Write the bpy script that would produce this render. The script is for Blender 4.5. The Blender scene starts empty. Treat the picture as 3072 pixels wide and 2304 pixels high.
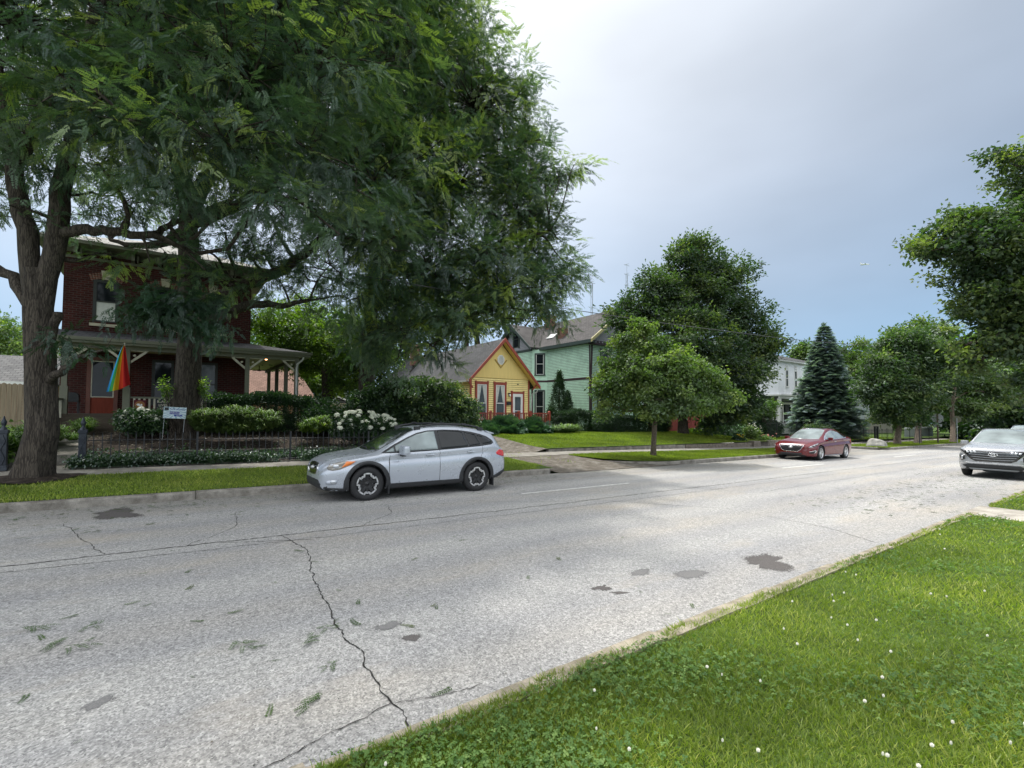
import bpy, bmesh, math, random
import numpy as np
from mathutils import Vector, Matrix, Quaternion
from mathutils.bvhtree import BVHTree
PI = math.pi
R = math.radians
scene = bpy.context.scene
COL = scene.collection
random.seed(7)
rng = np.random.default_rng(11)

# ------------------------------------------------------------------ camera
SLOPE = 0.0139                       # the street falls gently towards +X
def g(s): return -SLOPE * s
EYE = 1.78
FPX = 480.0
yaw = math.atan2(673, FPX); pitch = R(2.0); roll = R(0.3)
fw = Vector((math.cos(yaw)*math.cos(pitch), math.sin(yaw)*math.cos(pitch), math.sin(pitch)))
rt = Vector((math.sin(yaw), -math.cos(yaw), 0))
up = rt.cross(fw)
rt2 = rt*math.cos(roll) + up*math.sin(roll)
up2 = -rt*math.sin(roll) + up*math.cos(roll)
cam = bpy.data.cameras.new("camera")
camo = bpy.data.objects.new("camera", cam); COL.objects.link(camo)
m = Matrix((rt2, up2, -fw)).transposed().to_4x4(); m.translation = (0, 0, EYE)
camo.matrix_world = m
cam.sensor_width = 36; cam.lens = FPX/1024*36
cam.shift_y = 12.2/1024; cam.clip_start = .05; cam.clip_end = 3000
scene.camera = camo
scene.render.resolution_x = 1024; scene.render.resolution_y = 768
scene.view_settings.view_transform = 'Standard'; scene.view_settings.look = 'None'
scene.view_settings.exposure = 0.75
scene.view_settings.gamma = 1

# ------------------------------------------------------------------ light
SUN_AZ, SUN_EL = R(73), R(63)
sdir = Vector((math.cos(SUN_EL)*math.cos(SUN_AZ), math.cos(SUN_EL)*math.sin(SUN_AZ), math.sin(SUN_EL)))
sl = bpy.data.lights.new("sun", 'SUN'); sl.energy = 2.0; sl.angle = R(1.5); sl.color = (1, .955, .88)
so = bpy.data.objects.new("sun", sl); COL.objects.link(so)
so.rotation_euler = sdir.to_track_quat('Z', 'Y').to_euler(); so.location = (0, 20, 60)
w = bpy.data.worlds.new("World"); scene.world = w; w.use_nodes = True
nt = w.node_tree; N = nt.nodes; L = nt.links; N.clear()
def nd(t, **k):
    n = N.new(t)
    for a, b in k.items():
        if hasattr(n, a): setattr(n, a, b)
        else: n.inputs[a].default_value = b
    return n
sky = nd('ShaderNodeTexSky'); sky.sky_type = 'NISHITA'; sky.sun_disc = False
sky.sun_elevation = SUN_EL; sky.sun_rotation = PI/2-SUN_AZ
sky.air_density = 1.0; sky.dust_density = 2.5; sky.ozone_density = 1.5
skm = nd('ShaderNodeVectorMath', operation='SCALE'); skm.inputs['Scale'].default_value = .06
L.new(sky.outputs[0], skm.inputs[0])
tc = nd('ShaderNodeTexCoord')
nrm = nd('ShaderNodeVectorMath', operation='NORMALIZE'); L.new(tc.outputs['Generated'], nrm.inputs[0])
dot = nd('ShaderNodeVectorMath', operation='DOT_PRODUCT'); L.new(nrm.outputs[0], dot.inputs[0])
dot.inputs[1].default_value = sdir
sep = nd('ShaderNodeSeparateXYZ'); L.new(nrm.outputs[0], sep.inputs[0])
el = nd('ShaderNodeValToRGB'); L.new(sep.outputs['Z'], el.inputs[0])
cr = el.color_ramp; cr.elements[0].position = 0.0; cr.elements[0].color = (.18, .33, .49, 1)
cr.elements[1].position = .75; cr.elements[1].color = (.25, .285, .33, 1)
for p, c in ((.10, (.155, .30, .475, 1)), (.24, (.215, .31, .435, 1)), (.42, (.265, .325, .41, 1))):
    e = cr.elements.new(p); e.color = c
aur = nd('ShaderNodeMapRange'); aur.inputs['From Min'].default_value = .45; aur.inputs['From Max'].default_value = 1.0
L.new(dot.outputs['Value'], aur.inputs['Value'])
pw = nd('ShaderNodeMath', operation='POWER'); pw.inputs[1].default_value = 2.2; L.new(aur.outputs[0], pw.inputs[0])
nz = nd('ShaderNodeTexNoise'); nz.inputs['Scale'].default_value = 1.6; nz.inputs['Detail'].default_value = 4
mp = nd('ShaderNodeMapping'); mp.inputs['Scale'].default_value = (1, 1, 2.6); L.new(nrm.outputs[0], mp.inputs[0]); L.new(mp.outputs[0], nz.inputs[0])
nr = nd('ShaderNodeMapRange'); nr.inputs['From Min'].default_value = .3; nr.inputs['From Max'].default_value = .72
nr.inputs['To Min'].default_value = .90; nr.inputs['To Max'].default_value = 1.16; L.new(nz.outputs['Fac'], nr.inputs['Value'])
au2 = nd('ShaderNodeMapRange'); au2.inputs['From Min'].default_value = .93; au2.inputs['From Max'].default_value = 1.0; L.new(dot.outputs['Value'], au2.inputs['Value'])
m8 = nd('ShaderNodeMath', operation='MULTIPLY'); m8.inputs[1].default_value = 7.5; L.new(au2.outputs[0], m8.inputs[0])
pws = nd('ShaderNodeMath', operation='MULTIPLY'); pws.inputs[1].default_value = .50; L.new(pw.outputs[0], pws.inputs[0])
psum = nd('ShaderNodeMath', operation='ADD'); L.new(pws.outputs[0], psum.inputs[0]); L.new(m8.outputs[0], psum.inputs[1])
aw = nd('ShaderNodeVectorMath', operation='SCALE'); aw.inputs[0].default_value = (1.0, 1.0, .98); L.new(psum.outputs[0], aw.inputs['Scale'])
ad = nd('ShaderNodeVectorMath', operation='ADD'); L.new(el.outputs[0], ad.inputs[0]); L.new(aw.outputs[0], ad.inputs[1])
# unseen brightening of the sky behind the viewer, added as fill light
dr = nd('ShaderNodeVectorMath', operation='DOT_PRODUCT'); L.new(nrm.outputs[0], dr.inputs[0]); dr.inputs[1].default_value = (-math.cos(yaw)*.80, -math.sin(yaw)*.80, .60)
rr_ = nd('ShaderNodeMapRange', interpolation_type='SMOOTHSTEP'); rr_.inputs['From Min'].default_value = -.05; rr_.inputs['From Max'].default_value = .75; rr_.inputs['To Max'].default_value = 0.95; L.new(dr.outputs['Value'], rr_.inputs['Value'])
rw = nd('ShaderNodeVectorMath', operation='SCALE'); rw.inputs[0].default_value = (1.0, .99, .97); L.new(rr_.outputs[0], rw.inputs['Scale'])
ad2 = nd('ShaderNodeVectorMath', operation='ADD'); L.new(ad.outputs[0], ad2.inputs[0]); L.new(rw.outputs[0], ad2.inputs[1])
# haze whitening the low sky below the sun
dh = nd('ShaderNodeVectorMath', operation='DOT_PRODUCT'); L.new(nrm.outputs[0], dh.inputs[0]); dh.inputs[1].default_value = (math.cos(SUN_AZ), math.sin(SUN_AZ), .1)
hz_ = nd('ShaderNodeMapRange', interpolation_type='SMOOTHSTEP'); hz_.inputs['From Min'].default_value = .15; hz_.inputs['From Max'].default_value = 1.0; hz_.inputs['To Max'].default_value = .12; L.new(dh.outputs['Value'], hz_.inputs['Value'])
hw_ = nd('ShaderNodeVectorMath', operation='SCALE'); hw_.inputs[0].default_value = (1.1, 1.0, .86); L.new(hz_.outputs[0], hw_.inputs['Scale'])
ad3 = nd('ShaderNodeVectorMath', operation='ADD'); L.new(ad2.outputs[0], ad3.inputs[0]); L.new(hw_.outputs[0], ad3.inputs[1])
cl = nd('ShaderNodeVectorMath', operation='SCALE'); L.new(ad3.outputs[0], cl.inputs[0]); L.new(nr.outputs[0], cl.inputs['Scale'])
mx = nd('ShaderNodeMix', data_type='RGBA'); mx.inputs['Factor'].default_value = .78
L.new(skm.outputs[0], mx.inputs[6]); L.new(cl.outputs[0], mx.inputs[7])
bg = nd('ShaderNodeBackground'); L.new(mx.outputs[2], bg.inputs[0]); bg.inputs[1].default_value = 1.0
ow = nd('ShaderNodeOutputWorld'); L.new(bg.outputs[0], ow.inputs[0])

# ------------------------------------------------------------------ helpers: objects
def tag(o, label=None, cat=None, group=None, kind=None):
    if label: o['label'] = label
    if cat: o['category'] = cat
    if group: o['group'] = group
    if kind: o['kind'] = kind
    return o
def thing(name, label, cat, loc=(0, 0, 0), rz=0, group=None):
    o = bpy.data.objects.new(name, None); COL.objects.link(o)
    o.location = loc; o.rotation_euler = (0, 0, rz); o.empty_display_size = .2
    return tag(o, label, cat, group)
def obj(name, me, mat=None, parent=None, loc=None, rz=0):
    o = bpy.data.objects.new(name, me); COL.objects.link(o)
    if mat: 
        me.materials.clear(); me.materials.append(mat)
    if parent: o.parent = parent
    if loc: o.location = loc
    if rz: o.rotation_euler = (0, 0, rz)
    return o
def copy_tree(o, parent=None):
    c = o.copy(); COL.objects.link(c)
    if parent: c.parent = parent
    for ch in list(o.children): copy_tree(ch, c)
    return c
def npmesh(name, verts, faces, rnd=None, smooth=False):
    """verts (n,3); faces: list of int arrays (m,k)"""
    if not isinstance(faces, list): faces = [faces]
    faces = [f for f in faces if len(f)]
    me = bpy.data.meshes.new(name)
    verts = np.asarray(verts, dtype=np.float32)
    me.vertices.add(len(verts)); me.vertices.foreach_set('co', verts.ravel())
    tot = sum(f.size for f in faces); nf = sum(len(f) for f in faces)
    me.loops.add(tot); me.polygons.add(nf)
    me.loops.foreach_set('vertex_index', np.concatenate([f.ravel() for f in faces]).astype(np.int32))
    sizes = np.concatenate([np.full(len(f), f.shape[1]) for f in faces])
    starts = np.concatenate([[0], np.cumsum(sizes)[:-1]]).astype(np.int32)
    me.polygons.foreach_set('loop_start', starts)
    try: me.polygons.foreach_set('loop_total', sizes.astype(np.int32))
    except Exception: pass
    if smooth: me.polygons.foreach_set('use_smooth', np.ones(nf, bool))
    if rnd is not None:
        a = me.attributes.new('rnd', 'FLOAT', 'POINT'); a.data.foreach_set('value', np.asarray(rnd, np.float32))
    me.update(calc_edges=True); me.validate(verbose=False)
    return me

class MB:
    """collects simple shapes into one mesh"""
    def __init__(s): s.v = []; s.f = []; s.sm = []
    def add(s, vs, fs, sm=False):
        n = len(s.v); s.v += [tuple(v) for v in vs]; s.f += [tuple(i+n for i in f) for f in fs]; s.sm += [sm]*len(fs); return s
    def box(s, x0, x1, y0, y1, z0, z1):
        v = [(x, y, z) for z in (z0, z1) for y in (y0, y1) for x in (x0, x1)]
        return s.add(v, [(0, 2, 3, 1), (4, 5, 7, 6), (0, 1, 5, 4), (2, 6, 7, 3), (0, 4, 6, 2), (1, 3, 7, 5)])
    def cbox(s, c, d, rz=0, rx=0, ry=0):
        M = Matrix.Translation(c) @ Matrix.Rotation(rz, 4, 'Z') @ Matrix.Rotation(ry, 4, 'Y') @ Matrix.Rotation(rx, 4, 'X')
        v = [M @ Vector((x*d[0]/2, y*d[1]/2, z*d[2]/2)) for z in (-1, 1) for y in (-1, 1) for x in (-1, 1)]
        return s.add(v, [(0, 2, 3, 1), (4, 5, 7, 6), (0, 1, 5, 4), (2, 6, 7, 3), (0, 4, 6, 2), (1, 3, 7, 5)])
    def prism(s, poly, a0, a1, axis='y'):
        """poly of 2D points extruded along axis: y -> (x,z); x -> (y,z); z -> (x,y)"""
        def P(p, a): return {'y': (p[0], a, p[1]), 'x': (a, p[0], p[1]), 'z': (p[0], p[1], a)}[axis]
        n = len(poly); v = [P(p, a0) for p in poly]+[P(p, a1) for p in poly]
        return s.add(v, [tuple(range(n))[::-1], tuple(range(n, 2*n))]+[(i, (i+1) % n, n+(i+1) % n, n+i) for i in range(n)])
    def tube(s, pts, rad, n=6, cap=True):
        pts = [Vector(p) for p in pts]
        if not isinstance(rad, (list, tuple)): rad = [rad]*len(pts)
        rings = []; prev = None
        for i, p in enumerate(pts):
            d = (pts[min(i+1, len(pts)-1)]-pts[max(i-1, 0)])
            if d.length < 1e-9: d = Vector((0, 0, 1))
            d.normalize()
            a = prev - d*prev.dot(d) if prev is not None else d.orthogonal()
            if a.length < 1e-6: a = d.orthogonal()
            a.normalize(); prev = a; b = d.cross(a)
            rings.append([p+(a*math.cos(2*PI*k/n)+b*math.sin(2*PI*k/n))*rad[i] for k in range(n)])
        v = [q for r in rings for q in r]; f = []
        for i in range(len(pts)-1):
            for k in range(n): f.append((i*n+k, i*n+(k+1) % n, (i+1)*n+(k+1) % n, (i+1)*n+k))
        s.add(v, f, True)
        if cap and n > 2:
            s.add(rings[0][::-1], [tuple(range(n))]); s.add(rings[-1], [tuple(range(n))])
        return s
    def lathe(s, prof, c=(0, 0, 0), axis='z', n=24, close=False):
        """prof: (r, h) pairs"""
        v = []; f = []
        for r, h in prof:
            for k in range(n):
                a = 2*PI*k/n; x, y = r*math.cos(a), r*math.sin(a)
                q = {'z': (x, y, h), 'y': (x, h, y), 'x': (h, x, y)}[axis]
                v.append((q[0]+c[0], q[1]+c[1], q[2]+c[2]))
        for i in range(len(prof)-1):
            for k in range(n): f.append((i*n+k, i*n+(k+1) % n, (i+1)*n+(k+1) % n, (i+1)*n+k))
        return s.add(v, f, True)
    def quad(s, a, b, c, d): return s.add([a, b, c, d], [(0, 1, 2, 3)])
    def mesh(s, name, bevel=0):
        me = bpy.data.meshes.new(name); me.from_pydata(s.v, [], s.f)
        me.polygons.foreach_set('use_smooth', s.sm); 
        bm = bmesh.new(); bm.from_mesh(me)
        bmesh.ops.recalc_face_normals(bm, faces=bm.faces)
        if bevel: bmesh.ops.bevel(bm, geom=bm.edges, offset=bevel, segments=2, affect='EDGES', profile=.6)
        bm.to_mesh(me); bm.free(); me.update(); return me
    def build(s, name, mat, parent=None, label=None, bevel=0, loc=None, rz=0):
        o = obj(name, s.mesh(name, bevel), mat, parent, loc, rz)
        if label: o['label'] = label
        return o
def top(o, label, cat, group=None): return tag(o, label, cat, group)
def struct(name, me, mat): return tag(obj(name, me, mat), kind='structure')

# ------------------------------------------------------------------ helpers: materials
MATS = {}
def srgb(r, g_, b):
    f = lambda c: ((c/255+.055)/1.055)**2.4 if c/255 > .04045 else c/255/12.92
    return (f(r), f(g_), f(b))
class NT:
    def __init__(s, name):
        s.m = bpy.data.materials.new(name); s.m.use_nodes = True; s.t = s.m.node_tree; s.t.nodes.clear()
        s.out = s.t.nodes.new('ShaderNodeOutputMaterial'); s.co = None
    def n(s, t, **k):
        x = s.t.nodes.new(t)
        for a, b in k.items(): setattr(x, a, b)
        return x
    def l(s, a, b): s.t.links.new(a, b)
    def obj(s):
        if not s.co: s.co = s.n('ShaderNodeTexCoord')
        return s.co.outputs['Object']
    def noise(s, scale, detail=3, rough=.5, vec=None, dist=0):
        x = s.n('ShaderNodeTexNoise'); x.inputs['Scale'].default_value = scale; x.inputs['Detail'].default_value = detail
        x.inputs['Roughness'].default_value = rough; x.inputs['Distortion'].default_value = dist
        s.l(vec or s.obj(), x.inputs['Vector']); return x.outputs['Fac']
    def mapping(s, sc=(1, 1, 1), rot=(0, 0, 0), loc=(0, 0, 0), vec=None):
        x = s.n('ShaderNodeMapping'); x.inputs['Scale'].default_value = sc; x.inputs['Rotation'].default_value = rot; x.inputs['Location'].default_value = loc
        s.l(vec or s.obj(), x.inputs['Vector']); return x.outputs[0]
    def ramp(s, fac, stops):
        x = s.n('ShaderNodeValToRGB'); s.l(fac, x.inputs[0]); e = x.color_ramp.elements
        while len(e) < len(stops): e.new(.5)
        for i, (p, c) in enumerate(stops):
            e[i].position = p; e[i].color = (*c, 1) if hasattr(c, '__len__') else (c, c, c, 1)
        return x.outputs[0]
    def mix(s, fac, a, b, mode='MIX'):
        x = s.n('ShaderNodeMix', data_type='RGBA', blend_type=mode)
        for i, v in ((0, fac), (6, a), (7, b)):
            if hasattr(v, 'is_output') or hasattr(v, 'links'): s.l(v, x.inputs[i])
            elif i == 0: x.inputs[i].default_value = v
            else: x.inputs[i].default_value = (*v, 1)
        return x.outputs[2]
    def math(s, op, a, b=0.0):
        x = s.n('ShaderNodeMath', operation=op)
        for i, v in ((0, a), (1, b)):
            if hasattr(v, 'links'): s.l(v, x.inputs[i])
            else: x.inputs[i].default_value = v
        return x.outputs[0]
    def attr(s, name='rnd'):
        x = s.n('ShaderNodeAttribute', attribute_name=name); return x.outputs['Fac']
    def bump(s, h, strength=.3, dist=.01):
        x = s.n('ShaderNodeBump'); x.inputs['Strength'].default_value = strength; x.inputs['Distance'].default_value = dist
        s.l(h, x.inputs['Height']); return x.outputs[0]
    def bsdf(s, color, rough=.6, bump=None, metal=0, coat=0, spec=.5, emit=None, crough=.04):
        b = s.n('ShaderNodeBsdfPrincipled')
        for nme, v in (('Base Color', color), ('Roughness', rough), ('Metallic', metal)):
            if hasattr(v, 'links'): s.l(v, b.inputs[nme])
            elif nme == 'Base Color': b.inputs[nme].default_value = (*v, 1)
            else: b.inputs[nme].default_value = v
        b.inputs['Coat Weight'].default_value = coat; b.inputs['Coat Roughness'].default_value = crough
        b.inputs['Specular IOR Level'].default_value = spec
        if bump: s.l(bump, b.inputs['Normal'])
        if emit: b.inputs['Emission Color'].default_value = (*emit[0], 1); b.inputs['Emission Strength'].default_value = emit[1]
        s.l(b.outputs[0], s.out.inputs[0]); return s.m
def paint(name, col, rough=.5, var=.12, sc=3, bump=.0, metal=0, coat=0, spec=.5, dirt=None):
    """surface with gentle large and small scale variation"""
    t = NT(name); a = t.noise(sc, 5, .6); b = t.noise(sc*9, 3, .6)
    f = t.math('ADD', t.math('MULTIPLY', a, .6), t.math('MULTIPLY', b, .4))
    lo = tuple(c*(1-var) for c in col); hi = tuple(min(1, c*(1+var)) for c in col)
    c = t.ramp(f, [(.3, lo), (.7, hi)])
    if dirt: c = t.mix(t.ramp(t.noise(sc*.7, 6, .7), [(.5, 0.0), (.75, 1.0)]), c, dirt)
    bp = t.bump(b, bump, .01) if bump else None
    return t.bsdf(c, rough, bp, metal, coat, spec)
def leafmat(name, lo, mid, hi, trans=.35, rough=.45, glossy=.06):
    """leaf: colour varies leaf by leaf and clump by clump; light also passes through"""
    t = NT(name)
    c = t.ramp(t.attr(), [(0, lo), (.55, mid), (1, hi)])
    big = t.ramp(t.noise(.55, 2), [(.35, .78), (.65, 1.22)])
    c = t.mix(1.0, c, big, 'MULTIPLY')
    d = t.n('ShaderNodeBsdfDiffuse'); t.l(c, d.inputs[0])
    tr = t.n('ShaderNodeBsdfTranslucent'); t.l(t.mix(1.0, c, (1.5, 1.9, .65), 'MULTIPLY'), tr.inputs[0])
    m1 = t.n('ShaderNodeMixShader'); m1.inputs[0].default_value = trans; t.l(d.outputs[0], m1.inputs[1]); t.l(tr.outputs[0], m1.inputs[2])
    gl = t.n('ShaderNodeBsdfGlossy'); gl.inputs['Roughness'].default_value = rough; gl.inputs[0].default_value = (.9, .95, 1, 1)
    m2 = t.n('ShaderNodeMixShader'); m2.inputs[0].default_value = glossy; t.l(m1.outputs[0], m2.inputs[1]); t.l(gl.outputs[0], m2.inputs[2])
    t.l(m2.outputs[0], t.out.inputs[0]); return t.m
def barkmat(name, lo, hi, sc=1.0):
    t = NT(name); v = t.mapping((9*sc, 9*sc, 1.6*sc)); n1 = t.noise(1.6, 6, .65, v, .6)
    vo = t.n('ShaderNodeTexVoronoi', feature='DISTANCE_TO_EDGE'); vo.inputs['Scale'].default_value = 1.5; wv = t.n('ShaderNodeVectorMath', operation='ADD'); wn = t.n('ShaderNodeTexNoise'); wn.inputs['Scale'].default_value = 6; t.l(t.obj(), wn.inputs['Vector']); ws_ = t.n('ShaderNodeVectorMath', operation='SCALE'); ws_.inputs['Scale'].default_value = .9; t.l(wn.outputs['Color'], ws_.inputs[0]); t.l(t.mapping((19*sc, 19*sc, 1.7*sc)), wv.inputs[0]); t.l(ws_.outputs[0], wv.inputs[1]); t.l(wv.outputs[0], vo.inputs['Vector'])
    h = t.math('ADD', t.math('MULTIPLY', n1, 1.3), t.math('MINIMUM', t.math('MULTIPLY', vo.outputs['Distance'], 1.6), .28))
    c = t.ramp(h, [(.45, tuple(x*.5 for x in lo)), (.7, lo), (1.0, hi)])
    return t.bsdf(c, .9, t.bump(h, .9, .03), spec=.2)

# ------------------------------------------------------------------ materials
def m_asphalt():
    t = NT('worn_asphalt')
    sp = t.n('ShaderNodeTexVoronoi'); sp.inputs['Scale'].default_value = 95; t.l(t.obj(), sp.inputs['Vector'])
    bw = t.n('ShaderNodeRGBToBW'); t.l(sp.outputs['Color'], bw.inputs[0])
    c = t.ramp(bw.outputs[0], [(.1, (.17, .168, .165)), (.35, (.26, .256, .248)), (.62, (.325, .318, .306)), (.9, (.43, .422, .405))])
    fine = t.ramp(t.noise(26, 4, .7), [(.3, .68), (.7, 1.28)])
    c = t.mix(1.0, c, fine, 'MULTIPLY')
    big = t.ramp(t.noise(.35, 5, .6, t.mapping((.5, 1.3, 1))), [(.3, (.86, .87, .90)), (.55, (1.02, 1.02, 1.02)), (.75, (1.18, 1.13, 1.04))])
    c = t.mix(1.0, c, big, 'MULTIPLY')
    sy = t.n('ShaderNodeSeparateXYZ'); t.l(t.obj(), sy.inputs[0]); wob = t.math('ADD', sy.outputs[1], t.math('MULTIPLY', t.noise(.25, 3), .9))
    wear = t.ramp(t.math('PINGPONG', t.math('ADD', wob, .35), .95), [(.0, (1.0, .98, .95)), (.45, (.93, .935, .95)), (.8, (1.07, 1.07, 1.06))]); c = t.mix(1.0, c, wear, 'MULTIPLY')
    edge = t.ramp(t.math('MULTIPLY', sy.outputs[1], .05), [(.50, (1, 1, 1)), (.575, (.78, .76, .72))]); c = t.mix(1.0, c, edge, 'MULTIPLY')
    tan = t.ramp(t.noise(.9, 5, .65, t.mapping((.4, 1, 1), loc=(3, 7, 0))), [(.56, 0.0), (.78, .55)])
    c = t.mix(tan, c, (.36, .31, .24))
    # sparse dark pits
    pt = t.n('ShaderNodeTexVoronoi'); pt.inputs['Scale'].default_value = 11; t.l(t.mapping((.8, 1.6, 1)), pt.inputs['Vector'])
    pit = t.ramp(pt.outputs['Distance'], [(.06, 1.0), (.13, 0.0)])
    pit = t.math('MULTIPLY', pit, t.ramp(t.noise(4, 2), [(.45, 0.0), (.6, .75)]))
    c = t.mix(pit, c, (.075, .07, .065))
    return t.bsdf(c, .85, t.bump(bw.outputs[0], .5, .008), spec=.3)
def m_conc(name, col, dark, sc=2.5):
    t = NT(name); n1 = t.noise(sc, 7, .65); n2 = t.noise(60, 3, .7)
    c = t.ramp(n1, [(.32, dark), (.62, col)])
    c = t.mix(1.0, c, t.ramp(n2, [(.3, .75), (.7, 1.2)]), 'MULTIPLY')
    return t.bsdf(c, .9, t.bump(n2, .4, .006), spec=.25)
def m_soil(name, a, b, cc, sc=5):
    t = NT(name); n1 = t.noise(sc, 7, .7); n2 = t.noise(sc*14, 4, .7)
    c = t.ramp(n1, [(.32, a), (.5, b), (.7, cc)]); c = t.mix(1.0, c, t.ramp(n2, [(.3, .55), (.7, 1.45)]), 'MULTIPLY')
    return t.bsdf(c, .95, t.bump(n2, .8, .03), spec=.15)
def m_shingle(name, a, b, rot=0):
    t = NT(name); br = t.n('ShaderNodeTexBrick'); br.inputs['Scale'].default_value = 1
    sp = t.n('ShaderNodeSeparateXYZ'); t.l(t.obj(), sp.inputs[0]); cb = t.n('ShaderNodeCombineXYZ')
    t.l(sp.outputs[1 if rot == 0 else 0], cb.inputs[0]); t.l(t.math('MULTIPLY', sp.outputs[2], 1.25), cb.inputs[1]); t.l(cb.outputs[0], br.inputs['Vector'])
    br.inputs['Brick Width'].default_value = .3; br.inputs['Row Height'].default_value = .14; br.inputs['Mortar Size'].default_value = .012
    br.inputs['Color1'].default_value = (*a, 1); br.inputs['Color2'].default_value = (*b, 1); br.inputs['Mortar'].default_value = (*[x*.45 for x in a], 1)
    c = t.mix(1.0, br.outputs[0], t.ramp(t.noise(1.2, 6, .7), [(.3, .7), (.7, 1.25)]), 'MULTIPLY')
    return t.bsdf(c, .92, t.bump(br.outputs['Fac'], -.5, .02), spec=.2)
def m_brick(name, a, b, mo, rough=.9):
    t = NT(name); br = t.n('ShaderNodeTexBrick'); br.inputs['Scale'].default_value = 1
    sp = t.n('ShaderNodeSeparateXYZ'); t.l(t.obj(), sp.inputs[0]); cb = t.n('ShaderNodeCombineXYZ')
    t.l(t.math('ADD', sp.outputs[0], sp.outputs[1]), cb.inputs[0]); t.l(sp.outputs[2], cb.inputs[1]); t.l(cb.outputs[0], br.inputs['Vector'])
    br.inputs['Brick Width'].default_value = .215; br.inputs['Row Height'].default_value = .085; br.inputs['Mortar Size'].default_value = .012
    br.inputs['Color1'].default_value = (*a, 1); br.inputs['Color2'].default_value = (*b, 1); br.inputs['Mortar'].default_value = (*mo, 1)
    c = t.mix(1.0, br.outputs[0], t.ramp(t.noise(2.2, 6, .7), [(.3, .65), (.7, 1.3)]), 'MULTIPLY')
    return t.bsdf(c, rough, t.bump(br.outputs['Fac'], -.6, .01), spec=.2)
def m_glass(name, col=(.012, .015, .018), rough=.04, coat=0):
    t = NT(name); c = t.ramp(t.noise(1.5, 3), [(.3, tuple(x*.6 for x in col)), (.7, tuple(x*1.5 for x in col))])
    return t.bsdf(c, rough, None, 0, coat, .22)
def m_carpaint(name, col, metal=.5, rough=.3):
    t = NT(name); fl = t.noise(900, 2, .5); c = t.ramp(fl, [(.3, tuple(x*.8 for x in col)), (.7, tuple(min(1, x*1.15) for x in col))])
    dust = t.ramp(t.noise(3, 6, .7), [(.5, .0), (.85, .07)])
    c = t.mix(dust, c, (.25, .24, .22))
    rr = t.ramp(t.noise(4, 5, .6), [(.3, rough*.85), (.7, rough*1.25)])
    return t.bsdf(c, rr, None, metal, .5, crough=.10)
def m_boards(name, col, sc=7, axis=0, dark=.5):
    t = NT(name); sp = t.n('ShaderNodeSeparateXYZ'); t.l(t.obj(), sp.inputs[0])
    st = t.noise(1.2, 4, .6, t.mapping((30, 30, .8))); c = t.ramp(st, [(.3, tuple(x*dark for x in col)), (.65, col)])
    return t.bsdf(c, .8, t.bump(st, .3, .01), spec=.25)
M = {}
M['road'] = m_asphalt()
M['concrete'] = m_conc('pale_concrete', (.42, .39, .34), (.2, .18, .15))
M['kerb'] = m_conc('kerb_concrete', (.28, .262, .23), (.10, .09, .075), 3.5)
M['nearkerb'] = m_conc('near_kerb_concrete', (.34, .30, .235), (.15, .13, .09), 5)
M['walk'] = m_conc('sidewalk_concrete', (.27, .255, .225), (.13, .12, .10), 1.8)
M['turf'] = m_soil('lawn_soil', (.035, .055, .015), (.06, .10, .02), (.09, .14, .03), 2.5)
M['mulch'] = m_soil('mulch', (.014, .011, .009), (.036, .028, .022), (.09, .072, .058), 7)
M['gravel'] = m_soil('gravel_drive', (.075, .062, .048), (.13, .115, .095), (.23, .215, .19), 3)
M['crack'] = m_soil('crack_fill', (.035, .034, .032), (.055, .052, .048), (.08, .075, .068), 20)
def m_stain(name, c1, c2, thr):
    t = NT(name); n2 = t.noise(90, 4, .7); c = t.ramp(n2, [(.3, c1), (.7, c2)]); b = t.n('ShaderNodeBsdfDiffuse'); t.l(c, b.inputs[0]); tr = t.n('ShaderNodeBsdfTransparent'); mx_ = t.n('ShaderNodeMixShader')
    e = t.math('ADD', t.attr('edge'), t.math('MULTIPLY', t.math('SUBTRACT', t.noise(38, 5, .75), .5), 1.3)); t.l(t.ramp(e, [(thr, 0.0), (thr+.22, .93)]), mx_.inputs[0]); t.l(tr.outputs[0], mx_.inputs[1]); t.l(b.outputs[0], mx_.inputs[2]); t.l(mx_.outputs[0], t.out.inputs[0]); return t.m
M['stain'] = m_stain('oil_stain', (.075, .07, .068), (.15, .14, .135), .52); M['stain2'] = m_stain('light_stain', (.14, .137, .135), (.24, .235, .23), .66)
M['paintline'] = paint('worn_road_paint', (.60, .60, .57), .8, .25, 9, dirt=(.3, .3, .29))
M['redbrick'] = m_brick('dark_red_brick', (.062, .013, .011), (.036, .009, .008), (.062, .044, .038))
M['garagebrick'] = m_brick('orange_brick', (.42, .2, .12), (.36, .16, .1), (.4, .33, .28))
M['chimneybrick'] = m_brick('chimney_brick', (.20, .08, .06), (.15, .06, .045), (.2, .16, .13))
M['greytrim'] = paint('greenish_grey_trim', srgb(104, 106, 88), .55, .12, 2.5, dirt=(.12, .12, .09))
M['palewood'] = paint('pale_trim_wood', srgb(196, 192, 172), .55, .1, 2.5, dirt=(.2, .19, .15))
M['ceil'] = paint('porch_ceiling', srgb(190, 180, 150), .6, .08, 3)
M['stone'] = paint('limestone', srgb(178, 172, 150), .85, .15, 4, .2)
M['glass'] = m_glass('window_glass')
M['glass2'] = m_glass('pale_window_glass', (.055, .07, .075), .06)
M['curtain'] = paint('curtain_cloth', srgb(196, 198, 192), .9, .2, 8)
M['darkframe'] = paint('dark_window_frame', (.02, .024, .022), .5, .2)
M['reddoor'] = m_boards('red_brown_door', (.22, .045, .025), dark=.6)
M['doorframe'] = paint('brown_door_frame', (.12, .035, .02), .5, .2)
M['roofdark'] = m_shingle('dark_porch_shingle', (.045, .045, .05), (.065, .065, .07), 1)
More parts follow.
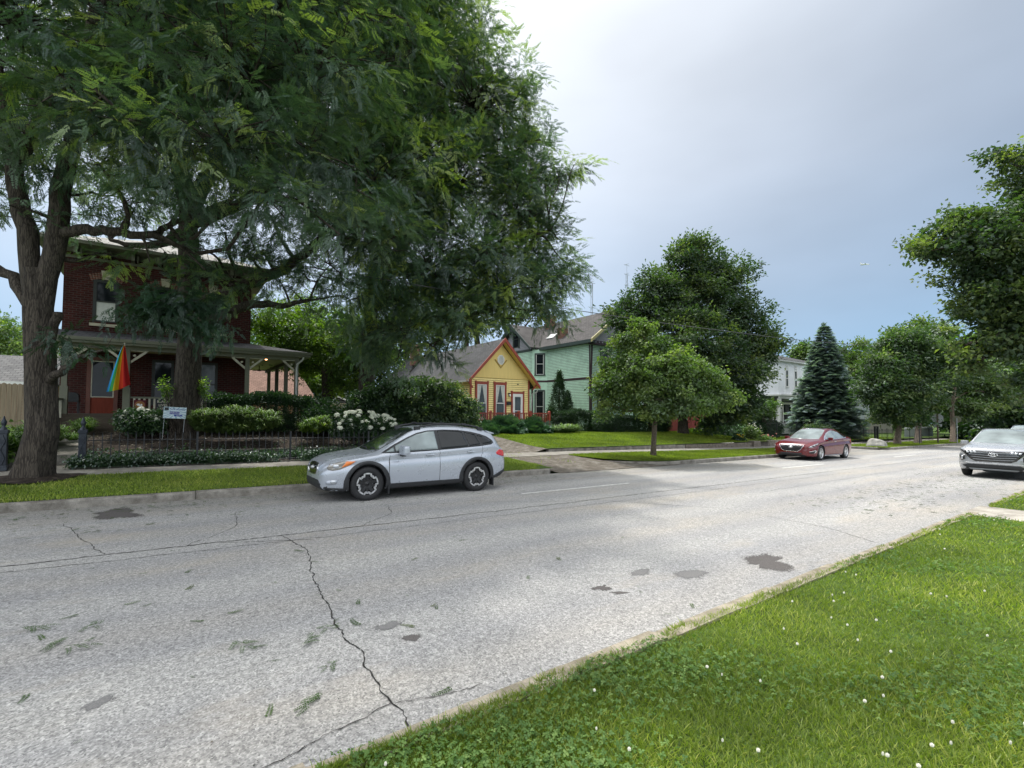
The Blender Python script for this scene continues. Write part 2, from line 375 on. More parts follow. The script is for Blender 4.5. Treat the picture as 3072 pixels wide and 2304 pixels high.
M['roofgrey'] = m_shingle('grey_brown_shingle', (.062, .063, .065), (.088, .088, .09), 0)
M['roofgrey_f'] = m_shingle('grey_shingle_front', (.10, .10, .10), (.135, .133, .13), 1)
M['roofgreen'] = m_shingle('brown_grey_shingle', (.068, .064, .063), (.095, .088, .085), 0)
M['rooflight'] = m_shingle('light_roof_shingle', (.3, .29, .27), (.38, .37, .35), 1)
M['roofbrown'] = m_shingle('brown_shingle', (.21, .13, .10), (.27, .17, .13), 1)
M['yellow'] = paint('yellow_siding', srgb(252, 230, 158), .6, .07, 2, dirt=tuple(x*.8 for x in srgb(252, 230, 158)))
M['yellowpanel'] = m_boards('yellow_gable_panel', srgb(240, 212, 138), dark=.86)
M['redtrim'] = paint('red_brown_trim', srgb(146, 62, 44), .55, .15, 3)
M['white'] = paint('white_paint', (.74, .74, .72), .5, .07, 3)
M['whiteold'] = paint('white_old_paint', (.62, .62, .6), .6, .12, 3, dirt=(.4, .4, .37))
M['mint'] = paint('mint_siding', srgb(202, 234, 212), .6, .10, 1.7, dirt=tuple(x*.82 for x in srgb(176, 214, 190)))
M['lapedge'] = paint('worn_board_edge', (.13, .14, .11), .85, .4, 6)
M['lapedgey'] = paint('dark_yellow_edge', (.36, .25, .10), .85, .3, 6)  # darker strip along the bottom edge of each yellow board
M['lilac'] = paint('grey_lilac_siding', srgb(168, 168, 176), .6, .1, 2)
M['darkgreen'] = paint('dark_grey_green_trim', srgb(58, 70, 66), .55, .15, 3)
M['maroon'] = paint('dark_maroon_trim', srgb(58, 40, 44), .55, .15, 3)
M['cream'] = paint('cream_trim', srgb(190, 180, 130), .6, .1, 3)
M['whiteboard'] = paint('white_board_siding', (.80, .81, .83), .6, .06, 2)
M['charcoal'] = paint('charcoal_siding', (.06, .066, .072), .6, .15, 3)
M['pinkbrick'] = paint('red_painted_wall', (.20, .035, .03), .7, .2, 3)
M['greyhouse'] = paint('pale_grey_siding', (.5, .53, .56), .6, .08, 3)
M['iron'] = paint('black_iron', (.018, .02, .023), .45, .3, 6, metal=.2)
M['navyiron'] = paint('dark_blue_iron', (.022, .028, .04), .4, .4, 6, metal=.3, dirt=(.07, .08, .09))
M['steel'] = paint('grey_sign_metal', (.32, .34, .36), .4, .12, 4, metal=.4)
M['wood'] = m_boards('weathered_wood', (.34, .27, .19), dark=.55)
M['woodpost'] = paint('dark_wood', (.06, .045, .03), .8, .3)
M['timber'] = m_conc('garden_block', (.20, .175, .145), (.09, .075, .06), 6)
M['darkstone'] = m_conc('mossy_stone', (.10, .095, .08), (.045, .045, .035), 5)
M['rock'] = m_conc('boulder_stone', (.34, .33, .30), (.16, .155, .14), 3)
M['rubber'] = paint('tyre_rubber', (.016, .016, .017), .8, .3, 8)
M['blackplastic'] = paint('black_plastic', (.02, .021, .023), .55, .25, 6)
M['glossblack'] = paint('gloss_black', (.008, .008, .009), .15, .2, 5, coat=1)
M['rimblack'] = paint('black_wheel', (.012, .012, .013), .3, .2, 9)
M['alloy'] = paint('machined_alloy', (.68, .68, .69), .28, .1, 20, metal=.85)
M['chrome'] = paint('chrome', (.82, .83, .85), .1, .05, 10, metal=1)
M['silvercar'] = m_carpaint('silver_metallic_paint', (.43, .46, .51), .35, .28)
M['redcar'] = m_carpaint('dark_red_metallic_paint', (.12, .002, .006), .0, .22)
M['greycar'] = m_carpaint('pale_silver_paint', (.42, .43, .45), .4, .26)
M['bluecar'] = m_carpaint('pale_blue_grey_paint', (.38, .45, .48), .4, .26)
M['carglass'] = m_glass('dark_car_glass', (.012, .014, .015), .03, .4)
M['carglass2'] = m_glass('pale_car_glass', (.20, .235, .235), .05, .5)
M['windscreen'] = m_glass('windscreen_glass', (.02, .028, .026), .03, .5)
M['lamp'] = paint('headlamp_lens', (.30, .28, .25), .08, .2, 14, metal=.3, coat=1)
M['lampw'] = paint('clear_headlamp', (.5, .52, .55), .08, .25, 20, metal=.5, coat=1)
M['amber'] = paint('amber_lens', (.75, .20, .03), .15, .2, 14, coat=1)
M['taillight'] = paint('red_lens', (.55, .012, .015), .12, .2, 10, coat=1)
M['bark1'] = barkmat('locust_bark', (.036, .030, .025), (.088, .074, .060))
M['bark2'] = barkmat('dark_bark', (.05, .04, .032), (.12, .10, .08))
M['bark3'] = barkmat('grey_bark', (.11, .085, .065), (.22, .18, .14), 1.8)
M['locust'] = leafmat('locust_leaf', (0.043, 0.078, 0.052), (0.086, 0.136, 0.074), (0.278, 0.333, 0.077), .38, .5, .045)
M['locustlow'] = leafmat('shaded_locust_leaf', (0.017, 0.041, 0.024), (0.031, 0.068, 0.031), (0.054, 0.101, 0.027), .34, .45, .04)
M['maple'] = leafmat('dark_maple_leaf', (0.022, 0.047, 0.019), (0.057, 0.092, 0.028), (0.168, 0.203, 0.054), .38, .6, .04)
M['young'] = leafmat('bright_green_leaf', (0.052, 0.095, 0.024), (0.106, 0.165, 0.035), (0.224, 0.280, 0.067), .34, .55, .045)
M['lime'] = leafmat('yellow_green_leaf', (.045, .09, .012), (.10, .17, .015), (.24, .32, .03), .42, .45, .05)
M['farleaf'] = leafmat('distant_leaf', (0.045, 0.081, 0.026), (0.089, 0.143, 0.037), (0.208, 0.248, 0.059), .34, .5, .05)
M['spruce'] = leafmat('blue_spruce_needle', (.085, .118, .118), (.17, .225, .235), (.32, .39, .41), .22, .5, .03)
M['yew'] = leafmat('dark_hedge_leaf', (0.014, 0.034, 0.011), (0.025, 0.060, 0.017), (0.069, 0.121, 0.029), .22, .5, .04)
M['juniper'] = leafmat('juniper_needle', (0.023, 0.063, 0.034), (0.046, 0.101, 0.048), (0.098, 0.172, 0.075), .15, .5, .04)
M['shrub'] = leafmat('shrub_leaf', (0.025, 0.054, 0.019), (0.057, 0.099, 0.029), (0.176, 0.216, 0.079), .34, .55, .045)
M['grassy'] = leafmat('grass_like_leaf', (.04, .085, .014), (.085, .15, .022), (.19, .27, .05), .35, .5, .05)
M['blade'] = leafmat('grass_blade', (0.100, 0.143, 0.021), (0.192, 0.248, 0.037), (0.414, 0.410, 0.103), .34, .5, .02)
M['bladedry'] = leafmat('far_grass_blade', (0.095, 0.133, 0.014), (0.168, 0.214, 0.022), (0.280, 0.306, 0.045), .34, .6, .015)
M['clover'] = leafmat('clover_leaf', (0.048, 0.105, 0.024), (0.090, 0.160, 0.037), (0.179, 0.265, 0.077), .3, .6, .012)
M['ivy'] = leafmat('ivy_leaf', (.014, .042, .016), (.03, .07, .022), (.09, .15, .05), .25, .4, .08)
M['petal'] = paint('white_petal', (.78, .80, .66), .8, .12, 30)
M['petalw'] = paint('clover_head', (.74, .72, .62), .8, .15, 90)
M['pink'] = paint('pink_petal', (.6, .25, .2), .8, .2, 30)
M['yellowpetal'] = paint('yellow_petal', (.8, .55, .02), .7, .1, 40)
M['deadleaf'] = leafmat('fallen_leaf', (.03, .05, .015), (.05, .10, .02), (.12, .12, .04), .15, .6, .02)
M['wire'] = paint('cable', (.06, .06, .065), .6, .2)

# ------------------------------------------------------------------ ground
VERGE1 = 14.6; WALK1 = 16.1
def sm(x, a, b):
    t = np.clip((x-a)/(b-a), 0, 1); return t*t*(3-2*t)
def H(s, d):
    """ground height above the sloping street plane"""
    s = np.asarray(s, float); d = np.asarray(d, float)
    far = .155 + .13*np.clip((d-11.9)/(VERGE1-11.9), 0, 1)*(1-1.2*np.clip((s-15)/14, 0, 1))
    brick = .30 + .75*sm(d, 16.2, 21.0)
    lawn = .44 + .42*sm(d, 16.1, 21.5)
    right = .30 - .0*d
    wl = sm(s, 9.0, 10.2)*(1-sm(s, 12.2, 13.6))       # drive cut
    drive = .24 + .6*sm(d, 16.1, 24)
    up_ = np.where(s < 9.0+0*s, brick, np.where(s > 31.8, .44+.42*sm(d, 16.1, 21.5)*(1-sm(s, 32, 38)), lawn))
    up_ = up_*(1-wl)+drive*wl
    h = np.where(d < WALK1, far, up_)
    h = np.where((s > 32)&(d>=WALK1), h*(1-sm(s, 32, 36))+.30*sm(s, 32, 36)+.0, h)
    near = .07 + .05*sm(2.4-d, 0, 3)
    h = np.where(d < 5, near, h)
    return h
def Z(s, d, h=0.0): return float(g(s)+H(s, d)+h)
def sheet(name, s0, s1, d0, d1, mat, hf=None, ns=60, nd_=30, off=0):
    ss = np.linspace(s0, s1, ns+1); dd = np.linspace(d0, d1, nd_+1)
    S, D = np.meshgrid(ss, dd, indexing='ij')
    Zz = g(S)+(hf(S, D) if hf else H(S, D))+off
    v = np.stack([S, D, Zz], -1).reshape(-1, 3); n = nd_+1
    i, j = np.meshgrid(np.arange(ns), np.arange(nd_), indexing='ij'); a = (i*n+j).ravel()
    return struct(name, npmesh(name, v, np.stack([a, a+n, a+n+1, a+1], -1)), mat)
flat = lambda h: (lambda S, D: 0*S+h)
sheet('ground', -700, 900, -700, 900, M['turf'], flat(-.35), 20, 20)
sheet('road', -60, 260, 2.3, 11.75, M['road'], flat(0), 60, 6)
sheet('side_street', 33.0, 38.0, 11.75, 90, M['road'], flat(-.004), 6, 20)
sheet('near_lawn', -40, 12.35, -40, 2.42, M['turf'], None, 100, 80)
sheet('near_lawn', 13.95, 120, -40, 2.42, M['turf'], None, 60, 60)
sheet('garden_path', 12.35, 13.95, -40, 2.56, M['concrete'], flat(.075), 2, 60)
sheet('far_verge', -60, 10.15, 11.9, VERGE1, M['turf'], None, 80, 6)
lo_edge = lambda D: np.interp(D, [11.7, 11.9, 12.4, 13.2, 14.3, 15], [16.6, 15.4, 14.4, 13.7, 13.2, 13.2])
uu, vv = np.meshgrid(np.linspace(0, 1, 41), np.linspace(11.8, VERGE1, 15), indexing='ij'); SS = lo_edge(vv)+.1+uu*(32.8-lo_edge(vv)-.1)
vv_ = np.stack([SS, vv, g(SS)+H(SS, vv)], -1).reshape(-1, 3); ii, jj = np.meshgrid(np.arange(40), np.arange(14), indexing='ij'); aa = (ii*15+jj).ravel()
struct('far_verge', npmesh('far_verge', vv_, np.stack([aa, aa+15, aa+16, aa+1], -1)), M['turf'])
sheet('far_verge', 38.6, 200, 11.55, VERGE1, M['turf'], None, 40, 6)
swk = lambda S, D: .29-.156*np.clip((S-15)/14, 0, 1)
sheet('sidewalk', -60, 33, VERGE1, WALK1, M['walk'], swk, 90, 2)
sheet('sidewalk', 38, 200, VERGE1, WALK1, M['walk'], swk, 60, 2)
sheet('garden_bed', -2.0, 8.9, 16.1, 23.5, M['mulch'], None, 40, 24)
sheet('front_yard', -60, -3.4, 16.1, 60, M['turf'], None, 40, 24)
sheet('back_yard', -2.0, 8.9, 23.5, 90, M['turf'], None, 20, 20)
sheet('garden_path', -3.4, -2.0, 16.1, 23.0, M['walk'], lambda S, D: np.where(D < 17.6, .29+0*D, .55+.45*np.clip((D-17.6)/4, 0, 1)), 4, 40)
sheet('gravel_drive', 8.9, 13.4, WALK1, 60, M['gravel'], None, 20, 40)
sheet('lawn', 13.4, 33.0, 16.1, 90, M['turf'], None, 50, 60)
sheet('lawn', 38.0, 200, 16.1, 120, M['turf'], None, 50, 40)
# gravel apron of the drive between road and sidewalk
a = MB(); n = 14
def apron(s, d):
    return (s, d, g(s)+.012+.27*min(1, max(0, (d-11.72)/2.9)))
for i in range(n):
    for j in range(n):
        def q(u, v):
            d = 11.62+v*(VERGE1+.03-11.62); lo = 10.2-.25*(1-v)**2*0; hi = float(lo_edge(d))+.06
            return apron(lo+u*(hi-lo), d)
        a.quad(q(i/n, j/n), q((i+1)/n, j/n), q((i+1)/n, (j+1)/n), q(i/n, (j+1)/n))
struct('gravel_apron', a.mesh('gravel_apron'), M['gravel'])
# kerbs: cast in lengths with open joints
def kerb(name, path, w, h, mat, seg=3.0, lip=.0, round_=.02):
    b = MB()
    for (p0, p1) in zip(path[:-1], path[1:]):
        p0 = Vector(p0); p1 = Vector(p1); Ln = (p1-p0).length; n = max(1, round(Ln/seg)); nrm = Vector((-(p1-p0).y, (p1-p0).x)).normalized()
        for i in range(n):
            gap = .006 if n > 1 else 0
            a0 = p0.lerp(p1, i/n+gap/Ln); a1 = p0.lerp(p1, (i+1)/n-gap/Ln)
            e0 = random.uniform(-.004, .004); pr = [(0, -.3), (0, h-round_*1.6+e0), (round_*.5, h-round_*.5+e0), (round_*1.6, h+e0), (w, h+e0+.004), (w, -.3)]
            v = [(*(q+nrm*t), g(q.x)+z) for q in (a0, a1) for t, z in pr]; k = len(pr)
            b.add(v, [tuple(range(k)), tuple(range(k, 2*k))[::-1]]+[(j, (j+1) % k, k+(j+1) % k, k+j) for j in range(k)])
    struct(name, b.mesh(name), mat)
arc = lambda cx, cy, r, a0, a1, n: [(cx+r*math.cos(R(a0+(a1-a0)*i/n)), cy+r*math.sin(R(a0+(a1-a0)*i/n))) for i in range(n+1)]
kerb('kerb', [(-60, 11.7), (9.55, 11.7)], .17, .15, M['kerb'])
kerb('kerb', arc(9.55, 12.35, .65, -90, 0, 6)+[(10.2, 13.9)], .17, .15, M['kerb'], 9)
kerb('kerb', [(13.2, 14.3), (13.7, 13.2), (14.4, 12.4), (15.4, 11.9), (16.6, 11.7)], .17, .14, M['kerb'], 9)
kerb('kerb', [(16.6, 11.7), (31.8, 11.7)], .17, .15, M['kerb'])
kerb('kerb', [(31.8, 11.7), (32.7, 12.1), (33.0, 13), (33.0, 60)], .17, .13, M['kerb'], 9)
kerb('kerb', [(38.0, 60), (38.0, 13.2), (38.5, 12.0), (39.6, 11.4)], .17, .15, M['kerb'], 9)
kerb('kerb', [(39.6, 11.4), (200, 11.4)], .17, .15, M['kerb'], 4)
nb = MB()
x = -40.0
while x < 120:
    Ln = random.uniform(.5, 1.1)
    w0 = random.uniform(-.015, .015); w1 = random.uniform(-.02, .02); z0 = g(x)+.045+random.uniform(-.006, .008)
    if not (12.3 < x < 14): nb.prism([(2.36, z0-.2), (2.36, z0+.04), (2.44, z0+.04), (2.54+w0, z0+.02), (2.57+w0, z0-.01), (2.59+w0, z0-.2)], x, x+Ln+.001, 'x')
    x += Ln
struct('near_kerb', nb.mesh('near_kerb'), M['nearkerb'])

def line_strip(pts, w, z=.004, jag=.5, step=.06):
    """ragged flat strip along a path on the road"""
    P = []
    for a, b in zip(pts[:-1], pts[1:]):
        a = Vector(a); b = Vector(b); n = max(1, int((b-a).length/step))
        for i in range(n): P.append(a.lerp(b, i/n))
    P.append(Vector(pts[-1])); mb = MB(); off = 0; row = []
    for i, p in enumerate(P):
        t = (P[min(i+1, len(P)-1)]-P[max(i-1, 0)]); nr_ = Vector((-t.y, t.x)).normalized()
        off = off*.75+random.gauss(0, jag*w*1.1); ww = w*random.uniform(.35, 1.5)*(1 if 0 < i < len(P)-1 else .1)
        c = p+nr_*off; row.append((c+nr_*ww/2, c-nr_*ww/2))
    for (a, b), (c, d) in zip(row[:-1], row[1:]):
        f = lambda q: (q.x, q.y, g(q.x)+z)
        mb.quad(f(a), f(b), f(d), f(c))
    return mb
ck = MB()
def crack(pts, w, jag=.6, z=.004, step=.05):
    b = line_strip(pts, w, z, jag, step); ck.add(b.v, b.f)
crack([(-25, 7.95), (-6, 7.85), (-1.5, 7.76), (.2, 7.72), (5.1, 7.58), (14, 7.52), (35, 7.42), (70, 7.4)], .022, .35)
crack([(-8, 7.4), (-1.7, 7.5), (1.2, 7.3), (3, 7.25), (9, 7.1), (20, 7.0)], .010, .8)
crack([(1.38, 7.67), (1.51, 6.78), (1.29, 5.19), (1.18, 4.22), (1.23, 3.74), (1.17, 3.19), (1.17, 2.88), (1.15, 2.6)], .010, .8, .005, .035)
crack([(1.17, 2.9), (.95, 2.83), (.74, 2.8), (.45, 2.72), (.2, 2.7)], .007, .9, .006, .03)
crack([(1.17, 2.88), (1.45, 2.80), (1.75, 2.76)], .005, .9, .006, .03)
crack([(.2, 7.7), (.9, 8.6), (1.0, 9.9)], .008, 1.2); crack([(2.5, 7.65), (3.3, 8.4), (3.6, 9.2)], .009, 1.2)
crack([(-.6, 7.75), (-.9, 8.8), (-1.3, 10.2)], .008, 1.2); crack([(.6, 7.7), (1.3, 7.35), (1.7, 7.2)], .010, 1.2)
crack([(5.1, 8.9), (6.2, 8.0), (7.6, 7.5)], .009, 1.2); crack([(7.6, 7.5), (9.2, 5.4), (9.1, 3.6), (8.6, 2.7)], .009, 1.2)
crack([(8, 10.4), (12, 10.6), (15, 10.5)], .012, 1.0); crack([(12, 6.2), (20, 6.3), (26, 6.1)], .010, 1.0)
struct('road_crack', ck.mesh('road_crack'), M['crack'])
for (x0, x1, y, ww) in ((6.7, 10.4, 8.98, .09), (19.0, 22.6, 8.95, .09), (31, 34.6, 8.95, .09), (-5.6, -2.0, 9.0, .07)):
    b = MB(); n = 40
    for i in range(n):
        a0 = x0+(x1-x0)*i/n; a1 = a0+(x1-x0)/n*random.uniform(.8, 1.0); e = random.uniform(-.006, .006)
        if x0 > 0 or random.random() < .35: b.quad(*[(p, q, g(p)+.005) for p, q in ((a0, y-ww/2+e), (a1, y-ww/2+e), (a1, y+ww/2+e), (a0, y+ww/2+e))])
    struct('lane_marking', b.mesh('lane_marking'), M['paintline'])
def blot(cx, cy, rx, ry, rot, mat, lobes=3, z=.003, sp=.25):
    rx *= 1.6; ry *= 1.6
    n = 90; ph = [random.uniform(0, 6.28) for _ in range(8)]; pts = []
    for i in range(n):
        a = 2*PI*i/n; r = 1+sum(sp/(k+1)*math.sin((k+2)*a+ph[k]) for k in range(6))+random.uniform(-.05, .05)
        x_, y_ = rx*r*math.cos(a), ry*r*math.sin(a); c, s_ = math.cos(rot), math.sin(rot)
        X = cx+x_*c-y_*s_; Y = cy+x_*s_+y_*c; pts.append((X, Y, g(X)+z))
    me = npmesh('road_stain', pts+[(cx, cy, g(cx)+z)], [np.array([(i, (i+1) % n, n) for i in range(n)])]); a_ = me.attributes.new('edge', 'FLOAT', 'POINT'); a_.data.foreach_set('value', [0.0]*n+[1.5]); struct('road_stain', me, mat)
blot(6.2, 3.12, .42, .2, .1, M['stain'], sp=.35); blot(4.95, 3.36, .27, .14, .0, M['stain2'], sp=.1)
blot(3.74, 3.60, .11, .06, .3, M['stain'], sp=.4); blot(3.80, 3.40, .10, .03, -.3, M['stain'], sp=.4)
blot(1.62, 3.64, .075, .06, 0, M['stain'], sp=.15); blot(-.31, 3.88, .085, .07, .4, M['stain2'], sp=.2)
blot(-.7, 10.72, .36, .42, .2, M['stain'], sp=.3); blot(4.5, 3.72, .22, .08, 0, M['stain2'], sp=.2)
blot(1.55, 3.95, .12, .09, 0, M['stain2'], sp=.2)

# ------------------------------------------------------------------ foliage tools
def rot_frames(dirs, spin=None):
    """matrices whose +X follows dirs; +Z as near to up as it can be, then spun"""
    d = dirs/np.linalg.norm(dirs, axis=1, keepdims=True); n = len(d)
    upv = np.tile([0, 0, 1.0], (n, 1)); y = np.cross(upv, d); ln = np.linalg.norm(y, axis=1, keepdims=True)
    y = np.where(ln < 1e-3, [0, 1.0, 0], y/np.maximum(ln, 1e-9)); z = np.cross(d, y)
    if spin is not None:
        c, s = np.cos(spin)[:, None], np.sin(spin)[:, None]; y, z = y*c+z*s, -y*s+z*c
    return np.stack([d, y, z], -1)
def instance(tv, tf, pos, Mx, scale, rnd, jitter=.12):
    """copy template (tv verts, tf list of faces) to every pos"""
    n = len(pos); k = len(tv)
    v = np.einsum('nij,kj->nki', Mx, tv)*scale[:, None, None]+pos[:, None, :]
    r = np.repeat(rnd, k)
    off = (np.arange(n)*k)[:, None, None]
    fs = [(f[None]+off).reshape(-1, f.shape[1]) for f in tf]
    return v.reshape(-1, 3), fs, r
def merge(parts):
    vs = []; fs = {}; rs = []; o = 0
    for v, f, r in parts:
        vs.append(v); rs.append(r)
        for q in f: fs.setdefault(q.shape[1], []).append(q+o)
        o += len(v)
    return np.concatenate(vs), [np.concatenate(x) for x in fs.values()], np.concatenate(rs)
def T_frond(L=.24, pairs=8, ll=.042, lw=.016, droop=.5, seed=1):
    """a feathery compound leaf"""
    r = random.Random(seed); v = []; f = []
    def P(t): return np.array([L*t*(1-.12*droop*t), 0, -L*.55*droop*t*t])
    for i in range(pairs):
        t = .12+.88*(i+.5)/pairs; p = P(t); sc = math.sin(PI*min(1, .25+.75*t)**.8)*.45+.6
        for sd in (-1, 1):
            ang = R(62+r.uniform(-10, 10)); dx, dy = math.cos(ang), sd*math.sin(ang); dz = -.25+r.uniform(-.15, .15)
            a = np.array([dx, dy, dz])*ll*sc; w = np.array([-dy, dx, r.uniform(-.3, .3)])*lw*.5*sc
            b = len(v); v += [p, p+a*.5+w, p+a, p+a*.5-w]; f.append((b, b+1, b+2, b+3))
    return np.array(v), [np.array(f)]
def T_twig(seed, nf=5, L=.5, **k):
    """several compound leaves hanging along a twig"""
    r = np.random.default_rng(seed); parts = []
    fv, ff = T_frond(seed=seed, **k)
    ts = np.linspace(.1, 1, nf); pos = np.stack([L*ts, r.normal(0, .02, nf), -.35*L*ts**2], -1)
    ang = r.uniform(-1.2, 1.2, nf)*np.where(np.arange(nf) % 2, 1, -1); ang[-1] *= .2
    d = np.stack([np.cos(ang), np.sin(ang), r.uniform(-.9, -.1, nf)], -1)
    v, f, _ = instance(fv, ff, pos, rot_frames(d, r.uniform(-.5, .5, nf)), r.uniform(.7, 1.15, nf), np.zeros(nf))
    b = len(v)  # the twig itself, a thin sliver
    tw = np.array([[0, 0, .0], [L*.5, .004, -.09*L], [L, 0, -.35*L], [L*.5, -.004, -.09*L]])
    v = np.concatenate([v, tw]); f = [np.concatenate([f[0], [[b, b+1, b+2, b+3]]])]
    return v, f
def leafquad(L, W, fold=.25):
    v = np.array([[0, 0, 0], [L*.45, W/2, fold*W], [L, 0, -.1*L], [L*.45, -W/2, fold*W]]); return v, [np.array([[0, 1, 2], [0, 2, 3]])]
def T_leafy(seed, n=8, L=.12, W=.07, spread=.2, droop=.3):
    """a spray of broad leaves"""
    r = np.random.default_rng(seed); lv, lf = leafquad(L, W)
    a = r.uniform(0, 2*PI, n); el_ = r.uniform(-.7-droop, .5, n); d = np.stack([np.cos(a)*np.cos(el_)+.4, np.sin(a)*np.cos(el_), np.sin(el_)], -1)
    pos = r.normal(0, 1, (n, 3))*[spread*.55, spread*.5, spread*.3]
    v, f, _ = instance(lv, lf, pos, rot_frames(d, r.uniform(-.9, .9, n)), r.uniform(.65, 1.2, n), np.zeros(n))
    return v, f
def T_needles(seed, L=.34, n=55, nl=.075, w=.045):
    """flat fan of needled twigs"""
    r = np.random.default_rng(seed); v = []; f = []
    for tw in range(5):
        a = (tw-2)*.42; s0 = .0 if tw == 2 else .12*L; ln = L*(1-.16*abs(tw-2))
        dx, dy = math.cos(a), math.sin(a)
        for i in range(n//5):
            t = (i+.5)/(n//5); p = np.array([s0+dx*ln*t, dy*ln*t, -.08*L*t+.02*r.normal()])
            for sd in (-1, 1):
                aa = a+sd*(.9+r.uniform(-.2, .2)); q = np.array([math.cos(aa)*nl, math.sin(aa)*nl, r.uniform(-.2, .5)*nl]); ww = np.array([-math.sin(aa), math.cos(aa), 0])*w*.5
                b = len(v); v += [p-ww, p+ww, p+q]; f.append((b, b+1, b+2))
    return np.array(v), [np.array(f)]
def foliage(name, templates, pos, dirs, scale, rnd, mat, parent, spin=.6, label=None):
    idx = rng.integers(0, len(templates), len(pos)); parts = []
    for k, (tv, tf) in enumerate(templates):
        s = idx == k
        if s.any(): parts.append(instance(tv, tf, pos[s], rot_frames(dirs[s], rng.uniform(-spin, spin, s.sum())), scale[s], rnd[s]))
    v, f, r = merge(parts)
    o = obj(name, npmesh(name, v, f, np.clip(r, 0, 1)), mat, parent)
    return o
def sample_lobes(lobes, n, shell=.45):
    """random cluster centres inside ellipsoid lobes (x,y,z,rx,ry,rz[,density])"""
    w = np.array([l[3]*l[4]*l[5]*(l[6] if len(l) > 6 else 1) for l in lobes])**.75; cnt = rng.multinomial(n, w/w.sum()); out = []; lid = []
    for i, (l, c) in enumerate(zip(lobes, cnt)):
        d = rng.normal(size=(c, 3)); d /= np.linalg.norm(d, axis=1, keepdims=True)
        rr = rng.uniform(0, 1, (c, 1))**shell
        out.append(np.array(l[:3])+d*rr*np.array(l[3:6])); lid += [i]*c
    return np.concatenate(out), np.array(lid)
def limb(mb, a, b, r0, r1, bend=.15, n=6, sides=7, sag=0):
    a = Vector(a); b = Vector(b); ln = (b-a).length; o1 = Vector([random.gauss(0, 1) for _ in range(3)])*ln*bend*.35; o2 = Vector([random.gauss(0, 1) for _ in range(3)])*ln*bend*.35
    pts = []
    for i in range(n+1):
        t = i/n; p = a.lerp(b, t)+o1*math.sin(PI*t)+o2*math.sin(2*PI*t)*.6; p.z += sag*ln*math.sin(PI*t)
        pts.append(p)
    pts[0] = a; pts[-1] = b
    mb.tube(pts, [r0+(r1-r0)*(i/n)**.8 for i in range(n+1)], sides, False)
    return pts
def make_tree(name, label, trunk_pts, trunk_r, lobes, mats, templates, ncl=300, per=14, crad=.6, scale=(.8, 1.2), cat='tree', group=None,
              limbs=None, droop=-.35, flat=.6, shell=.45, sub=2, attach=(.45, 1.0), rbias=(0.35, .22), base_flare=1.35, limb_r=.28, sides=12, leafname='crown', twigs=True, outward=.8):
    base = Vector(trunk_pts[0]); root = thing(name, label, cat, base, 0, group)
    L_ = lambda p: Vector(p)-base
    mb = MB(); tp = [L_(p) for p in trunk_pts]
    # smooth trunk
    pts = []; rad = []
    for i in range(len(tp)-1):
        k = 6
        for j in range(k): 
            t = j/k; pts.append(tp[i].lerp(tp[i+1], t)); rad.append(trunk_r[i]+(trunk_r[i+1]-trunk_r[i])*t)
    pts.append(tp[-1]); rad.append(trunk_r[-1])
    # root flare with buttresses
    rings = []; n = sides*2; v = []; f = []
    for i, (p, r_) in enumerate(zip(pts, rad)):
        hgt = (p-pts[0]).length; fl = 1+(base_flare-1)*math.exp(-hgt/(trunk_r[0]*1.1))
        for k in range(n):
            a = 2*PI*k/n; lump = 1+.05*math.sin(3*a+hgt*.7)+.035*math.sin(7*a-hgt*1.7)+(.14*math.exp(-hgt/.45)*math.sin(5*a+1))
            v.append((p.x+math.cos(a)*r_*fl*lump, p.y+math.sin(a)*r_*fl*lump, p.z-(.15 if i == 0 else 0)))
    for i in range(len(pts)-1):
        for k in range(n): f.append((i*n+k, i*n+(k+1) % n, (i+1)*n+(k+1) % n, (i+1)*n+k))
    mb.add(v, f, True)
    nodes = [(p, r_) for p, r_ in zip(pts, rad)][len(pts)//3:]
    for lb in (limbs or []):
        q = [L_(p) for p in lb[0]]; rr = lb[1]
        P = []; Rr = []
        for i in range(len(q)-1):
            for j in range(4):
                t = j/4; P.append(q[i].lerp(q[i+1], t)+Vector([random.gauss(0, .02) for _ in range(3)])); Rr.append(rr[i]+(rr[i+1]-rr[i])*t)
        P.append(q[-1]); Rr.append(rr[-1]); mb.tube(P, Rr, 10, False); nodes += list(zip(P, Rr))[2:]
    locl = [tuple(L_(l[:3]))+tuple(l[3:]) for l in lobes]
    ends = []
    for l in locl:
        c = Vector(l[:3]); 
        best = min(nodes, key=lambda nr: (nr[0]-c).length+max(0, nr[0].z-c.z)*1.2)
        if (best[0]-c).length < .3: ends.append([best[0]]); continue
        r0 = min(best[1]*.75, max(.03, limb_r*(best[0]-c).length*.12+.02))
        ends.append(limb(mb, best[0], c, r0, r0*.35, .2, 6, 7, .06))
    cc, lid = sample_lobes(locl, ncl, shell)
    ce = np.array([l[:3] for l in locl]); cr_ = np.array([l[3:6] for l in locl])
    if twigs:
        for c, li in zip(cc, lid):
            c = Vector(c); e = min(ends[li], key=lambda p: (p-c).length)
            if (e-c).length > .25: limb(mb, e, c, min(.035, .010+.010*(e-c).length), .006, .22, 3, 4)
    tr = obj('trunk', mb.mesh('trunk'), mats[0], root)
    # leaves
    k = per; n = len(cc)*k
    base_ = np.repeat(cc, k, 0); size = rng.uniform(.55, 1.35, len(cc)); sz = np.repeat(size, k)[:, None]
    o = rng.normal(size=(n, 3)); o /= np.linalg.norm(o, axis=1, keepdims=True)
    o *= rng.uniform(.15, 1, (n, 1))**.6*crad*sz; o[:, 2] *= flat
    pos = base_+o
    outw = (base_-np.repeat(ce[lid], k, 0)); outw /= np.maximum(np.linalg.norm(outw, axis=1, keepdims=True), .1)
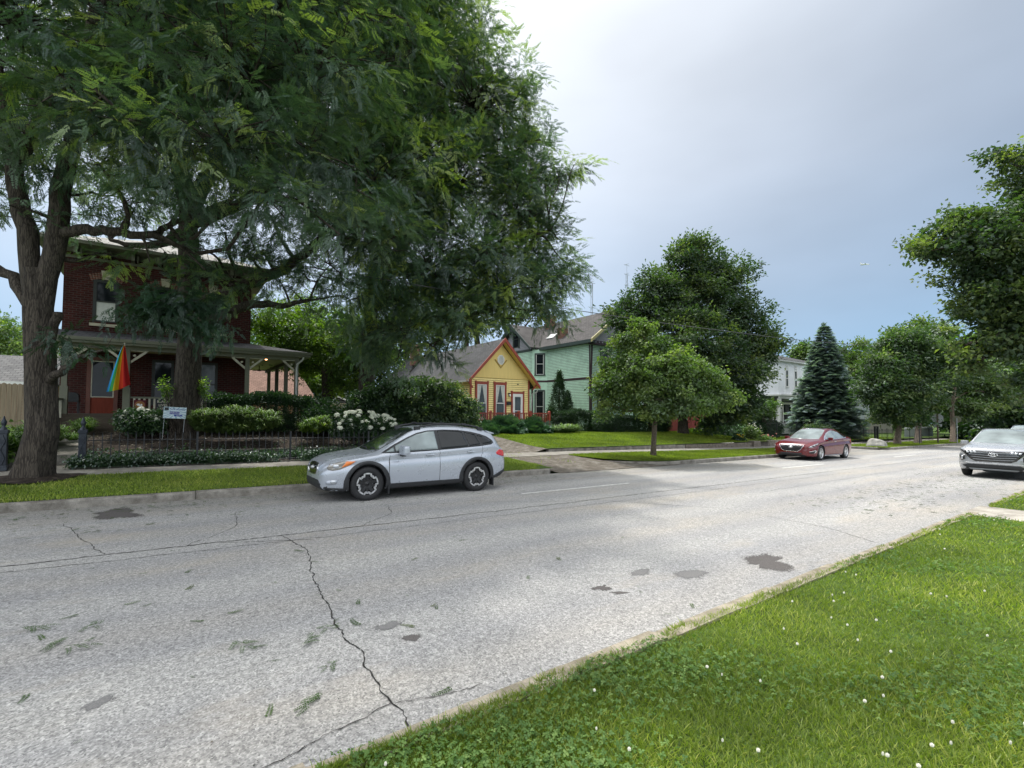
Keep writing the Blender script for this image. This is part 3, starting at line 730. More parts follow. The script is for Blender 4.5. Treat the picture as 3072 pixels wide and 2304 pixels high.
    d = o/crad*1.0+outw*outward+rng.normal(0, .45, (n, 3)); d[:, 2] += droop
    # shade of colour: outer and upper leaves are younger and paler, by clump
    rel = np.linalg.norm((cc-ce[lid])/cr_[lid], axis=1)
    rn = np.repeat(rng.normal(rbias[0], rbias[1], len(cc)), k)+rng.normal(0, .12, n)
    foliage(leafname, templates, pos, d, rng.uniform(scale[0], scale[1], n), rn, mats[1], root)
    return root

TW = [T_twig(s, nf=6, L=.42, pairs=8, ll=.052, lw=.024, droop=.3) for s in (1, 2, 3, 4)]
for T_ in TW: T_[0][:, 2] *= .6
TWF = [T_twig(s, nf=4, pairs=5) for s in (11, 12, 13)]
for T_ in TWF: T_[0][:] *= 1.35
LEAF = [T_leafy(s) for s in (21, 22, 23, 24)]
LEAFS = [T_leafy(s, 9, .075, .045, .14) for s in (25, 26, 27)]
LEAFB = [T_leafy(s, 8, .24, .13, .36) for s in (28, 29, 30)]
LEAFM = [T_leafy(s, 9, .16, .085, .26) for s in (38, 39, 40)]
NEED = [T_needles(s) for s in (31, 32)]

def px(x, y, Zd):
    """world point (true position, used once to lay out limbs read off the photograph)"""
    X = (x-512)/FPX; Y = (396.2-y)/FPX
    p = (fw + rt2*X + up2*Y)*Zd + Vector((0, 0, EYE)); return p

# tree layout in world coordinates
T1_TR = [(-2.42, 14.5, 0.23), (-2.24, 14.4, 1.36), (-2.3, 14.39, 2.66), (-2.37, 14.38, 3.96), (-2.36, 14.33, 4.82)]
T1_LIMBS = [([(-2.31, 14.35, 3.78), (-2.09, 14.11, 5.58), (-2.0, 13.99, 6.77), (-1.66, 13.08, 8.18), (-1.38, 12.2, 9.62)], [0.17, 0.19, 0.17, 0.14, 0.09]), ([(-2.35, 14.37, 3.78), (-2.66, 14.51, 5.69), (-2.85, 14.59, 6.99), (-3.04, 14.17, 8.45), (-3.12, 13.67, 9.98)], [0.17, 0.18, 0.15, 0.12, 0.09]), ([(-2.4, 14.41, 3.85), (-2.88, 14.83, 4.74), (-3.48, 15.37, 5.05), (-4.66, 15.96, 5.24)], [0.11, 0.11, 0.09, 0.06]), ([(-2.06, 14.09, 5.58), (-1.67, 13.81, 5.72), (-1.15, 13.56, 5.71), (-0.45, 13.43, 5.72), (-0.0, 13.58, 6.19), (1.09, 13.51, 6.98)], [0.12, 0.115, 0.1, 0.08, 0.06, 0.04]), ([(-2.16, 14.29, 2.4), (-1.81, 13.79, 2.69), (-1.56, 13.48, 2.93), (-1.12, 13.04, 3.05)], [0.1, 0.07, 0.04, 0.02]), ([(-2.17, 14.28, 2.88), (-2.11, 14.21, 3.53), (-2.0, 13.99, 3.89)], [0.1, 0.09, 0.085]), ([(-2.85, 14.59, 7.09), (-2.2, 12.88, 7.47), (-1.49, 11.14, 7.56)], [0.15, 0.1, 0.06]), ([(-1.66, 13.08, 8.18), (-0.49, 12.1, 8.74), (0.86, 11.48, 9.17), (2.16, 11.16, 9.33)], [0.14, 0.11, 0.08, 0.05])]
T1_LOBES = [(-1.76, 13.87, 5.87, 0.7, 0.7, 0.25), (-2.24, 14.2, 6.01, 0.6, 0.6, 0.25), (-1.09, 14.76, 5.44, 0.8, 0.8, 0.22), (-0.44, 13.44, 5.13, 0.9, 0.9, 0.3), (0.6, 13.2, 5.08, 0.8, 0.8, 0.25), (-4.81, 16.01, 9.43, 3, 3, 2.4), (-2.73, 13.89, 9.91, 2.6, 2.6, 2), (-1.78, 11.82, 7.93, 1.8, 1.8, 1.1), (-0.66, 11.95, 9.2, 2.4, 2.4, 1.8), (-2.41, 13.27, 7.39, 1.5, 1.5, 0.8), (-0.7, 10.85, 6.99, 1.6, 1.6, 0.9), (0.83, 11.14, 8.95, 2.3, 2.3, 1.6), (0.76, 10.79, 7.09, 1.6, 1.6, 0.9), (2.34, 11.03, 9.55, 2.3, 2.3, 1.6), (2.3, 10.66, 7.34, 1.6, 1.6, 1.0), (-3.78, 15.74, 7.18, 1.4, 1.4, 0.8), (-1.25, 12.48, 6.69, 1.3, 1.3, 0.6), (0.06, 11.8, 6.4, 1.2, 1.2, 0.5), (1.57, 10.74, 6.1, 1.2, 1.2, 0.6), (3.28, 10.72, 6.78, 1.1, 1.1, 0.7), (-2.7, 13.55, 5.88, 0.7, 0.7, 0.3), (2.8, 10.13, 5.47, 0.7, 0.7, 0.35), (-3.08, 15.2, 13.93, 4, 4, 3), (-0.59, 12.25, 12.42, 4, 4, 3), (2.17, 11.51, 12.59, 3.5, 3.5, 2.5), (-1.36, 13.8, 6.54, 0.8, 0.8, 0.35), (-0.86, 13.44, 6.33, 0.6, 0.6, 0.2)]
T1_LOW = [(-1.73, 13.45, 3.42, 0.42, 0.42, 0.16), (-1.35, 12.95, 2.98, 0.4, 0.4, 0.16), (-1.87, 13.44, 3.34, 0.3, 0.3, 0.12), (-0.65, 13.4, 3.97, 0.3, 0.3, 0.1), (-0.4, 12.97, 4.12, 0.5, 0.5, 0.14), (-0.02, 12.81, 4.32, 0.5, 0.5, 0.15), (0.24, 12.9, 3.77, 0.5, 0.5, 0.16), (0.62, 13.0, 3.69, 0.45, 0.45, 0.15), (-0.13, 13.15, 3.99, 0.4, 0.4, 0.12), (-0.41, 13.21, 4.41, 0.5, 0.5, 0.12), (0.6, 12.98, 4.33, 0.5, 0.5, 0.12)]
T2_TR = [(0.45, 20.0, 0.94), (0.45, 19.82, 2.17), (0.49, 19.7, 4.21), (0.47, 19.64, 5.92), (0.4, 19.62, 7.63), (0.35, 19.61, 8.82)]
T2_LIMBS = [([(0.4, 19.62, 7.63), (0.15, 19.79, 7.87), (-0.26, 19.85, 7.45), (-0.93, 20.09, 7.25), (-1.73, 20.41, 7.4)], [0.22, 0.18, 0.14, 0.1, 0.05]), ([(0.57, 19.6, 5.41), (1.15, 18.8, 5.52), (2.03, 17.55, 5.96), (2.87, 16.44, 6.33), (3.68, 15.46, 7.12), (4.63, 14.61, 8.16)], [0.26, 0.22, 0.19, 0.16, 0.12, 0.06]), ([(0.67, 19.55, 4.73), (1.29, 18.49, 4.87), (2.15, 17.24, 5.26), (2.83, 16.4, 5.14), (3.47, 15.69, 5.25)], [0.2, 0.17, 0.13, 0.09, 0.05]), ([(0.35, 19.61, 8.82), (-0.06, 19.46, 10.54), (-0.52, 19.32, 12.67), (-0.83, 18.95, 14.96)], [0.3, 0.24, 0.18, 0.1]), ([(0.35, 19.62, 8.48), (1.04, 18.68, 10.21), (1.91, 17.62, 12.03), (2.85, 16.37, 14.02)], [0.28, 0.22, 0.16, 0.09]), ([(0.39, 19.61, 8.14), (1.74, 18.01, 8.62), (3.26, 16.51, 9.64), (5.01, 14.95, 11.15)], [0.22, 0.18, 0.14, 0.08])]
T2_LOBES = [(-0.54, 19.55, 13.48, 3.6, 3.6, 3), (2.16, 17.6, 14.16, 3.8, 3.8, 3), (4.76, 16.37, 13.88, 3.4, 3.4, 3), (-2.55, 22.26, 12.43, 3, 3, 2.2), (1.89, 17.3, 11.19, 3, 3, 2.0), (4.27, 15.63, 10.56, 3, 3, 2.2), (5.62, 14.72, 9.28, 2.6, 2.6, 2.0), (3.88, 15.16, 7.85, 2.4, 2.4, 1.4), (2.35, 16.01, 7.76, 1.6, 1.6, 0.9), (5.16, 14.29, 6.94, 2.0, 2.0, 1.3), (1.8, 16.93, 6.83, 1.1, 1.1, 0.5), (3.87, 14.99, 6.25, 1.8, 1.8, 0.9), (3.24, 15.98, 5.27, 1.5, 1.5, 0.5), (4.51, 15.07, 5.28, 1.2, 1.2, 0.6), (1.32, 17.86, 7.57, 0.9, 0.9, 0.4), (-1.62, 21.71, 9.6, 1.6, 1.6, 0.7), (-3.04, 22.76, 8.71, 1.3, 1.3, 0.6), (-1.43, 21.38, 8.39, 0.7, 0.7, 0.3), (1.72, 17.28, 5.79, 1.0, 1.0, 0.3), (-0.22, 17.16, 6.42, 0.9, 0.9, 0.3), (0.85, 17.37, 6.69, 1.0, 1.0, 0.35), (2.03, 16.53, 6.76, 1.1, 1.1, 0.4), (1.06, 17.5, 5.82, 0.9, 0.9, 0.3), (1.4, 17.07, 4.54, 0.9, 0.9, 0.25), (2.68, 16.11, 5.78, 1.0, 1.0, 0.3), (1.09, 18.19, 6.63, 0.8, 0.8, 0.3), (0.45, 18.67, 17.48, 5, 5, 4), (3.44, 16.55, 17.17, 4.5, 4.5, 4), (-0.44, 19.65, 9.48, 1.8, 1.8, 1.0), (0.63, 18.86, 10.15, 2, 2, 1.2)]
T4_TR = [(7.3, 22.6, 0.9), (7.39, 21.99, 2.35), (7.4, 21.87, 5.12), (7.45, 21.34, 7.81), (7.69, 20.69, 10.43)]
T4_LIMBS = [([(7.58, 21.66, 6.97), (7.95, 20.1, 8.51), (8.55, 18.37, 10.09), (9.29, 17.14, 12.14), (9.8, 16.05, 14.69)], [0.26, 0.22, 0.18, 0.14, 0.08]), ([(7.69, 20.69, 10.43), (8.0, 19.84, 13.8), (8.86, 18.71, 17.12), (9.17, 17.51, 19.98)], [0.24, 0.2, 0.14, 0.08]), ([(7.51, 21.72, 6.51), (8.32, 19.28, 7.06), (9.41, 16.87, 7.87), (10.48, 15.22, 8.51), (11.58, 13.81, 8.72)], [0.2, 0.16, 0.12, 0.09, 0.05]), ([(7.46, 21.8, 5.58), (8.0, 19.57, 5.68), (8.72, 17.22, 5.56), (9.6, 15.6, 5.64)], [0.15, 0.12, 0.09, 0.05])]
T4_LOBES = [(7.18, 18.63, 21.03, 4, 4, 5), (7.46, 18.63, 16.45, 4, 4, 3.4), (8.81, 17.64, 17.09, 2.2, 2.2, 2.4), (9.64, 16.56, 14.07, 3, 3, 2.6), (10.62, 15.84, 14.69, 1.2, 1.2, 1.1), (7.01, 17.34, 11.12, 3.4, 3.4, 3.2), (8.99, 16.56, 10.59, 2.9, 2.9, 2.5), (10.85, 15.79, 11.85, 1.8, 1.8, 1.4), (10.95, 15.21, 9.61, 1.7, 1.7, 1.4), (9.34, 15.21, 7.7, 2.0, 2.0, 1.6), (11.11, 14.56, 7.6, 1.4, 1.4, 1.2), (7.83, 16.31, 7.12, 2.4, 2.4, 1.8), (6.65, 17.79, 6.49, 2.2, 2.2, 1.4), (11.85, 13.83, 6.67, 0.75, 0.75, 0.8), (11.67, 14.22, 9.07, 0.9, 0.9, 0.35), (12.09, 14.07, 11.38, 1.05, 1.05, 0.34), (12.76, 13.59, 11.58, 0.55, 0.55, 0.2), (11.75, 14.33, 10.91, 0.6, 0.6, 0.25), (12.24, 13.64, 7.58, 0.7, 0.7, 0.26), (12.53, 13.34, 6.97, 0.5, 0.5, 0.22), (12.03, 13.75, 8.42, 0.5, 0.5, 0.18), (11.96, 13.66, 5.88, 0.5, 0.5, 0.5), (11.38, 13.85, 5.35, 0.5, 0.5, 0.45), (10.3, 14.6, 6.01, 1.2, 1.2, 0.7), (8.34, 15.28, 5.32, 1.6, 1.6, 0.8), (6.77, 16.55, 4.78, 1.5, 1.5, 0.8), (7.46, 15.47, 4.17, 0.8, 0.8, 0.6), (6.55, 16.14, 3.71, 0.5, 0.5, 0.6), (8.18, 14.96, 3.93, 0.4, 0.4, 0.45), (7.91, 15.18, 3.36, 0.22, 0.22, 0.3), (8.8, 14.98, 4.78, 0.7, 0.7, 0.5), (11.36, 15.28, 15.38, 0.8, 0.8, 0.4), (10.07, 16.7, 18.22, 0.8, 0.8, 1.0), (11.68, 14.56, 12.59, 0.7, 0.7, 0.5), (6.06, 17.68, 4.49, 1.2, 1.2, 0.7), (6.9, 15.91, 3.21, 0.25, 0.25, 0.3), (11.09, 15.07, 10.41, 1.6, 1.6, 1.5), (11.37, 14.46, 8.48, 1.3, 1.3, 1.0), (9.98, 14.8, 6.57, 1.6, 1.6, 1.2), (11.2, 13.93, 6.4, 1.0, 1.0, 0.9), (11.93, 13.63, 7.13, 0.7, 0.7, 0.6), (11.63, 15.13, 11.6, 1.0, 1.0, 0.8), (11.53, 15.35, 13.74, 1.0, 1.0, 0.9)]
T3_TR = [(5.4, 25.5, 0.92), (6.58, 25.39, 2.39), (6.5, 25.38, 3.92), (6.59, 25.26, 5.2)]
T3_LOBES = [(4.55, 28.52, 6.21, 1.8, 1.8, 1.1), (5.64, 27.72, 6.86, 2.0, 2.0, 1.2), (4.83, 27.15, 4.89, 1.3, 1.3, 0.8), (6.58, 25.25, 5.71, 2, 2, 1.2), (7.29, 24.19, 4.39, 1.6, 1.6, 1.2), (5.69, 26.56, 4.22, 1.2, 1.2, 0.7), (7.12, 24.36, 3.14, 1.0, 1.0, 0.6), (5.87, 26.38, 5.52, 1.8, 1.8, 1.2), (8.09, 23.59, 4.89, 1.4, 1.4, 1.2)]
T3_TR2 = [(6.6, 25.9, 0.91), (7.9, 25.07, 2.41), (7.95, 24.97, 3.98), (7.65, 25.11, 5.54)]
TB_TR = [(29.4, 20.5, 0.09), (29.28, 20.43, 1.35), (29.29, 20.33, 3.45), (29.33, 20.18, 6.25), (29.48, 19.93, 9.75)]
TB_LOBES = [(29.52, 19.78, 12.41, 1.9, 1.9, 1.7), (27.74, 21.12, 10.79, 2.0, 2.0, 1.6), (31.44, 18.47, 11.16, 2.0, 2.0, 1.7), (29.48, 19.93, 9.75, 2.8, 2.8, 2.0), (26.65, 21.99, 8.68, 2.2, 2.2, 1.5), (32.35, 17.92, 8.72, 2.2, 2.2, 1.6), (25.82, 22.62, 7.98, 1.3, 1.3, 0.9), (27.79, 18.81, 6.64, 3.0, 3.0, 2.0), (32.97, 17.57, 6.62, 2.0, 2.0, 1.4), (33.38, 17.3, 6.28, 1.3, 1.3, 0.7), (29.43, 17.71, 5.01, 2.6, 2.6, 1.8), (26.71, 22.05, 6.23, 2.0, 2.0, 1.3), (31.65, 17.38, 4.44, 1.6, 1.6, 1.0), (33.02, 17.62, 4.74, 1.2, 1.2, 0.6), (30.86, 18.0, 3.08, 2.2, 2.2, 1.2), (28.68, 18.33, 3.03, 2.4, 2.4, 1.2), (28.5, 20.91, 3.1, 2.2, 2.2, 1.2), (30.73, 18.16, 1.72, 1.5, 1.5, 0.7), (25.96, 22.47, 8.89, 0.9, 0.9, 1.0), (29.39, 19.84, 13.46, 1.0, 1.0, 1.0), (30.84, 18.85, 12.42, 0.9, 0.9, 0.9), (34.4, 16.55, 6.63, 0.7, 0.7, 0.4), (30.83, 19.34, 1.01, 0.9, 0.9, 0.6), (32.39, 18.16, 2.63, 1.5, 1.5, 0.9), (25.97, 20.21, 4.33, 2.2, 2.2, 1.3)]
TS_TR = [(17.0, 13.35, 0.01), (16.73, 13.04, 1.3), (16.71, 13.01, 2.36), (16.74, 12.93, 3.63)]
TS_LOBES = [(16.41, 13.13, 4.47, 0.9, 0.9, 0.7), (15.88, 13.53, 3.88, 1.0, 1.0, 0.75), (17.11, 12.64, 4.14, 0.9, 0.9, 0.75), (16.27, 12.91, 3.39, 1.6, 1.6, 1.0), (15.31, 13.97, 2.99, 0.9, 0.9, 0.8), (14.77, 14.03, 2.13, 0.6, 0.6, 0.5), (17.89, 12.13, 3.3, 1.1, 1.1, 0.7), (15.63, 12.92, 2.34, 1.3, 1.3, 0.7), (16.97, 12.21, 2.35, 1.3, 1.3, 0.7), (18.77, 11.76, 3.02, 0.8, 0.8, 0.5), (18.43, 11.78, 2.29, 0.9, 0.9, 0.5), (19.3, 11.4, 2.47, 0.6, 0.6, 0.4), (16.64, 12.96, 1.85, 0.8, 0.8, 0.3), (15.51, 13.76, 4.76, 0.4, 0.4, 0.5), (16.12, 13.3, 5.32, 0.4, 0.4, 0.35), (15.19, 14.03, 3.83, 0.4, 0.4, 0.4)]
R1_TR = [(47.2, 13.4, -0.41), (47.72, 13.3, 1.38), (47.75, 13.21, 2.99), (47.95, 12.96, 5.39)]
R1_LOBES = [(47.29, 12.76, 6.77, 1.8, 1.8, 1.5), (46.03, 13.71, 5.73, 1.7, 1.7, 1.2), (48.92, 11.63, 5.99, 2.0, 2.0, 1.6), (45.14, 13.79, 4.12, 1.6, 1.6, 1.2), (47.05, 12.43, 4.13, 2.2, 2.2, 1.4), (49.58, 11.19, 5.36, 1.8, 1.8, 1.0), (45.81, 13.37, 2.79, 1.9, 1.9, 0.9), (48.23, 12.27, 2.58, 1.2, 1.2, 0.6), (45.84, 13.4, 1.7, 1.5, 1.5, 0.35), (47.24, 12.41, 1.48, 1.2, 1.2, 0.3), (44.65, 14.17, 3.33, 1.0, 1.0, 0.6), (46.63, 13.2, 7.56, 0.9, 0.9, 0.8), (47.91, 12.28, 7.72, 0.9, 0.9, 0.7)]
R2_TR = [(51.1, 13.1, -0.46), (53.41, 13.54, 1.35), (53.44, 13.45, 3.1), (53.73, 13.13, 5.73)]
R2_LOBES = [(55.4, 13.2, 5.11, 2.2, 2.2, 1.6), (56.48, 12.4, 5.65, 2.0, 2.0, 1.2), (54.87, 13.67, 2.69, 1.0, 1.0, 0.6), (54.35, 14.03, 3.13, 1.8, 1.8, 1.0)]
R3_TR = [(57.4, 12.2, -0.6), (58.51, 12.39, 0.89), (58.4, 12.41, 2.27), (58.56, 12.19, 4.56)]
R3_LOBES = [(61.19, 12.71, 6.12, 2.4, 2.4, 2.0), (62.79, 11.63, 4.69, 2.6, 2.6, 2.0), (60.46, 12.12, 3.22, 1.4, 1.4, 1.0), (60.71, 11.98, 2.47, 2.4, 2.4, 1.0), (63.6, 11.11, 3.26, 2.2, 2.2, 1.4)]
RN_TR = [(15.2, 1.0, -0.06), (16.04, 1.14, 3.62), (15.98, 1.24, 5.16), (15.75, 1.47, 6.5)]
RN_LOBES = [(16.24, 2.28, 8.02, 0.5, 0.5, 0.35), (16.21, 1.96, 7.39, 0.8, 0.8, 0.7), (16.13, 1.82, 6.38, 1.0, 1.0, 0.6), (15.11, 2.55, 6.21, 0.9, 0.9, 0.35), (14.75, 3.04, 6.38, 0.55, 0.55, 0.28), (14.54, 3.22, 5.87, 0.75, 0.75, 0.35), (14.37, 3.48, 5.48, 0.45, 0.45, 0.28), (14.66, 2.9, 5.68, 0.9, 0.9, 0.4), (15.12, 2.33, 5.5, 1.1, 1.1, 0.5), (15.42, 1.76, 5.19, 1.2, 1.2, 0.8), (14.95, 2.72, 5.0, 0.9, 0.9, 0.35), (14.88, 2.55, 4.38, 0.75, 0.75, 0.4), (15.09, 2.04, 4.31, 1.0, 1.0, 0.6), (14.75, 2.31, 3.65, 0.75, 0.75, 0.45), (14.81, 2.89, 3.39, 0.45, 0.45, 0.3), (14.77, 2.56, 3.06, 0.5, 0.5, 0.3), (14.91, 1.96, 3.19, 0.9, 0.9, 0.5), (15.51, 1.51, 3.62, 1.2, 1.2, 0.9), (14.58, 1.86, 2.42, 0.5, 0.5, 0.4), (16.83, 0.73, 5.85, 1.8, 1.8, 1.5), (17.4, 0.85, 7.88, 1.8, 1.8, 1.4), (15.3, 1.12, 2.11, 0.9, 0.9, 0.5), (14.97, 2.25, 4.07, 0.8, 0.8, 0.4)]
BG = {'left': [(-17.81, 80.05, 7.53, 5, 5, 5), (-15.24, 78.14, 9.26, 4, 4, 3.6), (-12.83, 72.89, 5.94, 3.6, 3.6, 3), (-15.28, 72.23, 4.41, 4, 4, 2.5), (-10.5, 76.11, 6.52, 3.5, 3.5, 3)], 'gap': [(7.43, 53.5, 6.45, 4, 4, 3.5), (9.64, 54.28, 8.74, 4, 4, 4), (10.51, 48.91, 4.84, 3, 3, 2.5), (13.52, 51.62, 6.16, 5, 5, 3.5)], 'mid1': [(18.16, 43.19, 10.82, 3.6, 3.6, 3), (19.76, 42.12, 9.21, 3.4, 3.4, 2.4), (16.65, 44.36, 8.71, 3.4, 3.4, 2.8), (18.9, 42.59, 12.55, 3, 3, 2.5)], 'mid2': [(22.99, 42.13, 12.54, 3.8, 3.8, 3), (24.91, 40.84, 10.86, 3.0, 3.0, 2.4), (25.99, 39.97, 13.06, 2.6, 2.6, 2), (21.83, 43.06, 10.24, 3, 3, 2), (24.16, 41.21, 14.55, 3, 3, 2.4)], 'mid3': [(29.49, 39.99, 11.67, 2.6, 2.6, 1.6), (28.2, 40.88, 12.5, 2.4, 2.4, 2), (31.16, 38.76, 12.73, 2, 2, 1.6)], 'right1': [(99.37, 33.24, 10.07, 4.5, 4.5, 5), (101.14, 32.05, 8.31, 4.5, 4.5, 4), (100.65, 36.03, 9.61, 3.6, 3.6, 3.6)], 'right0': [(86.41, 36.26, 11.7, 2.0, 2.0, 1.6), (85.77, 36.78, 10.53, 2, 2, 1.4)], 'right2': [(89.61, 24.18, 11.23, 4.2, 4.2, 3.6), (94.58, 23.03, 12.59, 4.5, 4.5, 4), (87.82, 25.53, 9.27, 3, 3, 2.6), (94.56, 20.77, 8.27, 5, 5, 4)], 'right3': [(77.71, 15.74, 4.6, 4, 4, 4), (77.39, 13.48, 5.33, 5, 5, 5), (74.1, 10.99, 3.47, 5, 5, 4)], 'right4': [(84.4, 13.31, 7.22, 6, 6, 6), (86.91, 11.46, 8.74, 6, 6, 6), (90.53, 8.98, 6.26, 6, 6, 6)], 'right6': [(118.49, 38.38, 2.17, 8, 8, 3), (123.07, 35.11, 2.2, 8, 8, 3), (121.74, 29.9, 2.6, 8, 8, 3.4), (115.42, 40.54, 2.77, 6, 6, 3)], 'right5': [(68.44, 10.18, 1.84, 4, 4, 2.5), (73.79, 13.74, 1.83, 4, 4, 2.5), (71.26, 8.12, 2.86, 5, 5, 3)]}
BGTR = {'mid2': [(21.87, 43.11, 8.54), (22.08, 42.76, 13.04), (22.66, 42.22, 16.04)], 'mid2b': [(24.96, 40.9, 8.56), (24.21, 41.26, 12.55), (22.93, 42.07, 15.04)], 'mid3': [(28.88, 40.55, 8.86), (27.79, 41.19, 11.98), (25.84, 42.43, 15.61)]}
LOC = dict(attach=None)
def locust(name, label, tr, rad, limbs, lobes, ncl, per=8, mat='locust', **k):
    return make_tree(name, label, tr, rad, lobes, (M['bark1'], M[mat]), TW, ncl, per, k.pop('crad', .5), k.pop('scale', (.85, 1.35)), 'tree', k.pop('group', None), limbs,
                     droop=k.pop('droop', -.22), flat=.45, shell=.6, rbias=k.pop('rbias', (.34, .27)), **k)
import copy
locust('locust_tree', 'thick grey trunk of the left honey locust forking over the kerb, feathery crown', T1_TR, [.31, .28, .255, .25, .24], T1_LIMBS, T1_LOBES, 960, 9, base_flare=1.25)
lowT = make_tree('locust_tree', 'low feathery locust shoots hanging before the brick house', [T1_TR[1], T1_TR[1]], [.01, .01], [], (M['bark1'], M['locust']), TW, 0, 0) if 0 else None
t1 = [o for o in COL.objects if o.name == 'locust_tree'][0]
# low shoots belong to the same tree
cc, lid = sample_lobes([tuple(Vector(l[:3])-t1.location)+tuple(l[3:]) for l in T1_LOW if abs(l[2]-3.2) > 9 or True], 50, .6)
mb = MB(); st = Vector(T1_LIMBS[4][0][-1])-t1.location
ccs = sorted([Vector(c) for c in cc], key=lambda c: (c-st).length)
built = [st]
for c in ccs[::2]:
    near = min(built, key=lambda p: (p-c).length+.3*(p-st).length)
    limb(mb, near, c, .010, .006, .2, 3, 4); built.append(c)
mb.build('low_twigs', M['bark1'], t1)
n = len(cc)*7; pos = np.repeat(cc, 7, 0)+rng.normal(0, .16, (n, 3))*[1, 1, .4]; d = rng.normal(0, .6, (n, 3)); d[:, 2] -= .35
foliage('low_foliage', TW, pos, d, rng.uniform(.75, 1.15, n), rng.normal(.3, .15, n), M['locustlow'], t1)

locust('locust_tree', 'tall locust with furrowed trunk in the mulched yard before the brick porch', T2_TR, [.42, .38, .35, .33, .30, .25], T2_LIMBS, T2_LOBES, 1300, 8, crad=.62, scale=(1.0, 1.5), limb_r=.3)
locust('locust_tree', 'tall drooping locust whose crown edge stands against the sky beside the yellow cottage', T4_TR, [.42, .36, .32, .30, .24], T4_LIMBS, T4_LOBES, 1850, 8, crad=.6, scale=(1.0, 1.5), rbias=(.42, .27), limb_r=.3)
make_tree('shade_tree', 'dark ivy-clad trunk with yellow-green leaves right of the brick porch', T3_TR, [.38, .30, .28, .22], T3_LOBES, (M['bark2'], M['lime']), LEAF, 420, 9, .6, (.9, 1.4), flat=.7, rbias=(.4, .25))
make_tree('shade_tree', 'slim dark trunk beside the large shrub, leafy crown above', T3_TR2, [.22, .2, .18, .15], [(x+1.2, y, z, a, b, c) for x, y, z, a, b, c in T3_LOBES[3:6]], (M['bark2'], M['maple']), LEAF, 160, 9, .6, (.9, 1.4), flat=.7)
make_tree('maple_tree', 'large dark green rounded tree on the lawn before the mint house', TB_TR, [.36, .31, .27, .22, .14], TB_LOBES, (M['bark2'], M['maple']), LEAFB, 1050, 12, .72, (.65, 1.15), flat=.5, rbias=(.36, .26), droop=.05, limb_r=.3)
make_tree('verge_tree', 'small light green tree with thin trunk on the grass verge', TS_TR, [.115, .095, .09, .07], TS_LOBES, (M['bark3'], M['young']), LEAFM, 400, 12, .34, (.75, 1.15), flat=.7, rbias=(.42, .25), base_flare=1.2, limb_r=.2)
make_tree('verge_tree', 'broad low tree on the corner verge just right of the boulder', R1_TR, [.21, .18, .16, .12], R1_LOBES, (M['bark3'], M['shrub']), LEAFB, 560, 10, .7, (.75, 1.2), flat=.5, rbias=(.38, .24), droop=.0)
make_tree('verge_tree', 'dark trunked tree on the corner verge left of the back of a stop sign', R2_TR, [.22, .2, .17, .12], R2_LOBES, (M['bark2'], M['maple']), LEAFB, 260, 9, .75, (.75, 1.2), flat=.5, rbias=(.35, .2))
make_tree('verge_tree', 'verge tree just right of the stop sign seen from behind', R3_TR, [.21, .18, .15, .12], R3_LOBES, (M['bark3'], M['farleaf']), LEAFB, 320, 9, .8, (.8, 1.3), flat=.5, rbias=(.3, .2))
make_tree('overhanging_tree', 'leafy tree reaching in from the right edge over the parked cars', RN_TR, [.22, .2, .17, .12], RN_LOBES, (M['bark2'], M['maple']), LEAF, 760, 9, .26, (.75, 1.15), flat=.5, rbias=(.45, .26), droop=-.1, limb_r=.2)
bgl = {'left': 'sunlit green tree beyond the fence at the far left', 'gap': 'bright yellow-green tree behind the brick garage', 'mid1': 'leafy tree behind the yellow cottage chimney', 'mid2': 'tall tree with bare forked trunks behind the yellow cottage ridge',
       'mid3': 'tall thin tree behind the purple-grey gable of the mint house', 'right1': 'round tree between the spruce and the corner trees, far off', 'right0': 'distant tree top left of the spruce, over the white roof', 'right2': 'tall bushy tree behind the corner verge trees',
       'right3': 'green tree behind the stop sign at the corner', 'right4': 'yellow-green tree behind the cars at the right edge', 'right6': 'far row of green bushes behind the corner fence', 'right5': 'dark leafy bushes behind the parked cars'}
for k, lb in BG.items():
    cx = sum(l[0] for l in lb)/len(lb); cy = sum(l[1] for l in lb)/len(lb); b = (cx, cy, float(g(cx))+.2); tp = max(lb, key=lambda l: l[2])
    mt = {'left': 'young', 'gap': 'lime', 'mid1': 'maple', 'mid2': 'maple', 'mid3': 'maple', 'right4': 'lime', 'right5': 'yew'}.get(k, 'farleaf')
    vol = sum(l[3]*l[4]*l[5] for l in lb)
    dens = {'mid2': .35, 'mid3': .35, 'mid1': .6}.get(k, 1)
    sc = 1.0 if cx < 60 else 1.5
    lm = []
    if k == 'mid2': lm = [(BGTR['mid2'], [.32, .25, .15]), (BGTR['mid2b'], [.28, .2, .1])]
    if k == 'mid3': lm = [(BGTR['mid3'], [.3, .22, .1])]
    make_tree('background_tree', bgl[k], [b, (cx, cy, tp[2]*.45), (cx, cy, tp[2]*.8)], [.35, .28, .15], lb, (M['bark2'], M[mt]), LEAFB, int(max(90, min(420, vol*1.6))*dens), 9, 1.0, (1.1*sc, 1.7*sc), limbs=lm,
              flat=.6, rbias=(.42, .25), twigs=False, group='trees behind the houses')
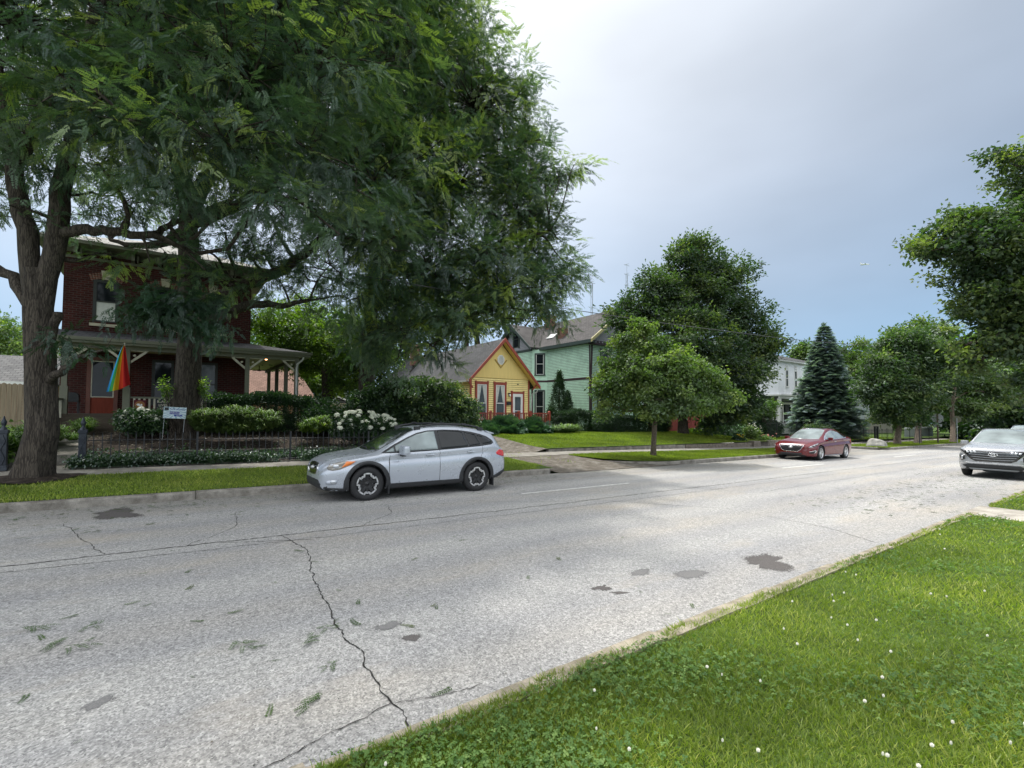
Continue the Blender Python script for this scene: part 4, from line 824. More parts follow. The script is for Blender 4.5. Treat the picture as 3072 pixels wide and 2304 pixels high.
# blue spruce: whorled flat boughs
def spruce(loc, h, r):
    root = thing('blue_spruce', 'blue-grey spruce, tall and conical, at the corner before the white house', 'tree', loc)
    mb = MB(); mb.tube([(0, 0, -.1), (0, 0, h*.5), (0, 0, h*.97)], [.22, .13, .02], 10); P = []; D = []; S = []; Rn = []
    nl = 46
    for i in range(nl):
        t = (i+.5)/nl; z = .35+(h-.55)*t; rr = r*(1-t)**.86*random.uniform(.88, 1.08)*(.82+.18*min(1, t*6)); nb_ = int(9+13*(1-t))
        ph = random.random()*6.28
        for k in range(nb_):
            a = ph+2*PI*k/nb_+random.uniform(-.2, .2); L_ = rr*random.uniform(.78, 1.1)+.12; tip = (L_*math.cos(a), L_*math.sin(a), z-.18*L_+.10*L_*t)
            mb.tube([(0, 0, z+.05), (tip[0]*.6, tip[1]*.6, z-.16*L_), tip], [.018, .012, .004], 4, False)
            m_ = max(3, int(L_*6.5))
            for j in range(m_):
                u = 1-(j+random.random()*.6)/m_*.78; side = random.uniform(-1, 1)*.30*L_*(1.15-u)
                z_ = z-.16*L_*u*1.1+.05*u*L_
                P.append((L_*u*math.cos(a)-side*math.sin(a), L_*u*math.sin(a)+side*math.cos(a), z_+random.uniform(-.04, .05)))
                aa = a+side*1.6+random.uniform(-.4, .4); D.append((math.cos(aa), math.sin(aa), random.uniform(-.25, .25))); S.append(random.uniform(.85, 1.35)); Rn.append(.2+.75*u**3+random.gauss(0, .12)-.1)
    for j in range(26):
        P.append((random.gauss(0, .05), random.gauss(0, .05), h*.93+random.random()*h*.07)); D.append((random.gauss(0, .5), random.gauss(0, .5), 1)); S.append(.8); Rn.append(.6)
    mb.build('trunk', M['bark2'], root)
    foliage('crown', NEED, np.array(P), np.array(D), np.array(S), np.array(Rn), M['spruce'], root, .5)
spruce((49.6, 19.4, Z(49.6, 19.4)), 10.6, 3.35)

# ------------------------------------------------------------------ cars
def interp(tab, x):
    """smooth monotone interpolation of (x, y) pairs"""
    xs = [p[0] for p in tab]; ys = [p[1] for p in tab]; n = len(xs)
    if x <= xs[0]: return ys[0]
    if x >= xs[-1]: return ys[-1]
    d = [(ys[i+1]-ys[i])/(xs[i+1]-xs[i]) for i in range(n-1)]
    mm = [d[0]]+[0 if d[i-1]*d[i] <= 0 else 2*d[i-1]*d[i]/(d[i-1]+d[i]) for i in range(1, n-1)]+[d[-1]]
    for i in range(n-1):
        if x <= xs[i+1]:
            h = xs[i+1]-xs[i]; t = (x-xs[i])/h
            return (2*t**3-3*t*t+1)*ys[i]+(t**3-2*t*t+t)*h*mm[i]+(-2*t**3+3*t*t)*ys[i+1]+(t**3-t*t)*h*mm[i+1]
def catmull(pts, per):
    out = []; n = len(pts)
    for i in range(n-1):
        p0 = pts[max(i-1, 0)]; p1 = pts[i]; p2 = pts[i+1]; p3 = pts[min(i+2, n-1)]
        for j in range(per):
            t = j/per
            out.append(tuple(.5*((2*b)+(-a+c)*t+(2*a-5*b+4*c-d)*t*t+(-a+3*b-3*c+d)*t**3) for a, b, c, d in zip(p0, p1, p2, p3)))
    out.append(pts[-1]); return out
def car_body(sp):
    L_ = sp['L']; xs = sorted(set([round(v, 4) for v in ([0, .012, .03, .055, .09, .13, .18]+list(np.arange(.24, L_-.24, .06))+[L_-.18, L_-.13, L_-.09, L_-.055, L_-.03, L_-.012, L_])]))
    secs = []
    for x in xs:
        zt = interp(sp['top'], x); zb = interp(sp['bot'], x); be = interp(sp['belt'], x); hw = interp(sp['hw'], x); ry = interp(sp['raily'], x); rz = interp(sp['railz'], x)
        be = min(be, rz-.012); h = be-zb
        crease = sp.get('crease', .02)
        half = [(0, zb), (hw*.55, zb-.0), (hw*.90, zb+.01), (hw*.965, zb+.09*h+.02), (hw*.988, zb+.30*h), (hw*1.0, zb+.52*h), (hw*.994, zb+.70*h), (hw*.985-crease*.5, zb+.80*h), (hw*.975, be-.05*h), (hw*.945, be),
                (ry+(hw*.945-ry)*.55, be+(rz-be)*.47), (ry, rz), (ry*.90, rz+(zt-rz)*.55), (ry*.55, rz+(zt-rz)*.90), (0, zt)]
        h2 = catmull(half, 4); full = [(-y, z) for y, z in h2]+[(y, z) for y, z in h2[::-1][1:-1]]
        secs.append([(x, y, z) for y, z in full])
    n = len(secs[0]); v = [p for s in secs for p in s]; f = []
    for i in range(len(secs)-1):
        for k in range(n): f.append((i*n+k, i*n+(k+1) % n, (i+1)*n+(k+1) % n, (i+1)*n+k))
    f.append(tuple(range(n))[::-1]); f.append(tuple(range((len(secs)-1)*n, len(secs)*n)))
    me = bpy.data.meshes.new('body'); me.from_pydata(v, [], f)
    bm = bmesh.new(); bm.from_mesh(me); bmesh.ops.recalc_face_normals(bm, faces=bm.faces); bm.to_mesh(me)
    bvh = BVHTree.FromBMesh(bm); bm.free(); return me, bvh
def cut_wheels(me, sp):
    o = bpy.data.objects.new('tmp', me); COL.objects.link(o); cs = []
    b = MB()
    for wx in sp['wheels']:
        for sd in (-1, 1):
            y0, y1 = sorted((sd*sp['hwmax']*1.2, sd*(sp['hwmax']-.30))); r = sp['arch']
            b.prism([(wx+r*math.cos(2*PI*k/36), sp['wr']+r*math.sin(2*PI*k/36)) for k in range(36)], y0, y1, 'y')
    co = bpy.data.objects.new('tmpc', b.mesh('tmpc')); COL.objects.link(co)
    md = o.modifiers.new('b', 'BOOLEAN'); md.object = co; md.operation = 'DIFFERENCE'; md.solver = 'EXACT'
    dg = bpy.context.evaluated_depsgraph_get(); dg.update(); out = bpy.data.meshes.new_from_object(o.evaluated_get(dg))
    bpy.data.objects.remove(o); bpy.data.objects.remove(co)
    out.materials.clear(); out.materials.append(sp['paint']); out.materials.append(M['blackplastic'])
    for p in out.polygons:
        p.use_smooth = True; p.material_index = 0; c = p.center
        for wx in sp['wheels']:
            dd = math.hypot(c.x-wx, c.z-sp['wr'])
            if dd < sp['arch']+.004 and abs(c.y) < sp['hwmax']+.01 and (abs(p.normal.y) > .98 and abs(abs(c.y)-(sp['hwmax']-.30)) < .01 or dd > sp['arch']-.02 and abs(p.normal.y) < .3): p.material_index = 1; p.use_smooth = False
        if c.z < interp(sp['bot'], c.x)+.015: p.material_index = 1
    return out
def panel(bvh, poly, view, off=.004, thick=.012, maxe=.06, flip=False, dirv=None, org=None):
    """a thin trim piece lying on the body: outline drawn in side (x,z), top (x,y) or front (y,z) view and laid on the surface"""
    bm = bmesh.new(); 
    def P(p): return {'side': (p[0], 0, p[1]), 'top': (p[0], p[1], 0), 'front': (0, p[0], p[1])}[view]
    vs = [bm.verts.new(P(p)) for p in poly]; bm.faces.new(vs)
    bmesh.ops.triangulate(bm, faces=bm.faces)
    for _ in range(6):
        e = [e for e in bm.edges if e.calc_length() > maxe]
        if not e: break
        bmesh.ops.subdivide_edges(bm, edges=e, cuts=1); bmesh.ops.triangulate(bm, faces=[f for f in bm.faces if len(f.verts) > 3])
    bad = []
    nrm = {}
    for v in bm.verts:
        c = v.co.copy()
        if view == 'side': o, d = Vector((c.x, -3 if not flip else 3, c.z)), Vector((0, 1 if not flip else -1, 0))
        elif view == 'top': o, d = Vector((c.x, c.y, 4)), Vector((0, 0, -1))
        else:
            o, d = (Vector((-3, c.y, c.z)), Vector((1, 0, 0))) if not flip else (Vector((9, c.y, c.z)), Vector((-1, 0, 0)))
        h = bvh.ray_cast(o, d)
        if h[0] is None:
            q = Vector((c.x, (-.8 if not flip else .8), c.z)) if view == 'side' else (Vector((c.x, c.y, 1.5)) if view == 'top' else Vector((0 if not flip else 4.5, c.y, c.z)))
            h = bvh.find_nearest(q)
        n_ = h[1].copy()
        if n_.dot(-d) < 0 and h[2] is not None and abs(n_.dot(d)) > .05: n_ = -n_
        nrm[v] = (n_*.6-d*.4).normalized(); v.co = h[0]+nrm[v]*off
    r = bmesh.ops.extrude_edge_only(bm, edges=[e for e in bm.edges if e.is_boundary])
    nv = [x for x in r['geom'] if isinstance(x, bmesh.types.BMVert)]
    src = list(nrm.items()); 
    from mathutils.kdtree import KDTree
    kd = KDTree(len(src))
    for i, (v, n_) in enumerate(src): kd.insert(v.co, i)
    kd.balance()
    for v in nv: v.co = v.co-src[kd.find(v.co)[1]][1]*thick
    for f in bm.faces: f.smooth = True
    me = bpy.data.meshes.new('panel'); bm.to_mesh(me); bm.free(); return me
def ribbon(path, w):
    """closed outline of a line of given width"""
    A = []; B_ = []
    for i, p in enumerate(path):
        p = Vector(p); t = Vector(path[min(i+1, len(path)-1)])-Vector(path[max(i-1, 0)]); n_ = Vector((-t.y, t.x)).normalized()*w/2
        A.append(tuple(p+n_)); B_.append(tuple(p-n_))
    return A+B_[::-1]
def join_meshes(ms, name):
    bm = bmesh.new()
    for m_ in ms: bm.from_mesh(m_)
    me = bpy.data.meshes.new(name); bm.to_mesh(me); bm.free()
    return me
class Car:
    def __init__(c, name, label, cat, loc, sp, rz=0):
        c.sp = sp; c.root = thing(name, label, cat, loc, rz); c.root.rotation_euler = (0, math.atan(SLOPE), rz)
        me, c.bvh = car_body(sp); body = cut_wheels(me, sp); c.body = bpy.data.objects.new('body', body); COL.objects.link(c.body); c.body.parent = c.root
    def pan(c, name, polys, view, mat, off=.004, both=False, flip=False, parent=None, label=None, maxe=.06, sep=False):
        """polys: list of outlines; both: mirror to the other side; sep: one object per outline"""
        if not isinstance(polys[0][0], (list, tuple)): polys = [polys]
        res = []
        def one(ps, fl):
            ms = [panel(c.bvh, q, view, off, flip=fl, maxe=maxe) for q in ps]
            o = obj(name, join_meshes(ms, name), mat, parent or c.root)
            if label: o['label'] = label
            res.append(o)
        mir = [[(-a, b) for a, b in q] if view == 'front' else ([(a, -b) for a, b in q] if view == 'top' else q) for q in polys]
        one(polys, flip)
        if both: one(mir, (not flip) if view == 'side' else flip)
        return res
    def wheel(c, x, sd, style, width=.22):
        sp = c.sp; r = sp['wr']; w_ = bpy.data.objects.new('wheel', None); COL.objects.link(w_); w_.parent = c.root
        yo = sd*(sp['hwmax']-.015); w_.location = (x, yo, r); rr = sp['rim']
        if sd > 0: w_.rotation_euler = (0, 0, PI)
        w_.rotation_euler.rotate_axis('Y', random.uniform(0, 1.2)) if style != 'zig' else None
        t = MB(); pr = [(rr-.012, .02), (rr+.004, .0), (r-.055, -.004), (r-.022, .008), (r-.004, .030), (r, .06), (r, width-.05), (r-.01, width-.02), (rr+.02, width)]
        t.lathe([(a, b) for a, b in pr], axis='y', n=48)
        for k in range(60):   # tread blocks
            a = 2*PI*k/60; t.cbox((math.cos(a)*(r-.003), .048, math.sin(a)*(r-.003)), (.012, .05, .016), ry=-a)
        t.build('tyre', M['rubber'], w_)
        b = MB(); b.lathe([(rr-.01, .03), (rr-.035, .09), (rr-.05, .14), (0.0, .14)], axis='y', n=32); b.build('rim_barrel', M['rimblack'], w_)
        d = MB(); d.lathe([(.145, .09), (.145, .105), (.0, .106)], axis='y', n=28); d.lathe([(.145, .09), (.03, .088)], axis='y', n=28); d.build('brake_disc', M['steel'], w_)
        def bar(mb, p0, p1, w0, w1, y0, y1, dp=.03):
            p0 = Vector(p0); p1 = Vector(p1); n_ = Vector((-(p1-p0).y, (p1-p0).x)).normalized()
            q = [p0+n_*w0/2, p0-n_*w0/2, p1-n_*w1/2, p1+n_*w1/2]; ys = [y0, y0, y1, y1]
            v = [(a.x, y, a.y) for a, y in zip(q, ys)]+[(a.x, y+dp, a.y) for a, y in zip(q, ys)]
            mb.add(v, [(0, 1, 2, 3), (7, 6, 5, 4), (0, 4, 5, 1), (1, 5, 6, 2), (2, 6, 7, 3), (3, 7, 4, 0)])
        pol = lambda a, q: (q*math.cos(R(a)), q*math.sin(R(a)))
        s = MB(); h = MB()
        if style == 'zig':
            for k in range(5):
                a = 90+72*k
                bar(s, pol(a, .03), pol(a, rr-.02), .055, .075, .030, .018); bar(s, pol(a+36, .03), pol(a+36, rr*.72), .04, .06, .032, .03)
                z = [(-25, .72), (-17, .96), (17, .96), (25, .72), (36, .80), (47, .72)]
                for (a0, r0), (a1, r1) in zip(z[:-1], z[1:]): bar(h, pol(a+a0, rr*r0), pol(a+a1, rr*r1), .036, .036, .010, .010, .014)
                for (a0, r0) in z: h.cbox((*[pol(a+a0, rr*r0)[0]], .018, pol(a+a0, rr*r0)[1]), (.028, .012, .028), ry=-R(a+a0))
            s.lathe([(.0, .026), (.05, .028), (.062, .04), (.062, .06)], axis='y', n=20)
            s.build('spokes', M['rimblack'], w_); h.build('rim_face', M['alloy'], w_)
            lip = MB(); lip.lathe([(rr-.012, .03), (rr-.006, .008), (rr+.002, .006), (rr+.006, .016)], axis='y', n=48); lip.build('rim', M['rimblack'], w_)
        else:
            mt = M['alloy'] if style == 'silver' else M['rimblack']; ns = 10 if style == 'silver' else 5
            for k in range(ns):
                a = 360/ns*k; bar(s, pol(a, .03), pol(a+(6 if k % 2 else -6), rr-.01), .035, .030, .026, .016)
            s.lathe([(.0, .022), (.045, .024), (.06, .04), (.06, .06)], axis='y', n=20); s.lathe([(rr-.02, .04), (rr-.012, .008), (rr+.002, .006), (rr+.006, .016)], axis='y', n=40)
            s.build('rim', mt, w_)
        n5 = MB()
        for k in range(5): q = pol(18+72*k, .038); n5.cbox((q[0], .022, q[1]), (.012, .012, .012))
        n5.lathe([(0, .018), (.024, .02), (.026, .03)], axis='y', n=14); n5.build('hub_cap', M['chrome'] if style == 'silver' else M['rimblack'], w_)
        return w_
    def wheels(c, style):
        for x in c.sp['wheels']:
            for sd in (-1, 1): c.wheel(x, sd, style)
    def mirror(c, x, z, y, mat, s=1.0, base='blackplastic'):
        for sd in (-1, 1):
            b = MB(); b.cbox((x, sd*(y+.13*s), z), (.10*s, .22*s, .14*s)); o = b.build('wing_mirror', mat, c.root, bevel=.035*s)
            g_ = MB(); g_.cbox((x+.051*s, sd*(y+.13*s), z), (.006, .17*s, .10*s)); g_.build('mirror_glass', M['glass2'], o)
            f_ = MB(); f_.cbox((x+.02, sd*(y+.03*s), z-.06*s), (.07*s, .12*s, .07*s)); f_.build('mirror_foot', M[base], o, bevel=.015)
def arch_ring(wx, wz, r0, r1, zlow, n=30):
    A = [(wx+r1*math.cos(a)*1.02, wz+r1*math.sin(a)) for a in np.linspace(-.55, PI+.55, n)]; B_ = [(wx+r0*math.cos(a), wz+r0*math.sin(a)) for a in np.linspace(PI+.42, -.42, n)]
    f = lambda p: (p[0], max(p[1], zlow))
    return [f(p) for p in A]+[f(p) for p in B_]
def ell(cx, cz, rx, rz, n=26, rot=0): return [(cx+rx*math.cos(a)*math.cos(rot)-rz*math.sin(a)*math.sin(rot), cz+rx*math.cos(a)*math.sin(rot)+rz*math.sin(a)*math.cos(rot)) for a in np.linspace(0, 2*PI, n, endpoint=False)]
def halfring(cx, cz, rx, rz, t, a0, a1, n=20):
    return [(cx+rx*math.cos(a), cz+rz*math.sin(a)) for a in np.linspace(a0, a1, n)]+[(cx+(rx-t)*math.cos(a), cz+(rz-t)*math.sin(a)) for a in np.linspace(a1, a0, n)]
def ring(cx, cz, rx, rz, t): return [halfring(cx, cz, rx, rz, t, 0, PI), halfring(cx, cz, rx, rz, t, PI, 2*PI)]

# --- silver crossover hatchback
LL = 4.45
sp = dict(L=LL, paint=M['silvercar'], hwmax=.885, wr=.345, rim=.236, arch=.405, wheels=(.885, 3.52), crease=.03,
  top=[(0, .66), (.03, .735), (.10, .80), (.3, .875), (.6, .935), (1.0, .985), (1.14, 1.01), (1.35, 1.13), (1.65, 1.30), (1.95, 1.445), (2.2, 1.515), (2.6, 1.55), (3.1, 1.545), (3.6, 1.50), (3.95, 1.44), (4.06, 1.40), (4.2, 1.24), (4.31, 1.06), (4.38, .95), (4.43, .84), (4.45, .70)],
  bot=[(0, .34), (.08, .24), (.4, .21), (.9, .20), (3.6, .22), (4.1, .27), (4.45, .40)],
  belt=[(0, .60), (.06, .70), (.2, .79), (.5, .855), (1.0, .915), (1.3, .955), (2.3, .99), (3.3, 1.05), (3.9, 1.08), (4.2, 1.03), (4.38, .88), (4.45, .64)],
  hw=[(0, .50), (.03, .60), (.08, .68), (.18, .765), (.35, .835), (.6, .872), (1.0, .885), (3.4, .885), (3.8, .875), (4.1, .84), (4.3, .785), (4.4, .72), (4.45, .62)],
  raily=[(0, .42), (.1, .58), (.4, .69), (.9, .735), (1.15, .735), (1.5, .68), (1.95, .605), (2.5, .59), (3.4, .575), (4.0, .555), (4.2, .60), (4.35, .60), (4.45, .52)],
  railz=[(0, .62), (.1, .76), (.4, .87), (1.0, .955), (1.14, .985), (1.35, 1.085), (1.65, 1.25), (1.95, 1.395), (2.2, 1.46), (2.6, 1.49), (3.1, 1.485), (3.6, 1.44), (3.95, 1.375), (4.06, 1.34), (4.2, 1.19), (4.31, 1.02), (4.4, .88), (4.45, .66)])
def zc(x): return interp(sp['railz'], x)
C = Car('parked_car', 'silver crossover hatchback with black roof rails parked at the far kerb', 'car', (2.48, 10.70, g(2.48)), sp)
body_x = C
# glass house
fr = [(1.17, .965), (1.5, 1.145), (1.8, 1.285), (2.05, 1.385), (2.3, 1.435), (2.7, 1.455), (3.1, 1.445), (3.45, 1.405), (3.72, 1.345), (3.90, 1.285), (4.02, 1.20), (4.045, 1.145), (3.95, 1.10), (3.6, 1.065), (2.9, 1.02), (2.2, .985), (1.6, .965)]
C.pan('window_surround', fr, 'side', M['blackplastic'], .0045, both=True)
g1 = [(1.50, .995), (1.50, 1.105), (1.78, 1.245), (2.05, 1.355), (2.30, 1.41), (2.47, 1.42), (2.49, 1.02), (2.2, 1.01)]
g0 = [(1.28, .985), (1.465, 1.085), (1.465, .99)]
g2 = [(2.58, 1.025), (2.56, 1.425), (2.8, 1.43), (3.1, 1.415), (3.2, 1.40), (3.28, 1.07), (2.9, 1.045)]
g3 = [(3.33, 1.075), (3.26, 1.39), (3.40, 1.37), (3.55, 1.335), (3.62, 1.11)]
g4 = [(3.70, 1.115), (3.62, 1.325), (3.78, 1.28), (3.92, 1.215), (3.975, 1.15), (3.9, 1.125)]
C.pan('side_window', [g1], 'side', M['carglass2'], .0105, both=True, label=None); C.pan('quarter_glass', [g0], 'side', M['carglass2'], .0105, both=True)
C.pan('side_window', [g2], 'side', M['carglass'], .0105, both=True); C.pan('side_window', [g3], 'side', M['carglass'], .0105, both=True); C.pan('quarter_glass', [g4], 'side', M['carglass'], .0105, both=True)
ws = [(1.17, -.62), (1.10, -.35), (1.08, 0), (1.10, .35), (1.17, .62), (1.5, .615), (1.90, .545), (2.0, .54), (2.06, .3), (2.08, 0), (2.06, -.3), (2.0, -.54), (1.90, -.545), (1.5, -.615)]
wso = C.pan('windscreen', ws, 'top', M['windscreen'], .005)[0]
for q in ([(1.13, -.60), (1.20, -.1)], [(1.12, -.05), (1.19, .45)]):
    C.pan('wiper', ribbon([q[0], ((q[0][0]+q[1][0])/2+.03, (q[0][1]+q[1][1])/2), q[1]], .02), 'top', M['blackplastic'], .02, parent=wso)
C.pan('rear_window', [(-.52, 1.36), (.52, 1.36), (.60, 1.10), (-.60, 1.10)], 'front', M['carglass'], .006, flip=True)
# seams, sills, arches
seams = [ribbon([(1.36, .955), (1.33, .80), (1.335, .55), (1.36, .36), (1.40, .30)], .009), ribbon([(2.53, 1.01), (2.53, .30)], .009), ribbon([(1.40, .30), (3.02, .30)], .008),
         ribbon([(3.66, 1.08), (3.68, .92), (3.60, .80), (3.42, .72), (3.22, .62), (3.10, .45), (3.04, .30)], .009)]
C.pan('door_seam', seams, 'side', M['glossblack'], .0018, both=True, maxe=.05)
C.pan('sill_trim', [(1.28, .215), (3.12, .215), (3.12, .30), (3.05, .325), (1.36, .325), (1.30, .30)], 'side', M['blackplastic'], .010, both=True)
C.pan('arch_trim', [arch_ring(.885, .345, .40, .475, .21)], 'side', M['blackplastic'], .012, both=True)
C.pan('arch_trim', [arch_ring(3.52, .345, .40, .475, .24)], 'side', M['blackplastic'], .012, both=True)
C.pan('shoulder_crease', ribbon([(1.45, .845), (2.2, .865), (3.0, .90), (3.6, .945)], .010), 'side', M['silvercar'], .006, both=True)
for hx in (2.30, 3.36):
    for sd in (-1, 1):
        hz = .90+(hx-2.3)*.035; b = MB(); b.cbox((hx-.02, sd*.893, hz), (.20, .026, .030)); b.build('door_handle', M['silvercar'], C.root, bevel=.010)
    C.pan('handle_recess', ell(hx-.04, .897+(hx-2.3)*.035, .075, .03), 'side', M['glossblack'], .002, both=True)
# lights
hl = [(.10, .695), (.03, .70), (.12, .785), (.30, .825), (.52, .835), (.66, .825), (.58, .755), (.42, .70), (.25, .675)]
C.pan('headlight', [[(.13, .655), (.10, .70), (.16, .775), (.34, .82), (.52, .83), (.60, .815), (.47, .72), (.33, .665), (.2, .64)]], 'side', M['lamp'], .006, both=True)
C.pan('indicator', [[(.36, .70), (.45, .822), (.63, .822), (.52, .745)]], 'side', M['amber'], .010, both=True)
C.pan('headlight_bulb', [ell(.26, .725, .055, .042)], 'side', M['lampw'], .012, both=True)
C.pan('tail_light', [[(4.14, .95), (4.08, .90), (4.10, .855), (4.25, .81), (4.37, .79), (4.36, .87), (4.30, .945), (4.2, .975)]], 'side', M['taillight'], .010, both=True)
C.pan('fog_lamp', [ell(.215, .415, .05, .042)], 'side', M['lampw'], .012, both=True); C.pan('fog_surround', [[(.09, .37), (.15, .355), (.27, .38), (.29, .45), (.18, .455), (.10, .44)]], 'side', M['silvercar'], .005, both=True)
# face
C.pan('grille', [(-.36, .665), (-.26, .745), (0, .755), (.26, .745), (.36, .665), (.28, .555), (0, .535), (-.28, .555)], 'front', M['glossblack'], .008)
C.pan('grille_bar', [ribbon([(-.37, .69), (-.30, .655), (.30, .655), (.37, .69)], .022)], 'front', M['chrome'], .016)
C.pan('grille_frame', [ribbon([(-.38, .665), (-.27, .755), (0, .765), (.27, .755), (.38, .665)], .016), ribbon([(-.38, .665), (-.29, .545), (0, .525), (.29, .545), (.38, .665)], .016)], 'front', M['chrome'], .012)
C.pan('badge', [ell(0, .665, .075, .04)], 'front', M['navyiron'], .022)
stars = [ell(a, b, .010 if i else .016, .010 if i else .016, 8) for i, (a, b) in enumerate([(-.035, .674), (.0, .652), (.02, .676), (.04, .656), (.05, .672), (-.005, .683)])]
C.pan('badge_stars', stars+ring(0, .665, .078, .043, .008), 'front', M['chrome'], .026)
C.pan('lower_grille', [(-.48, .44), (.48, .44), (.56, .36), (.5, .28), (-.5, .28), (-.56, .36)], 'front', M['blackplastic'], .008)
C.pan('front_skirt', [[(.02, .20), (.02, .31), (.2, .30), (.47, .28), (.47, .20)]], 'side', M['blackplastic'], .010, both=True)
C.pan('front_skirt', [(-.6, .25), (.6, .25), (.56, .31), (-.56, .31)], 'front', M['blackplastic'], .012)
C.pan('hood_seam', ribbon([(.15, -.48), (.5, -.62), (.9, -.68), (1.12, -.66)], .008), 'top', M['glossblack'], .0015, both=True)
C.pan('rear_skirt', [[(3.98, .24), (4.0, .34), (4.2, .42), (4.43, .50), (4.43, .34), (4.2, .28)]], 'side', M['blackplastic'], .010, both=True)
C.pan('rear_bumper_trim', [(-.6, .36), (.6, .36), (.6, .55), (-.6, .55)], 'front', M['blackplastic'], .01, flip=True)
C.pan('number_plate', [(-.16, .72), (.16, .72), (.16, .82), (-.16, .82)], 'front', M['white'], .014, flip=True)
# spoiler and roof rails
b = MB(); b.prism([(3.92, 1.435), (4.16, 1.375), (4.20, 1.345), (4.02, 1.345)], -.56, .56, 'y'); b.build('roof_spoiler', M['silvercar'], C.root, bevel=.012)
for sd in (-1, 1):
    pt = [(2.02, sd*.575, 1.46), (2.15, sd*.57, 1.525), (2.45, sd*.565, 1.568), (2.9, sd*.56, 1.583), (3.35, sd*.552, 1.568), (3.68, sd*.545, 1.52), (3.86, sd*.54, 1.45)]
    rr = MB(); rr.tube(pt, .022, 8); rr.cbox((2.08, sd*.572, 1.49), (.14, .05, .07)); rr.cbox((3.76, sd*.543, 1.47), (.14, .05, .07)); rr.build('roof_rail', M['blackplastic'], C.root)
for x_, z_ in ((2.50, 1.594), (3.28, 1.586)):
    cb = MB(); cb.cbox((x_, 0, z_), (.065, 1.16, .022)); cb.cbox((x_, .56, z_-.005), (.11, .08, .05)); cb.cbox((x_, -.56, z_-.005), (.11, .08, .05)); cb.build('cross_bar', M['blackplastic'], C.root, bevel=.006)
C.mirror(1.60, 1.03, .85, M['silvercar'], 1.45)
for sd in (-1, 1):
    for x_ in (1.335, 3.97): mf = MB(); mf.cbox((x_, sd*.80, .21), (.02, .18, .19)); mf.build('mud_flap', M['blackplastic'], C.root)
C.wheels('zig')

# --- dark red sedan
sp2 = dict(L=4.85, paint=M['redcar'], hwmax=.93, wr=.335, rim=.232, arch=.385, wheels=(.95, 3.755), crease=.03,
  top=[(0, .60), (.03, .68), (.10, .745), (.3, .82), (.7, .90), (1.2, .955), (1.28, .975), (1.6, 1.12), (1.95, 1.28), (2.25, 1.40), (2.6, 1.465), (2.9, 1.475), (3.3, 1.45), (3.7, 1.36), (4.1, 1.215), (4.35, 1.11), (4.5, 1.075), (4.75, 1.06), (4.81, .97), (4.85, .75)],
  bot=[(0, .26), (.1, .19), (.5, .17), (1, .17), (3.9, .18), (4.4, .22), (4.85, .34)],
  belt=[(0, .52), (.06, .62), (.2, .70), (.5, .77), (1.0, .85), (1.4, .90), (2.5, .955), (3.6, 1.0), (4.2, 1.01), (4.5, 1.0), (4.75, .93), (4.85, .7)],
  hw=[(0, .52), (.03, .63), (.08, .72), (.18, .81), (.35, .88), (.65, .925), (1.0, .93), (3.7, .93), (4.2, .905), (4.55, .85), (4.75, .79), (4.85, .66)],
  raily=[(0, .42), (.1, .6), (.5, .74), (1.0, .78), (1.28, .765), (1.7, .69), (2.2, .61), (2.8, .595), (3.3, .58), (3.9, .60), (4.35, .68), (4.7, .70), (4.85, .55)],
  railz=[(0, .56), (.1, .70), (.5, .83), (1.0, .905), (1.28, .94), (1.6, 1.075), (1.95, 1.235), (2.25, 1.345), (2.6, 1.405), (2.9, 1.415), (3.3, 1.39), (3.7, 1.30), (4.1, 1.165), (4.35, 1.075), (4.5, 1.05), (4.75, 1.03), (4.85, .72)])
C = Car('parked_car', 'dark red sedan parked at the far kerb before the side street', 'car', (23.66, 10.74, g(23.66)), sp2)
C.pan('window_surround', [(1.45, .935), (1.75, 1.10), (2.1, 1.25), (2.45, 1.345), (2.8, 1.375), (3.2, 1.355), (3.6, 1.27), (3.95, 1.14), (4.1, 1.055), (4.0, 1.03), (3.2, .985), (2.2, .95)], 'side', M['chrome'], .0045, both=True)
C.pan('side_window', [[(1.72, .965), (1.9, 1.15), (2.2, 1.27), (2.5, 1.34), (2.62, 1.35), (2.70, .985)]], 'side', M['carglass2'], .0105, both=True)
C.pan('side_window', [[(2.78, .99), (2.72, 1.355), (3.0, 1.35), (3.3, 1.315), (3.42, 1.28), (3.60, 1.02)]], 'side', M['carglass2'], .0105, both=True)
C.pan('quarter_glass', [[(3.66, 1.025), (3.50, 1.26), (3.75, 1.18), (3.98, 1.07)]], 'side', M['carglass'], .0105, both=True)
C.pan('windscreen', [(1.30, -.66), (1.22, -.35), (1.2, 0), (1.22, .35), (1.30, .66), (1.7, .64), (2.15, .57), (2.28, .54), (2.34, .3), (2.36, 0), (2.34, -.3), (2.28, -.54), (2.15, -.57), (1.7, -.64)], 'top', M['carglass2'], .006)
C.pan('sunroof', [(2.42, -.42), (2.42, .42), (3.1, .40), (3.1, -.40)], 'top', M['glossblack'], .004)
C.pan('rear_window', [(3.45, -.48), (3.45, .48), (4.25, .56), (4.25, -.56)], 'top', M['carglass'], .006)
C.pan('door_seam', [ribbon([(1.42, .92), (1.38, .6), (1.42, .28)], .01), ribbon([(2.70, .97), (2.72, .6), (2.70, .28)], .01), ribbon([(3.70, 1.0), (3.66, .85), (3.5, .66), (3.40, .45), (3.36, .28)], .01)], 'side', M['glossblack'], .0018, both=True)
C.pan('sill_trim', [(1.40, .20), (3.32, .20), (3.30, .235), (1.42, .235)], 'side', M['chrome'], .012, both=True)
for hx in (2.45, 3.5):
    for sd in (-1, 1): b = MB(); b.cbox((hx, sd*.935, .86+(hx-2.4)*.05), (.20, .03, .028)); b.build('door_handle', M['chrome'], C.root, bevel=.01)
